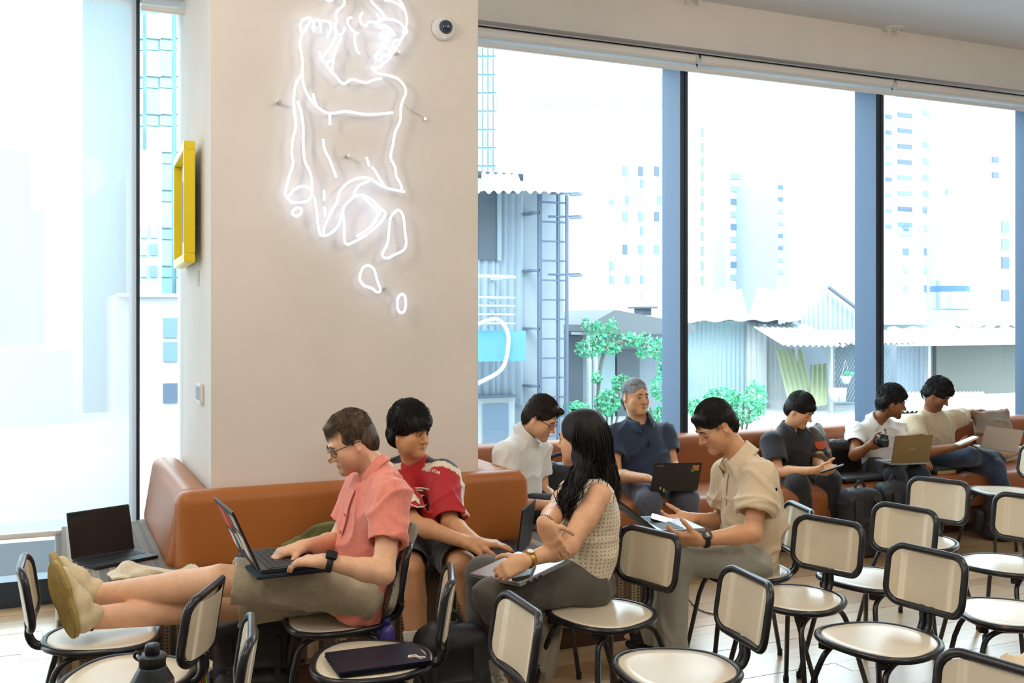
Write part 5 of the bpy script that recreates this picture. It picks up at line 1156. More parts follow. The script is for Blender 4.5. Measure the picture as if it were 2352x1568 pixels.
for pts_ in (((940, 1124), (955, 1120), (970, 1120), (986, 1124)), ((942, 1130), (958, 1125), (972, 1126)), ((944, 1158), (958, 1164), (972, 1163), (984, 1156))): strip([ray_on(sq2, *p_) for p_ in pts_], fw, .006, .0006).build('emblem_swoosh', m_prn, r2)
def text_mesh(txt, size, name):
    cu = bpy.data.curves.new(name, 'FONT'); cu.body = txt; cu.size = size; cu.align_x = 'CENTER'; cu.align_y = 'CENTER'; cu.resolution_u = 2; cu.offset = size * .022
    to = bpy.data.objects.new(name, cu); COL.objects.link(to); dg = bpy.context.evaluated_depsgraph_get(); me = bpy.data.meshes.new_from_object(to.evaluated_get(dg)); bpy.data.objects.remove(to, do_unlink=True); bpy.data.curves.remove(cu); return me
def text_on(root, q, txt, size, o, x, y, d, m, name):
    me = text_mesh(txt, size, name)
    for v in me.vertices:
        p = march(q, o + x * v.co.x + y * v.co.y + d * .15, -d) + d * .0025; v.co = V(p)
    me.materials.clear(); me.materials.append(m); return link(name, me, None, root)
tx = nrm(J['sL'] - nb); tn = nrm(np.array([.2, -.8, .55]) - tx * np.dot([.2, -.8, .55], tx)); text_on(r2, sq2, 'SPEED STAR', .0185, P(989, 1076, 4.44), tx, nrm(np.cross(tn, tx)), tn, m_prn, 'shoulder_lettering')
q = trousers_sdf(J, 1.0, th=(.098, .094), shorts=.93); q.build('shorts', cloth('black_shorts', (.016, .016, .018)), r2, h=.0080, disp=wrinkles(.004, 22, 7))
m_sock = cloth('cream_sock', S('d9d2c2'))
for a_, k_ in (('aL', 'kL'), ('aR', 'kR')):
    b = SDF(); d = nrm(J[k_] - J[a_]); b.cone(J[a_] - d * .04, J[a_] + d * .17, .046, .055, .01, 0, None, 1, 1); b.build('sock', m_sock, r2, h=.006, disp=wrinkles(.002, 60, 3)); dd = nrm([.25, -.96, 0]) if a_ == 'aR' else nrm([.4, -.9, 0]); hl = np.array([J[a_][0], J[a_][1], .006]) - dd * .05; shoe(r2, hl, hl + dd * .27, Zv, m_sn, mat('white_rubber', (.7, .69, .66), .6), laces=MATS['lace_cream'])
rebase(r2, np.array([J['pel'][0], J['pel'][1], .435]))
# ---- 3 white polo by the column ------------------------------------------------------------------------------
r3 = person('man in white polo and glasses looking down, beside the column'); fw = nrm([.93, .1, 0]); nb = P(1203, 1000, 5.66)
J = dict(pel=P(1192, 1158, 5.72), chest=P(1190, 1072, 5.70), neck=nb, fwd=fw, sR=P(1158, 1042, 5.50), sL=P(1238, 1030, 5.86), eR=P(1166, 1158, 5.42), wR=P(1262, 1160, 5.36), eL=P(1246, 1130, 5.88), wL=P(1290, 1152, 5.72),
         hR=P(1188, 1165, 5.62), hL=P(1210, 1160, 5.80), kR=P(1335, 1165, 5.60), kL=P(1350, 1160, 5.86), aR=P(1350, 1330, 5.62), aL=P(1370, 1310, 5.9))
H3 = Head(P(1240, 964, 5.62), 66, 28, sc=.90)
q, _ = body(r3, J, H3, SKIN['pale'], S('c08878'), hands={'R': dict(d=(1, -.1, 0), n=(0, .2, -1), thumb=(0, 1, .2), curl=(.3, .35, .4, .4)), 'L': dict(d=(1, -.3, -.2), n=(0, 0, -1), thumb=(0, -1, 0))}, h=.0058, stubble=.22, chest=False)
face_parts(r3, H3, q, S('3a2c22'), 'down'); glasses(r3, H3, mat('black_metal_frame', (.02, .02, .022), .3))
hairdo(r3, H3, DKB, 13, zf=.085, ear=.048, thick=.005, top=.016, fr=.06, face_w=.068, n=1100, r=.0011, h=.0055, extra=(((0, .078, .108), (.052, .036, .020)),), flow=lambda p: (0, .9, .1) if p[2] > .07 else (0, -.3, -1)); tufts(r3, H3, DKB, 200, .05, .0010, 14, zmin=.09, flow=(0, .9, .1), lift=.10, sx=.086, sy=.108, sz=.104, cz=.055)
m_pol = cloth('white_pique', S('e6e4e0'), nz=(80, .03)); q, lat, f_, ax = shirt_sdf(J, .60, 1.0, .72, slr=(.074, .074), hem=.05); vneck(q, nb, fw, .05, .016); shirt_build(r3, q, m_pol, 'polo_shirt', seed=11)
collar(r3, nb + fw * .012, nrm(H3((0, -.02, -.05)) - nb), fw, m_pol, r=.064, h=.034, fall=.05, open_=28)
trousers_sdf(J).build('trousers', cloth('navy_trousers', S('1c2230')), r3, h=.0105, disp=wrinkles(.004, 18, 12))
for a_ in ('aL', 'aR'): hl = np.array([J[a_][0], J[a_][1], .006]) - np.array([.05, 0, 0]); shoe(r3, hl, hl + np.array([.27, 0, 0]), Zv, mat('dark_shoe', (.03, .03, .035), .6), m_rub)
rebase(r3, np.array([J['pel'][0], J['pel'][1], .435]))
# ---- 4 woman ---------------------------------------------------------------------------------------------------
r4 = person('woman with long black hair in dotted sleeveless blouse, arms crossed over a laptop'); fw = nrm([-.92, -.38, 0]); nb = P(1356, 1100, 4.06)
J = dict(pel=P(1338, 1322, 4.08), chest=P(1358, 1195, 4.07), neck=nb, fwd=fw, sL=P(1376, 1140, 3.92), sR=P(1310, 1128, 4.20), eL=P(1302, 1256, 3.76), wL=P(1204, 1288, 3.62), eR=P(1262, 1195, 4.14), wR=P(1258, 1206, 3.90),
         hL=P(1330, 1335, 4.00), hR=P(1310, 1322, 4.18), kL=P(1132, 1372, 3.78), kR=P(1112, 1322, 4.04), aL=P(1212, 1476, 3.86), aR=P(1118, 1500, 4.10))
J['eR'] = P(1272, 1180, 3.92); J['wR'] = P(1250, 1204, 3.675)
H4 = Head(P(1336, 1013, 4.06), -116, 3, sc=.88, female=True)
q, _ = body(r4, J, H4, SKIN['light'], S('c4766c'), arms=(.052, .041, .040, .025), shoulders=.05, hands={'L': dict(d=(-.9, -.15, -.42), n=(.1, .9, -.5), thumb=(0, .3, 1), curl=(.5, .55, .6, .6), sc=.92), 'R': dict(d=(.46, -.03, -.88), n=(.25, .95, .1), thumb=(1, .1, .3), curl=(.08, .09, .10, .12), sc=.95)}, h=.0048, neck=(.046, .05), jaw=.85, nose=.92, chest=False)
face_parts(r4, H4, q, (.03, .022, .02), 'open', brow_w=.003)
hq = hair_cap(H4, zf=.083, ear=.022, thick=.008, top=.004, fr=.06, face_w=.062, nape=-.3)
for sx in (-1, 1): hq.path([H4((.070 * sx, .004, .04)), H4((.078 * sx, -.014, -.05)), H4((.076 * sx, -.03, -.13))], [.018, .016, .016], .03)
hq.cone(H4((0, -.070, .02)), H4((0, -.08, -.15)), .058, .046, .04, 0, H4.x, .5); hq.cone(H4((0, -.08, -.15)), P(1396, 1140, 4.08), .042, .02, .05, 0, H4.x, .5)
fr_ = [H4((-.078, -.01, -.06)), P(1332, 1098, 3.92), P(1314, 1135, 3.87), P(1304, 1168, 3.86)]; fr2 = [H4((.06, .0, -.06)), P(1318, 1095, 3.98), P(1300, 1130, 3.92), P(1292, 1160, 3.90)]
hq.path(fr_, [.020, .018, .012, .004], .03); hq.path(fr2, [.018, .015, .010, .004], .03)
hq.build('hair', BLK, r4, h=.0055, relax=3); b = MB(); Rr = np.random.default_rng(5)
def stran(path, r, end=.2):
    pp = smooth_path(path, 4); b.tube(pp, [r] * (len(pp) - 2) + [r * .7, r * end], 3, cap=False)
for k in range(1200):
    a = math.radians(Rr.uniform(52, 276)); front = a < math.radians(95) or a > math.radians(236); sgn = 1 if a < math.pi else -1; j = Rr.normal(size=3) * .006; rr_ = Rr.uniform(.95, 1.06)
    cx, cy = math.sin(a), math.cos(a)
    pts = [(cx * .012, .030 + cy * .03, .1425), (cx * .066, cy * .080 - .012, .112), (cx * .092 * rr_, cy * .110 * rr_ - .014, .03), (cx * .094 * rr_, cy * .106 * rr_ - .022, -.06)]
    pts = [H4(np.array(q_) + j * (i > 1)) for i, q_ in enumerate(pts)]
    if front and sgn < 0: tail = [lerp(fr_[1], fr2[1], Rr.uniform(-.3, .5)), lerp(fr_[2], fr2[2], Rr.uniform(-.4, .6)), lerp(fr_[3], fr2[3], Rr.uniform(-.5, .8)) + np.array([0, 0, Rr.uniform(-.05, .02)])]
    elif front: tail = [lerp(fr2[1], fr_[1], Rr.uniform(-.1, .3)), fr2[2], fr2[3] + np.array([0, 0, Rr.uniform(-.04, .02)])]
    else:
        e = P(1398 + Rr.normal() * 7, 1165 + Rr.uniform(-25, 22), 4.06 + Rr.normal() * .05); mid = lerp(pts[-1], e, .5) + H4.x * 0; tail = [mid, e]
    stran(pts + [np.asarray(t_) + Rr.normal(size=3) * np.array([.014, .014, .006]) for t_ in tail], .0019)
b.build('hair_strands', BLK, r4, True)
def dots_mat():
    m = bpy.data.materials.new('dotted_cream_blouse'); m.use_nodes = True; nt = m.node_tree; N = nt.nodes; L = nt.links; bs = N['Principled BSDF']; bs.inputs['Roughness'].default_value = .7; bs.inputs['Sheen Weight'].default_value = .2
    tc = N.new('ShaderNodeTexCoord'); v = N.new('ShaderNodeTexVoronoi'); v.voronoi_dimensions = '2D'; v.inputs['Scale'].default_value = 62; v.inputs['Randomness'].default_value = .22
    ds = N.new('ShaderNodeVectorMath'); ds.operation = 'DOT_PRODUCT'; ds.inputs[1].default_value = (-.92, -.38, 0); sz_ = N.new('ShaderNodeSeparateXYZ'); cb_ = N.new('ShaderNodeCombineXYZ'); L.new(tc.outputs['Object'], ds.inputs[0]); L.new(tc.outputs['Object'], sz_.inputs[0]); L.new(ds.outputs['Value'], cb_.inputs[0]); L.new(sz_.outputs[2], cb_.inputs[1]); L.new(cb_.outputs[0], v.inputs['Vector'])
    lt_ = N.new('ShaderNodeMath'); lt_.operation = 'LESS_THAN'; lt_.inputs[1].default_value = .205; L.new(v.outputs['Distance'], lt_.inputs[0]); mx = N.new('ShaderNodeMix'); mx.data_type = 'RGBA'; mx.inputs[6].default_value = (*S('efe3cb'), 1); mx.inputs[7].default_value = (*S('ad9872'), 1); L.new(lt_.outputs[0], mx.inputs[0]); L.new(mx.outputs[2], bs.inputs['Base Color']); return m
q, lat, f_, ax = shirt_sdf(J, 0, .93, .72, rs=(.175, .160, .172, .130), hem=.045)
for s_ in ('sL', 'sR'): o_ = (J[s_] - lerp(J['sL'], J['sR'], .5)); q.cone(J[s_] + nrm(o_) * .02 + Zv * .07, lerp(J[s_], J['eL' if s_ == 'sL' else 'eR'], .45) + nrm(o_) * .06, .062, .060, .012, 1)
q.ell(J['chest'] + fw * .075 - lat * .07 - Zv * .02, (.07, .06, .07), .05, 0); q.ell(J['chest'] + fw * .075 + lat * .07 - Zv * .02, (.07, .06, .07), .05, 0)
shirt_build(r4, q, dots_mat(), 'blouse', seed=17, amp=.003)
m_char = cloth('charcoal_wool', S('55524a')); q = trousers_sdf(J, 1.0, th=(.102, .082), sh=(.078, .078), pel=(.185, .14, .12)); q.build('trousers', m_char, r4, h=.0080, disp=wrinkles(.005, 18, 18))
m_wsn = cloth('beige_mesh_fabric', S('b9ac98')); shoe(r4, P(1290, 1436, 3.95), P(1266, 1564, 3.86), np.array([-.9, .1, -.1]), m_wsn, mat('beige_sole', S('b0a795'), .7, bump=(60, .8, .004)), .047, laces=MATS['lace_cream'])
hl = np.array([J['aR'][0], J['aR'][1], .006]) + np.array([.04, .01, 0]); shoe(r4, hl, hl + np.array([-.25, -.08, 0]), Zv, m_wsn, MATS['beige_sole'])
c_, u_, a_, x_, fc = watch(r4, J['wL'], J['eL'], (-.2, -.6, .9), mat('gold_metal', S('c9a24e'), .3, .9), MATS['gold_metal'], False, .034)
b = MB(); b.lathe([(.0125, 0), (.0125, .001)], (0, 0, 0), 18, M=lambda p: c_ + u_ * (.034 * BS * .92 + .0055 + p[2]) + a_ * p[1] + x_ * p[0]); b.build('watch_dial', mat('pearl_dial', (.85, .82, .76), .3), fc)
b = MB(); d = nrm(J['wR'] - J['eR']); cb = lerp(J['wR'], J['eR'], .06); u2 = nrm(np.cross(d, (0, 0, 1))); v2 = np.cross(d, u2)
b.tube([cb + (u2 * math.cos(t * 2 * math.pi) + v2 * math.sin(t * 2 * math.pi)) * (.030 + .003 * math.cos(t * 150)) + d * .007 * math.sin(t * 150) for t in np.linspace(0, 1, 140)], .0012, 5); b.build('coil_bracelet', mat('black_coil', (.015, .015, .015), .4), r4, True)
rebase(r4, np.array([J['pel'][0], J['pel'][1], .45]))
# ---- 5 grey haired man -----------------------------------------------------------------------------------------
r5 = person('grey haired man in navy polo with a black laptop on the sofa'); fw = nrm([.30, -.95, 0]); nb = P(1466, 968, 6.66)
J = dict(pel=P(1484, 1100, 6.72), chest=P(1472, 1035, 6.68), neck=nb, fwd=fw, sR=P(1406, 1003, 6.62), sL=P(1526, 996, 6.78), eR=P(1414, 1092, 6.46), wR=P(1486, 1098, 6.24), eL=P(1546, 1075, 6.66), wL=P(1558, 1082, 6.50),
         hR=P(1455, 1110, 6.68), hL=P(1515, 1108, 6.74), kR=P(1492, 1152, 6.22), kL=P(1578, 1146, 6.30), aR=P(1500, 1300, 6.26), aL=P(1590, 1290, 6.36))
H5 = Head(P(1459, 914, 6.62), 31, 2, sc=.93)
q, _ = body(r5, J, H5, SKIN['asian'], S('b27a68'), hands={'R': dict(d=(.8, -.4, -.2), n=(0, 0, -1), thumb=(.3, 1, 0), curl=(.4, .45, .5, .5)), 'L': dict(d=(-.7, .2, -.05), n=(0, 0, -1), thumb=(0, 1, 0), curl=(.35, .4, .4, .4))}, h=.0062, wide=1.06, nose=1.2, jaw=1.25, neck=(.06, .064), arms=(.052, .045, .044, .029))
face_parts(r5, H5, q, S('4a4038'), 'open', brow_h=.036)
hairdo(r5, H5, GRY, 19, zf=.086, ear=.047, thick=.003, fr=.066, face_w=.072, n=900, r=.0013, h=.006, extra=(((0, -.09, -.05), (.034, .028, .05)),), flow=lambda p: (0, -1, -.15))
m_nav = cloth('navy_pique', S('25334a'), nz=(80, .06)); q, lat, f_, ax = shirt_sdf(J, .56, 1.08, .74, slr=(.078, .078), hem=.05, belly=.05); vneck(q, nb, fw); shirt_build(r5, q, m_nav, 'polo_shirt', h=.0095, seed=21)
collar(r5, nb + fw * .014, nrm(H5((0, -.02, -.05)) - nb), fw, m_nav, r=.072, h=.036, fall=.055, open_=26)
pl_ = surf_line(q, [lerp(J['chest'], nb, t) for t in np.linspace(.2, .8, 6)], fw); strip(pl_, fw, .026, .001).build('placket', mat('navy_dark', S('121a28'), .9), r5)
trousers_sdf(J, 1.06).build('trousers', cloth('slate_trousers', S('4d5160')), r5, h=.0105, disp=wrinkles(.005, 20, 22))
for a_ in ('aL', 'aR'): hl = np.array([J[a_][0], J[a_][1] + .05, .006]); shoe(r5, hl, hl + np.array([.05, -.27, 0]), Zv, MATS['dark_shoe'], m_rub)
rebase(r5, np.array([J['pel'][0], J['pel'][1], .435]))
# ---- 6 beige linen shirt ---------------------------------------------------------------------------------------
r6 = person('man in beige linen shirt and grey jeans looking at his phone'); fw = nrm([-.96, -.26, 0]); nb = P(1706, 1054, 4.50)
J = dict(pel=P(1722, 1272, 4.52), chest=P(1726, 1148, 4.50), neck=nb, fwd=fw, sL=P(1746, 1104, 4.32), sR=P(1672, 1092, 4.68), eL=P(1728, 1224, 4.22), wL=P(1606, 1240, 4.16), eR=P(1655, 1200, 4.70), wR=P(1586, 1190, 4.50),
         hL=P(1728, 1290, 4.40), hR=P(1706, 1275, 4.60), kL=P(1545, 1275, 4.25), kR=P(1532, 1262, 4.55), aL=P(1540, 1512, 4.32), aR=P(1500, 1462, 4.82))
H6 = Head(P(1646, 982, 4.50), -73, 32, sc=.87)
q, _ = body(r6, J, H6, SKIN['asian'], S('b8705e'), hands={'L': dict(d=(-.95, .1, .05), n=(.1, .75, .65), thumb=(-.4, .3, 1), curl=(.4, .45, .5, .5), tcurl=.05), 'R': dict(d=(-.9, -.25, -.05), n=(0, -.35, .95), thumb=(-.3, -.4, 1), curl=(.35, .4, .45, .5), tcurl=.0)}, h=.0048, nose=1.05, hairc=(.03, .024, .02), fade=(.0, .75), neck=(.055, .058))
face_parts(r6, H6, q, (.02, .015, .014), 'down')
hairdo(r6, H6, BLK, 24, zf=.078, ear=.074, thick=.004, top=.010, fr=.055, face_w=.066, n=1600, r=.0009, extra=(((0, .066, .094), (.054, .026, .020)),), flow=lambda p: (p[0], .9, -.05) if p[2] > .07 else (0, .1, -1))
m_lin = cloth('beige_linen', S('d8c3a3'), nz=(90, .05)); q, lat, f_, ax = shirt_sdf(J, .64, 1.05, .74, slr=(.082, .086), hem=.10); vneck(q, nb, fw); shirt_build(r6, q, m_lin, seed=26, amp=.0068, scale=26)
collar(r6, nb + fw * .014, nrm(H6((0, -.02, -.05)) - nb), fw, m_lin, r=.068, h=.036, fall=.06, open_=30, tip=.05)
pl_ = surf_line(q, [lerp(J['pel'], nb, t) for t in np.linspace(.1, .86, 10)], fw); strip(pl_, fw, .03, .0012).build('placket', m_lin, r6)
for t in (2, 4, 6): b = MB(); b.lathe([(.006, 0), (.006, .003)], (0, 0, 0), 10, M=lambda v: pl_[t] + fw * (v[2] + .001) + np.array([-fw[1], fw[0], 0]) * v[0] + Zv * v[1]); b.build('button', mat('shell_button', S('e6ddcc'), .3), r6)
m_jn = cloth('washed_grey_denim', S('a5a69b'), nz=(25, .08)); q = trousers_sdf(J, 1.0, th=(.094, .086), sh=(.084, .078)); q.build('jeans', m_jn, r6, h=.0080, disp=wrinkles(.005, 20, 27))
m_bs = mat('black_sandal', (.012, .012, .013), .5); hl = P(1515, 1484, 4.80); hl[2] = .012; tl = P(1440, 1484, 4.83); tl[2] = .012
shoe(r6, hl, tl, Zv, m_bs, m_bs); b = SDF(); b.ell(tl + np.array([.03, 0, .045]), (.045, .035, .016), .01); b.build('foot', mat('foot_skin', SKIN['asian'], .5), r6, h=.006)
hl = np.array([J['aL'][0] + .04, J['aL'][1], .006]); shoe(r6, hl, hl + np.array([-.26, -.03, 0]), Zv, m_bs, m_bs)
c_, u_, a_, x_, fc = watch(r6, J['wL'], J['eL'], (0, -.75, .7), mat('black_resin', (.014, .014, .016), .5), mat('black_resin_strap', (.012, .012, .013), .6), True, .036)
b = MB(); b.prism(rrect(.019, .014, .002, 2), 0, .0012, lambda p: c_ + u_ * (.036 * BS * .92 + .0068 + p[2]) + a_ * p[1] + x_ * p[0]); b.build('watch_display', mat('lcd_grey', S('9aa08c'), .3), fc)
rebase(r6, np.array([J['pel'][0], J['pel'][1], .45]))
# ---- 7 black shirt ---------------------------------------------------------------------------------------------
r7 = person('man dressed all in black bent over his phone on the sofa'); fw = nrm([.52, -.85, 0]); nb = P(1812, 988, 7.12)
J = dict(pel=P(1838, 1070, 7.26), chest=P(1822, 1028, 7.16), neck=nb, fwd=fw, sR=P(1772, 1016, 7.04), sL=P(1868, 1010, 7.28), eR=P(1788, 1084, 6.90), wR=P(1872, 1080, 6.72), eL=P(1880, 1068, 7.12), wL=P(1892, 1072, 6.86),
         hR=P(1812, 1085, 7.22), hL=P(1868, 1082, 7.28), kR=P(1832, 1112, 6.80), kL=P(1905, 1106, 6.90), aR=P(1848, 1260, 6.84), aL=P(1908, 1252, 6.94))
H7 = Head(P(1836, 944, 7.06), 50, 29, sc=.91)
q, _ = body(r7, J, H7, SKIN['asian'], S('b27a68'), hands={'R': dict(d=(.85, -.3, -.1), n=(.2, .5, .6), thumb=(.3, 0, 1), curl=(.4, .45, .5, .55)), 'L': dict(d=(.4, -.75, -.1), n=(-.7, -.2, .4), thumb=(-.2, .2, 1), curl=(.45, .5, .5, .5))}, h=.0066)
face_parts(r7, H7, q, (.02, .015, .014), 'down')
hairdo(r7, H7, BLK, 28, zf=.070, ear=.046, thick=.008, top=.012, fr=.05, face_w=.068, n=900, r=.0013, h=.006, extra=(((0, .07, .072), (.058, .03, .028)),), flow=lambda p: (p[0] * 3 + .2, .8, -.1) if p[1] > -.03 else (0, -.4, -1))
m_bk = cloth('black_cotton', (.014, .015, .019)); q, lat, f_, ax = shirt_sdf(J, .72, 1.05, .72, slr=(.080, .086), hem=.04); vneck(q, nb, fw); shirt_build(r7, q, m_bk, h=.0095, seed=30, amp=.0045)
collar(r7, nb + fw * .016, nrm(H7((0, -.02, -.05)) - nb), fw, m_bk, r=.068, h=.034, fall=.06, open_=30, tip=.05)
trousers_sdf(J, 1.0, th=(.096, .086), sh=(.086, .088)).build('trousers', cloth('black_twill', (.012, .012, .014)), r7, h=.0105, disp=wrinkles(.004, 18, 31))
for a_ in ('aL', 'aR'): hl = np.array([J[a_][0], J[a_][1] + .05, .006]); shoe(r7, hl, hl + np.array([.1, -.25, 0]), Zv, MATS['dark_shoe'], m_rub)
rebase(r7, np.array([J['pel'][0], J['pel'][1], .435]))
# ---- 8 white polo with mug -------------------------------------------------------------------------------------
r8 = person('curly haired man in white polo holding a black mug'); fw = nrm([.30, -.95, 0]); nb = P(2012, 970, 7.50)
J = dict(pel=P(2030, 1058, 7.58), chest=P(2016, 1012, 7.54), neck=nb, fwd=fw, sR=P(1966, 994, 7.44), sL=P(2062, 988, 7.64), eR=P(1962, 1046, 7.22), wR=P(2000, 1022, 7.10), eL=P(2078, 1040, 7.52), wL=P(2110, 1052, 7.25),
         hR=P(2005, 1070, 7.52), hL=P(2055, 1068, 7.60), kR=P(2058, 1094, 7.08), kL=P(2112, 1090, 7.16), aR=P(2062, 1235, 7.12), aL=P(2112, 1225, 7.22))
H8 = Head(P(2048, 927, 7.42), 80, 14, sc=.88)
q, _ = body(r8, J, H8, SKIN['brown'], S('7a4a3a'), hands={'R': dict(d=(.85, -.25, .25), n=(.15, .9, .1), thumb=(.1, 0, 1), curl=(.75, .8, .85, .85), tcurl=.35), 'L': dict(d=(.3, -.8, -.2), n=(0, 0, -1), thumb=(-1, 0, 0))}, h=.0068, nose=1.15, stubble=.35)
face_parts(r8, H8, q, (.012, .01, .01), 'open')
hairdo(r8, H8, BLK, 32, zf=.072, ear=.046, thick=.009, top=.02, fr=.05, face_w=.066, n=1000, r=.0015, L=.03, disp=.003, dsc=90, h=.006, curl=.007, lift=.25, jit=.8, extra=(((0, .066, .092), (.058, .033, .028)),))
q, lat, f_, ax = shirt_sdf(J, .58, 1.02, .72, slr=(.078, .080), hem=.04); vneck(q, nb, fw); shirt_build(r8, q, m_pol, 'polo_shirt', h=.0095, seed=34)
collar(r8, nb + fw * .016, nrm(H8((0, -.02, -.05)) - nb), fw, m_pol, r=.068, h=.034, fall=.06, open_=26)
pl_ = surf_line(q, [lerp(J['chest'], nb, t) for t in np.linspace(.35, .85, 5)], fw); strip(pl_, fw, .007, .001).build('zip', mat('dark_zip', (.03, .03, .035), .4), r8)
m_dj = cloth('dark_indigo_denim', S('1a2130')); trousers_sdf(J, 1.0).build('jeans', m_dj, r8, h=.0105, disp=wrinkles(.004, 18, 35))
for a_ in ('aL', 'aR'): hl = np.array([J[a_][0], J[a_][1] + .05, .006]); shoe(r8, hl, hl + np.array([.1, -.25, 0]), Zv, MATS['dark_shoe'], m_rub)
R8 = dict(w=J['wR'], e=J['eR']); rebase(r8, np.array([J['pel'][0], J['pel'][1], .435]))
# ---- 9 beige tee -----------------------------------------------------------------------------------------------
r9 = person('man in beige tee shirt and jeans with one arm along the sofa back'); fw = nrm([.42, -.9, 0]); nb = P(2136, 950, 7.70)
J = dict(pel=P(2140, 1050, 7.78), chest=P(2144, 998, 7.74), neck=nb, fwd=fw, sR=P(2098, 974, 7.62), sL=P(2190, 962, 7.84), eR=P(2118, 1040, 7.40), wR=P(2194, 1026, 7.24), eL=P(2222, 952, 8.02), wL=P(2252, 946, 8.16),
         hR=P(2128, 1060, 7.70), hL=P(2170, 1056, 7.80), kR=P(2225, 1048, 7.38), kL=P(2285, 1075, 7.42), aR=P(2296, 1052, 7.55), aL=P(2325, 1190, 7.40))
H9 = Head(P(2151, 908, 7.62), 53, 32, sc=.86)
q, _ = body(r9, J, H9, SKIN['brown'], S('7a4a3a'), hands={'R': dict(d=(.85, -.2, .2), n=(-.1, .5, .8), thumb=(-.2, .1, 1), curl=(.3, .35, .4, .45)), 'L': dict(d=(.9, .15, -.3), n=(0, -.5, -.7), thumb=(0, -1, .2), curl=(.5, .5, .5, .5))}, h=.0068, nose=1.15, stubble=.45, chest=False)
face_parts(r9, H9, q, (.012, .01, .01), 'down')
hairdo(r9, H9, BLK, 36, zf=.068, ear=.046, thick=.011, top=.02, fr=.05, face_w=.066, n=1000, r=.0015, L=.03, disp=.003, dsc=90, h=.006, curl=.007, lift=.25, jit=.8, extra=(((0, .070, .086), (.058, .035, .032)),))
m_tee = cloth('beige_jersey', S('cbb899')); q, lat, f_, ax = shirt_sdf(J, .60, 1.03, .72, slr=(.080, .084), hem=.04); shirt_build(r9, q, m_tee, 'tee_shirt', h=.0095, seed=38)
band(r9, 'collar', nb + fw * .012 - Zv * .012, nrm(H9((0, -.02, -.05)) - nb), m_tee, .070, .064, .0, .02)
trousers_sdf(J, 1.0).build('jeans', cloth('blue_denim', S('35455f'), nz=(12, .25)), r9, h=.0105, disp=wrinkles(.004, 18, 39))
shoe(r9, J['aR'] + np.array([-.01, .0, -.03]), J['aR'] + np.array([.18, -.12, .07]), np.array([-.3, -.2, 1]), cloth('tan_sneaker', S('d8b48a')), MATS['white_rubber'], laces=MATS['lace_cream'])
hl = np.array([J['aL'][0], J['aL'][1] + .05, .006]); shoe(r9, hl, hl + np.array([.1, -.25, 0]), Zv, MATS['tan_sneaker'], MATS['white_rubber'])
rebase(r9, np.array([J['pel'][0], J['pel'][1], .435]))
# ------------------------------------------------------------------ things people use
m_lb = mat('black_laptop_shell', (.016, .017, .02), .42); m_key = mat('dark_keys', (.022, .022, .026), .5); m_scr = mat('dark_screen', (.012, .016, .022), .12, spec=.6); m_sil = mat('silver_aluminium', (.56, .57, .60), .34, .85); m_sil_key = mat('silver_deck', (.42, .43, .45), .4, .6)
def laptop(lab, o, h, f, n=(0, 0, 1), W_=.31, D=.215, th=100, shell=None, deck=None, screen=None, key=None):
    o = np.asarray(o, float); n = nrm(n); h = nrm(np.asarray(h, float) - n * np.dot(h, n)); f0 = np.cross(n, h); f = f0 if np.dot(f0, f) > 0 else -f0
    shell = shell or m_lb; r = empty('laptop', o, 0, lab, 'laptop', 'laptops'); B = lambda v: h * v[0] + f * v[1] + n * v[2]
    MB().box((0, 0, 0), (W_, D, .014), B).build('base', deck or shell, r, bevel=.003)
    kb = MB(); nx, ny = 14, 5; kw = (W_ - .03) / nx; kh = D * .46 / ny
    for i in range(nx):
        for j in range(ny): kb.box((.015 + i * kw + .0012, D * .12 + j * kh + .0012, .0138), (.015 + (i + 1) * kw - .0012, D * .12 + (j + 1) * kh - .0012, .0156), B)
    kb.build('keyboard', key or m_key, r); MB().box((W_ * .34, D * .64, .0135), (W_ * .66, D * .94, .0146), B).build('touchpad', mat('touchpad_grey', (.03, .03, .034), .35) if not deck else m_sil_key, r)
    a = math.radians(th); l = f * math.cos(a) + n * math.sin(a); i_ = f * math.sin(a) - n * math.cos(a); L = lambda v: n * .014 + h * v[0] + l * v[1] + i_ * v[2]
    lid = MB().box((0, 0, -.0065), (W_, D, 0), L).build('lid', shell, r, bevel=.003); MB().box((.006, .012, 0), (W_ - .006, D - .007, .0008), L).build('screen', screen or m_scr, lid)
    return r, lid, L, W_, D
def patch(lid, L, x0, y0, x1, y1, c, name='sticker', rot=0.0, z=-.0073):
    cx, cy = (x0 + x1) / 2, (y0 + y1) / 2; ca, sa = math.cos(rot), math.sin(rot)
    b = MB(); b.box((x0 - cx, y0 - cy, z), (x1 - cx, y1 - cy, z + .0008), lambda v: L((cx + v[0] * ca - v[1] * sa, cy + v[0] * sa + v[1] * ca, v[2]))); return b.build(name, mat('sticker_' + c, S(c), .5), lid)
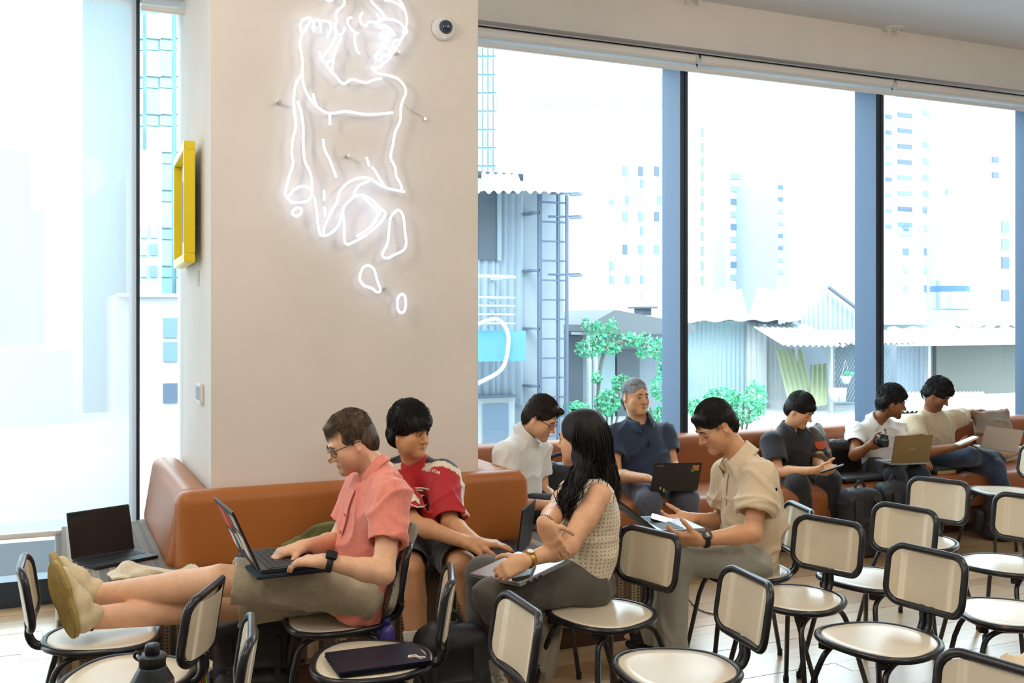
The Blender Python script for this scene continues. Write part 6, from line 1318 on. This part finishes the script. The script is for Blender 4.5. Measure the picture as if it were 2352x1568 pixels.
# coral man's laptop, with stickers on the lid and a dark sleeve under it
ho = np.array([-.838, 3.42, .700]); hh = np.array([-.447, .894, 0]); ff = np.array([.894, .447, 0])
lp1, lid, L, w, d = laptop('dark laptop with stickers on its lid on the coral shirt man lap', ho, hh, ff, (0, 0, 1), .33, .225, 114, m_lb)
patch(lid, L, .20, .12, .30, .20, 'e0562f'); patch(lid, L, .04, .03, .11, .13, 'e9e3d6', rot=.3); patch(lid, L, .13, .05, .19, .11, 'd9d0c0', rot=-.2); patch(lid, L, .26, .03, .31, .10, 'f2ead9', rot=.4); patch(lid, L, .02, .15, .09, .20, 'c9c4ba'); patch(lid, L, .12, .14, .17, .19, 'c23b3b', rot=.5); patch(lid, L, .21, .05, .25, .1, '3f6b9b')
o = MB().box((-.02, -.02, -.012), (.35, .245, -.001), lambda v: hh * v[0] + ff * v[1] + Zv * v[2]).build('laptop_sleeve', mat('navy_sleeve', S('1e2a3a'), .7), None, bevel=.004); o.location = V(ho); tag(o, 'thin navy sleeve under the laptop on the coral shirt man lap', 'laptop sleeve')
laptop('open black laptop standing alone on the striped bench seat', np.array([-2.02, 4.70, ZS + .001]), (.65, .76, 0), (.77, -.64, 0), (0, 0, 1), .31, .215, 104)
laptop('open black laptop beside the man in the red jersey', np.array([.02, 4.80, ZS + .001]), (.22, .97, 0), (-.97, .1, 0), (0, 0, 1), .31, .215, 97)
Nn = P(1192, 1338, 3.62); ra = nrm(P(1305, 1284, 3.75) - Nn); rb = P(1135, 1292, 3.95) - Nn; rb = nrm(rb - ra * np.dot(rb, ra)); rn = np.cross(ra, rb); rn = rn if rn[2] > 0 else -rn
w4 = empty('laptop', Nn, 0, 'closed silver laptop lying on the woman lap', 'laptop', 'laptops'); Bm = lambda v: ra * v[0] + rb * v[1] + rn * v[2]
MB().box((0, 0, -.016), (.235, .335, -.008), Bm).build('base', m_sil_key, w4, bevel=.003); MB().box((0, 0, -.0075), (.235, .335, .0), Bm).build('lid', m_sil, w4, bevel=.003)
for x in (.03, .06, .085): MB().box((x, -.0006, -.0145), (x + .016, .003, -.0095), Bm).build('port', m_dark, w4)
laptop('black laptop with a small sticker on the navy polo man lap', P(1494, 1128, 6.18), (1, .08, 0), (-.1, 1, 0), (0, 0, 1), .29, .20, 121); lid5 = [o for o in bpy.data.objects if o.name.startswith('lid')][-1]
L5 = None
def lid_frame(o, h, f, th):
    h = nrm(h); n = Zv; f0 = np.cross(n, h); f = f0 if np.dot(f0, f) > 0 else -f0; a = math.radians(th); l = f * math.cos(a) + n * math.sin(a); i_ = f * math.sin(a) - n * math.cos(a); return lambda v: n * .014 + h * v[0] + l * v[1] + i_ * v[2]
L5 = lid_frame(None, (1, .08, 0), (-.1, 1, 0), 121); patch(lid5, L5, .235, .145, .275, .185, 'c98b4a'); patch(lid5, L5, .228, .135, .248, .16, '5c9a62'); patch(lid5, L5, .02, .178, .06, .186, '6a6c70', 'logo_mark')
lp6, lid6, L6, _, _ = laptop('dark laptop with light scribbles on the linen shirt man knees', P(1512, 1226, 4.20), (-.25, .95, 0), (.95, .25, 0), (0, 0, 1), .30, .21, 142, mat('graphite_shell', S('3c3f44'), .4), m_sil_key)
for k in range(5): patch(lid6, L6, .05 + .022 * k, .13 + .004 * (k % 2), .062 + .022 * k, .165, 'b9bcc0', 'scribble_mark', .2); patch(lid6, L6, .16 + .02 * k, .05, .17 + .02 * k, .08, 'b9bcc0', 'scribble_mark', -.1)
lp7, lid7, L7, _, _ = laptop('bronze laptop on the mug holding man lap', P(2046, 1068, 7.02), (.97, .2, 0), (-.2, 1, 0), (0, 0, 1), .29, .20, 104, mat('bronze_aluminium', S('8d7450'), .4, .4), m_sil_key); patch(lid7, L7, .12, .095, .17, .102, 'b09a70', 'logo_mark')
lp8, lid8, L8, _, _ = laptop('silver laptop on the jeans leg of the man in beige tee', P(2250, 1030, 7.26), (.80, -.15, -.12), (.1, 1, 0), nrm([.12, 0, 1]), .25, .18, 118, m_sil, m_sil_key)
# fruit-shaped mark and sticker on the closed navy laptop
No = G(779, 1545, .472); na = nrm(G(980, 1518, .472) - No); nbv = np.array([-na[1], na[0], 0]); nv = empty('laptop', No, 0, 'closed navy laptop lying on the chair in front of the coral shirt man', 'laptop', 'laptops'); Bn = lambda v: na * v[0] + nbv * v[1] + Zv * v[2]
m_navy = mat('midnight_aluminium', S('23263c'), .38, .6); MB().box((0, 0, -.016), (.30, .212, -.0085), Bn).build('base', m_navy, nv, bevel=.003); nl = MB().box((0, 0, -.008), (.30, .212, 0), Bn).build('lid', m_navy, nv, bevel=.003)
ap = []
for k in range(28):
    a = 2 * math.pi * k / 28; rr_ = .0165 * (1 - .10 * math.exp(-((a - math.pi / 2) / .35) ** 2) - .08 * math.exp(-((a - 3 * math.pi / 2) / .3) ** 2)); x, y = rr_ * math.cos(a), rr_ * 1.05 * math.sin(a)
    dx, dy = x - .020, y - .003; dd = math.hypot(dx, dy)
    if dd < .0095: x, y = .020 + dx / dd * .0095, .003 + dy / dd * .0095
    ap.append((x, y))
b = MB(); b.prism([(.15 + x, .106 + y) for x, y in ap], .0002, .0008, Bn); b.prism([(.15 + .004 * math.cos(a) * .9 + .003 + .003 * math.sin(a), .129 + .006 * math.sin(a)) for a in np.linspace(0, 2 * math.pi, 10, False)], .0002, .0008, Bn); b.build('logo_mark', mat('dark_mirror', (.012, .012, .018), .12, .8), nl)
b = MB(); b.prism([(.235, .055), (.262, .052), (.268, .028), (.288, .032), (.290, .048), (.273, .052), (.268, .075), (.243, .078)], .0003, .0009, Bn); b.build('sticker', mat('sticker_e9e3d6', S('e9e3d6'), .5), nl); b = MB(); b.box((.248, .058, .0009), (.262, .066, .0012), Bn); b.box((.268, .036, .0009), (.284, .042, .0012), Bn); b.build('sticker_print', mat('sticker_c23b3b', S('c23b3b'), .5), nl)
def slab(name, lab, cat, c, x, y, w_, l_, t_, m, top=None, inset=.003, grp=None):
    c = np.asarray(c, float); x = nrm(x); y = np.asarray(y, float); y = nrm(y - x * np.dot(x, y)); z = np.cross(x, y); z = z if z[2] > 0 else -z; r = empty(name, c, 0, lab, cat, grp); Bm_ = lambda v: x * v[0] + y * v[1] + z * v[2]
    b = MB(); b.prism(rrect(w_, l_, min(w_, l_) * .13, 4), -t_ / 2, t_ / 2, Bm_); b.build('body', m, r, False, .0015)
    if top: b = MB(); b.prism(rrect(w_ - inset * 2, l_ - inset * 2, min(w_, l_) * .11, 4), t_ / 2, t_ / 2 + .0006, Bm_); b.build('screen', top, r)
    return r
m_ph = mat('phone_dark', (.02, .02, .025), .3)
slab('smartphone', 'smartphone with a bright white screen held by the linen shirt man', 'phone', P(1534, 1197, 4.40), (-.85, .15, .22), (.2, .8, .1), .15, .075, .009, m_ph, mat('lit_screen', (.8, .8, .82), .3, emit=((1, 1, 1), 1.1)), grp='phones')
slab('smartphone', 'smartphone held by the man dressed in black', 'phone', P(1911, 1076, 6.60), (.75, -.45, .35), (.3, .8, 0), .15, .072, .009, m_ph, mat('grey_screen', (.3, .32, .35), .2), grp='phones')
slab('smartphone', 'pale smartphone held by the man in the beige tee', 'phone', P(2220, 1012, 7.10), (.85, .1, .32), (.2, .8, .1), .15, .072, .012, mat('phone_pale', (.6, .62, .63), .35), grp='phones')
slab('smartphone', 'smartphone under the woman hand on her laptop', 'phone', Nn + ra * .075 + rb * .07 + rn * .006, ra * .7 + rb * .7, rb, .145, .072, .009, mat('phone_sand', S('5c564c'), .3), m_ph, grp='phones')
# mug
mc = P(2028, 1012, 7.03); mg = empty('coffee_mug', mc, 0, 'black ceramic mug held by the man in white polo', 'mug'); m_mug = mat('black_glaze', (.016, .018, .022), .2)
MB().lathe([(.030, -.042), (.038, -.036), (.040, .0), (.038, .042), (.034, .042), (.034, .03)], (0, 0, 0), 22).build('cup', m_mug, mg, True); b = MB(); b.tube(smooth_path([(-.036, 0, .028), (-.058, .0, .02), (-.062, 0, -.01), (-.037, 0, -.026)], 5), .006, 8); b.build('handle', m_mug, mg, True)
for k in range(6): MB().box((-.002 + .006 * (k - 2.5), -.0402, .006), (.002 + .006 * (k - 2.5), -.0385, .013)).build('print_mark', mat('mug_print', (.35, .36, .38), .5), mg)
# insulated bottle
bc = P(350, 1478, 2.70); bt = empty('insulated_bottle', (bc[0], bc[1], .449), 0, 'dark insulated bottle with a brown sleeve on the near chair', 'bottle'); hB = bc[2] - .449
MB().lathe([(.052, .0), (.056, .004), (.056, hB - .098), (.054, hB - .094)], (0, 0, 0), 28).build('sleeve', mat('brown_sleeve', S('4e4030'), .6), bt, True); MB().lathe([(.0535, hB - .1), (.053, hB - .092), (.036, hB - .062), (.035, hB - .058)], (0, 0, 0), 28).build('shoulder', mat('graphite_steel', S('33383e'), .35, .5), bt, True)
MB().lathe([(.034, hB - .06), (.034, hB - .04), (.037, hB - .038), (.037, hB - .030), (.033, hB - .027), (.020, hB - .026)], (0, 0, 0), 24).build('collar', mat('black_lid', (.016, .018, .022), .4), bt, True); MB().lathe([(.019, hB - .03), (.019, hB - .004), (.017, hB)], (0, 0, 0), 20).build('spout_cap', MATS['black_lid'], bt, True)
b = MB(); b.tube(smooth_path([(-.034, .0, hB - .045), (-.047, 0, hB - .035), (-.043, 0, hB - .022), (-.03, 0, hB - .026)], 4), .004, 6); b.build('carry_loop', MATS['black_lid'], bt, True)
# bags
m_nyl = mat('black_nylon', (.013, .013, .015), .55, noise=(12, .3), bump=(300, .2, .001)); m_web = mat('black_webbing', (.02, .02, .022), .7); m_zip = mat('zip_silver', (.5, .48, .44), .35, .8)
def backpack(lab, c, yaw, w_=.30, d_=.17, h_=.45, tilt=.0, extra=None, m=None):
    """c = middle of the base on the floor; yaw = direction its front faces"""
    m = m or m_nyl; f = np.array([math.cos(math.radians(yaw)), math.sin(math.radians(yaw)), 0]); z = nrm(Zv - f * tilt); x = np.cross(f, z); f = np.cross(z, x); c = np.asarray(c, float)
    r = empty('backpack', c, 0, lab, 'backpack', 'backpacks'); q = SDF(); q.box(z * h_ * .5, (w_ / 2, d_ / 2, h_ / 2), .055, .02, 0, (x, f, z)); q.ell(z * h_ * .86, (w_ * .44, d_ * .45, h_ * .16), .04, 0, (x, f, z))
    q.build('body', m, r, h=.009, disp=wrinkles(.004, 16, 50)); q2 = SDF(); q2.box(z * h_ * .3 + f * (d_ * .5 + .012), (w_ * .42, .04, h_ * .24), .03, .01, 0, (x, f, z)); q2.build('front_pocket', m, r, h=.009, disp=wrinkles(.003, 18, 51))
    b = MB(); b.tube(smooth_path([z * h_ * .97 - x * .05, z * (h_ + .045) - x * .02, z * (h_ + .045) + x * .02, z * h_ * .97 + x * .05], 5), .009, 6); b.build('grab_handle', m_web, r, True)
    for sx in (-1, 1):
        pts = smooth_path([z * h_ * .93 + x * .06 * sx - f * d_ * .45, z * h_ * .75 + x * .085 * sx - f * (d_ * .5 + .02), z * h_ * .4 + x * .09 * sx - f * (d_ * .5 + .025), z * h_ * .08 + x * .11 * sx - f * d_ * .48], 4); strip(pts, f, .055, .006).build('shoulder_strap', m_web, r)
        pts = [z * h_ * t + x * w_ * .28 * sx + f * (d_ * .5 + (.055 if t < .55 else .006)) for t in (.08, .3, .52, .56, .85)]; strip(pts, f, .022, .002).build('compression_strap', m_web, r)
    pts = [z * (h_ * .57) + x * w_ * t + f * (d_ * .5 + .004) for t in (-.36, -.2, 0, .2, .36)]; strip(pts, f, .008, .002).build('zip', m_web, r); MB().box((-.004, -.004, -.02), (.004, .004, .0), lambda v: z * h_ * .56 + x * (.09 + v[0]) + f * (d_ * .5 + .012 + v[1]) + z * v[2]).build('zip_pull', m_zip, r)
    return r
backpack('black backpack slumped on the floor between the red jersey man and the woman', (-.215, 3.72, .002), -75, .27, .17, .43, .10)
backpack('black backpack on the floor under the coral shirt man legs', (-1.0, 4.0, .002), -80, .32, .18, .42, -.10)
backpack('black backpack with a grab handle standing before the sofa, nearer the man in black', (P(1975, 1200, 6.72)[0], 6.72, .002), 110, .28, .17, .44)
backpack('black backpack standing before the sofa, nearer the man with the mug', (P(2052, 1200, 6.92)[0], 6.92, .002), 120, .28, .17, .45)
bp = backpack('black and maroon backpack on the floor by the sofa at the right edge', (P(2290, 1200, 7.30)[0], 7.30, .002), 150, .32, .2, .36, .1); b = SDF(); b.box((.17, -.02, .16), (.03, .08, .14), .02); b.build('side_panel', mat('maroon_nylon', S('5a2229'), .6), bp, h=.01)
def softbag(name, lab, cat, c, ax_, half, m, rr=.05, seed=1, amp=.008, grp=None, h=.01, color=None, scale=14):
    c = np.asarray(c, float); r = empty(name, c, 0, lab, cat, grp); q = SDF(); q.box((0, 0, 0), half, rr, .02, 0, ax_); q.build('body', m, r, h=h, disp=wrinkles(amp, scale, seed), color=color); return r, q
wd, wn = np.array([CD, SD, 0]), np.array([SD, -CD, 0])
r, q = softbag('shoulder_bag', 'black shoulder bag on the sofa behind the man in white polo with glasses', 'bag', Wp(Ws(1288, .62), .62, .56), (wd, wn, Zv), (.22, .10, .12), m_nyl, .06, 60, .012); b = MB(); b.tube(smooth_path([wd * -.15 + Zv * .1, wd * -.05 + Zv * .17 + wn * .04, wd * .1 + Zv * .15, wd * .17 + Zv * .08], 6), .012, 6); b.build('strap', m_web, r, True)
r, q = softbag('laptop_bag', 'black laptop bag leaning on the sofa back beside the man with the mug', 'bag', Wp(Ws(1932, .5), .5, .565), (wd, nrm(wn - Zv * .35), nrm(Zv + wn * .35)), (.17, .045, .13), m_nyl, .03, 61, .004); b = MB(); strip([wd * -.16 + Zv * .11 + wn * .06, wd * 0 + Zv * .115 + wn * .06, wd * .16 + Zv * .11 + wn * .06], wn, .012, .002).build('zip', m_web, r)
r, q = softbag('laptop_sleeve', 'flat black sleeve lying on the sofa seat left of the man with the mug', 'laptop sleeve', Wp(Ws(1962, .72), .72, ZS + .024), (wd, wn, Zv), (.19, .12, .020), mat('black_neoprene', (.015, .016, .018), .5), .018, 62, .002); strip([wd * -.17 + wn * .121, wd * .18 + wn * .121, wd * .21 + wn * .13 - Zv * .02], Zv, .008, .002).build('zip', m_web, r)
r, q = softbag('pouch', 'dark green pouch with a tan edge between the two men on the sofa', 'pouch', Wp(Ws(2158, .68), .68, ZS + .024), (wd, wn, Zv), (.15, .10, .022), mat('bottle_green_cloth', S('27302f'), .6), .02, 63, .002); MB().box((-.13, -.008, -.02), (.05, .0, .004), lambda v: wd * v[0] + wn * (.106 + v[1]) + Zv * v[2]).build('tan_edge', mat('tan_paper', S('b59a6a'), .7), r)
# cushions
def kilim(P_):
    c = np.tile(np.array(S('8a6a52')), (len(P_), 1)); t = P_ @ Zv; u = P_ @ wd
    for z0, z1, h_ in ((-.16, -.10, '7a6a5a'), (-.10, -.06, 'a57a4e'), (-.03, .0, 'b06a3c'), (.0, .02, '5f5048'), (.02, .06, '9a806a'), (.06, .16, '8c8074')): c[(t > z0) & (t <= z1)] = S(h_)
    k = (np.abs(u + .02) < .05) & (t > .07) & (t < .10) & (np.sin(u * 160) > 0); c[k] = S('b39a6c'); return c
def cushion(lab, c, yaxis, sz, color, seed, tilt=.25):
    n = nrm(np.asarray(yaxis, float) - Zv * tilt * -1); c = np.asarray(c, float); x = nrm(np.cross(n, Zv)); z = np.cross(x, n); r = empty('cushion', c, 0, lab, 'cushion', 'cushions on the sofa'); q = SDF(); h_ = sz / 2
    q.ell((0, 0, 0), (h_ * 1.02, .075, h_ * 1.02), .02, 0, (x, n, z)); q.box((0, 0, 0), (h_, .03, h_), .025, .04, 0, (x, n, z))
    for sx in (-1, 1):
        for sz_ in (-1, 1): q.cone(x * sx * h_ * .6 + z * sz_ * h_ * .6, x * sx * h_ * 1.02 + z * sz_ * h_ * 1.02, .03, .012, .05)
    q.build('cover', m_cloth, r, h=.008, disp=wrinkles(.003, 20, seed), color=color); pp = [x * a_ * h_ * 1.0 + z * b_ * h_ * 1.0 for a_, b_ in ((-1, -1), (0, -.96), (1, -1), (.96, 0), (1, 1), (0, .96), (-1, 1), (-.96, 0))]; b = MB(); b.tube(smooth_path(pp, 4, True), .004, 5, True); b.build('piping', mat('cushion_piping', S('5c4a3e'), .8), r, True); return r
cushion('brown striped woven cushion leaning on the sofa back beneath the stretched arm', Wp(Ws(2284, .47), .47, .655), wn, .36, kilim, 70)
def ikat(P_):
    c = np.tile(np.array(S('5e4a3c')), (len(P_), 1)); t = P_ @ Zv; u = P_ @ wd; c[(t > .02) & (t < .11)] = S('c8532a'); c[(t > .08)] = S('5a5650'); k = (np.abs(np.sin(t * 40 + u * 30)) < .3) & (t < .05); c[k] = S('9a8468'); c[(t > .0) & (t < .02)] = S('b8ac90'); c[(np.abs(u + t * .5 - .05) < .03) & (t > .02)] = S('4c4a45'); return c
cushion('orange and brown patterned cushion tucked beside the man in black', Wp(Ws(1884, .50), .50, .625), nrm(wn + wd * .9), .34, ikat, 71)
# cloth things
def cloth_heap(name, lab, cat, c, blobs, m, seed, amp=.02):
    c = np.asarray(c, float); q = SDF()
    for p, r_ in blobs: q.ell(p, r_, .03)
    r = empty(name, c, 0, lab, cat); q.build('fabric', m, r, h=.007, disp=wrinkles(amp, 26, seed)); return r
cloth_heap('jacket', 'crumpled olive green jacket lying on the bench by the coral shirt man', 'jacket', (P(722, 1240, 4.60)[0], 4.60, ZS + .0), [((0, 0, .06), (.13, .10, .075)), ((.03, .02, .13), (.085, .07, .075)), ((.07, .0, .16), (.05, .05, .05)), ((-.07, .0, .05), (.07, .07, .06))], cloth('olive_cotton', S('6d7040')), 80)
cloth_heap('cloth_bundle', 'crumpled cream cloth on the striped bench behind the crossed legs', 'cloth', (P(292, 1330, 4.42)[0], 4.42, ZS), [((0, 0, .02), (.10, .07, .03)), ((.0, .0, .045), (.045, .04, .035)), ((.09, .02, .02), (.08, .05, .025)), ((.2, .05, .02), (.12, .03, .02))], cloth('cream_cotton', S('e2d3b8')), 81)
cloth_heap('cloth_bundle', 'pale beige cloth showing at the right edge above the corner chair', 'cloth', (P(2342, 1500, 2.95)[0], 2.95, .47), [((0, 0, .05), (.10, .08, .06)), ((.1, 0, .07), (.1, .1, .08))], cloth('pale_beige_cotton', S('d9c2a0')), 82)
# vest hung over the coral man's chair back
vt = P(938, 1212, 3.92); vb = P(884, 1410, 3.78); vz = nrm(vt - vb); vx = nrm(np.cross(vz, (-.89, -.25, 0))); vf = np.cross(vx, vz); vc = (vt + vb) / 2
def vcol(P_):
    c = np.tile(np.array(S('8d8778')), (len(P_), 1)); f_ = P_ @ vf; u = P_ @ vx; e = (f_ < -.010) if vf[0] > 0 else (f_ > .010); c[e] = (.015, .015, .016); c[e & (P_ @ vz < -.02) & (np.abs(u) < .10)] = S('c8581e'); return c
vr = empty('padded_vest', vc, 0, 'grey padded vest with black and orange trim hung over the coral man chair back', 'vest'); q = SDF(); hl_ = np.linalg.norm(vt - vb) / 2; q.box((0, 0, 0), (.14, .020, hl_), .018, .02, 0, (vx, vf, vz)); q.ell(-vz * hl_ * .35, (.12, .035, hl_ * .5), .03, 0, (vx, vf, vz)); q.build('padding', m_cloth, vr, h=.007, disp=wrinkles(.004, 22, 83), color=vcol)
pb = P(886, 1452, 3.74) - vc; m_pp = mat('violet_plastic', S('5a4fb0'), .3, trans=.3); MB().lathe([(.030, -.10), (.034, -.09), (.034, .0), (.028, .02), (.016, .03)], pb, 18).build('drink_flask', m_pp, vr, True); MB().lathe([(.017, .028), (.017, .05), (.012, .054)], pb, 14).build('flask_cap', mat('violet_cap', S('3b3290'), .4), vr, True)
# little plush charm hanging at the black bag
pc = P(470, 1540, 3.35); pr_ = empty('plush_charm', pc, 0, 'tiny white plush charm with coloured threads hanging near the bottle', 'charm'); q = SDF(); q.ell((0, 0, .012), (.022, .018, .020), .01)
for k in range(12): q.ell((.019 * math.cos(k * .52), .012 * math.sin(k * 1.3), .014 + .017 * math.sin(k * .52)), (.008, .008, .008), .004)
q.build('plush_body', mat('plush_white', S('e2d8c2'), .9), pr_, h=.003)
for k, cc in enumerate(('d9882e', 'c74a3a', '4f8a4a', 'd9c24a', '5a6fb0')): b = MB(); b.tube([(-.012 + .006 * k, 0, -.004), (-.014 + .007 * k, -.002, -.045)], .0028, 5); b.build('thread', mat('thread_' + cc, S(cc), .8), pr_)
b = MB(); b.tube([(0, 0, .03), (.004, 0, .075)], .0012, 4); b.build('cord', m_web, pr_)
# charger cable on the floor
b = MB(); b.tube(smooth_path([G(1500, 1345, .004), G(1568, 1366, .004), G(1600, 1396, .004), G(1640, 1410, .004), G(1700, 1412, .004)], 6), .0035, 6); tag(b.build('charger_cable', m_rub, None, True), 'thin black cable on the floor behind the linen shirt man chair', 'cable')
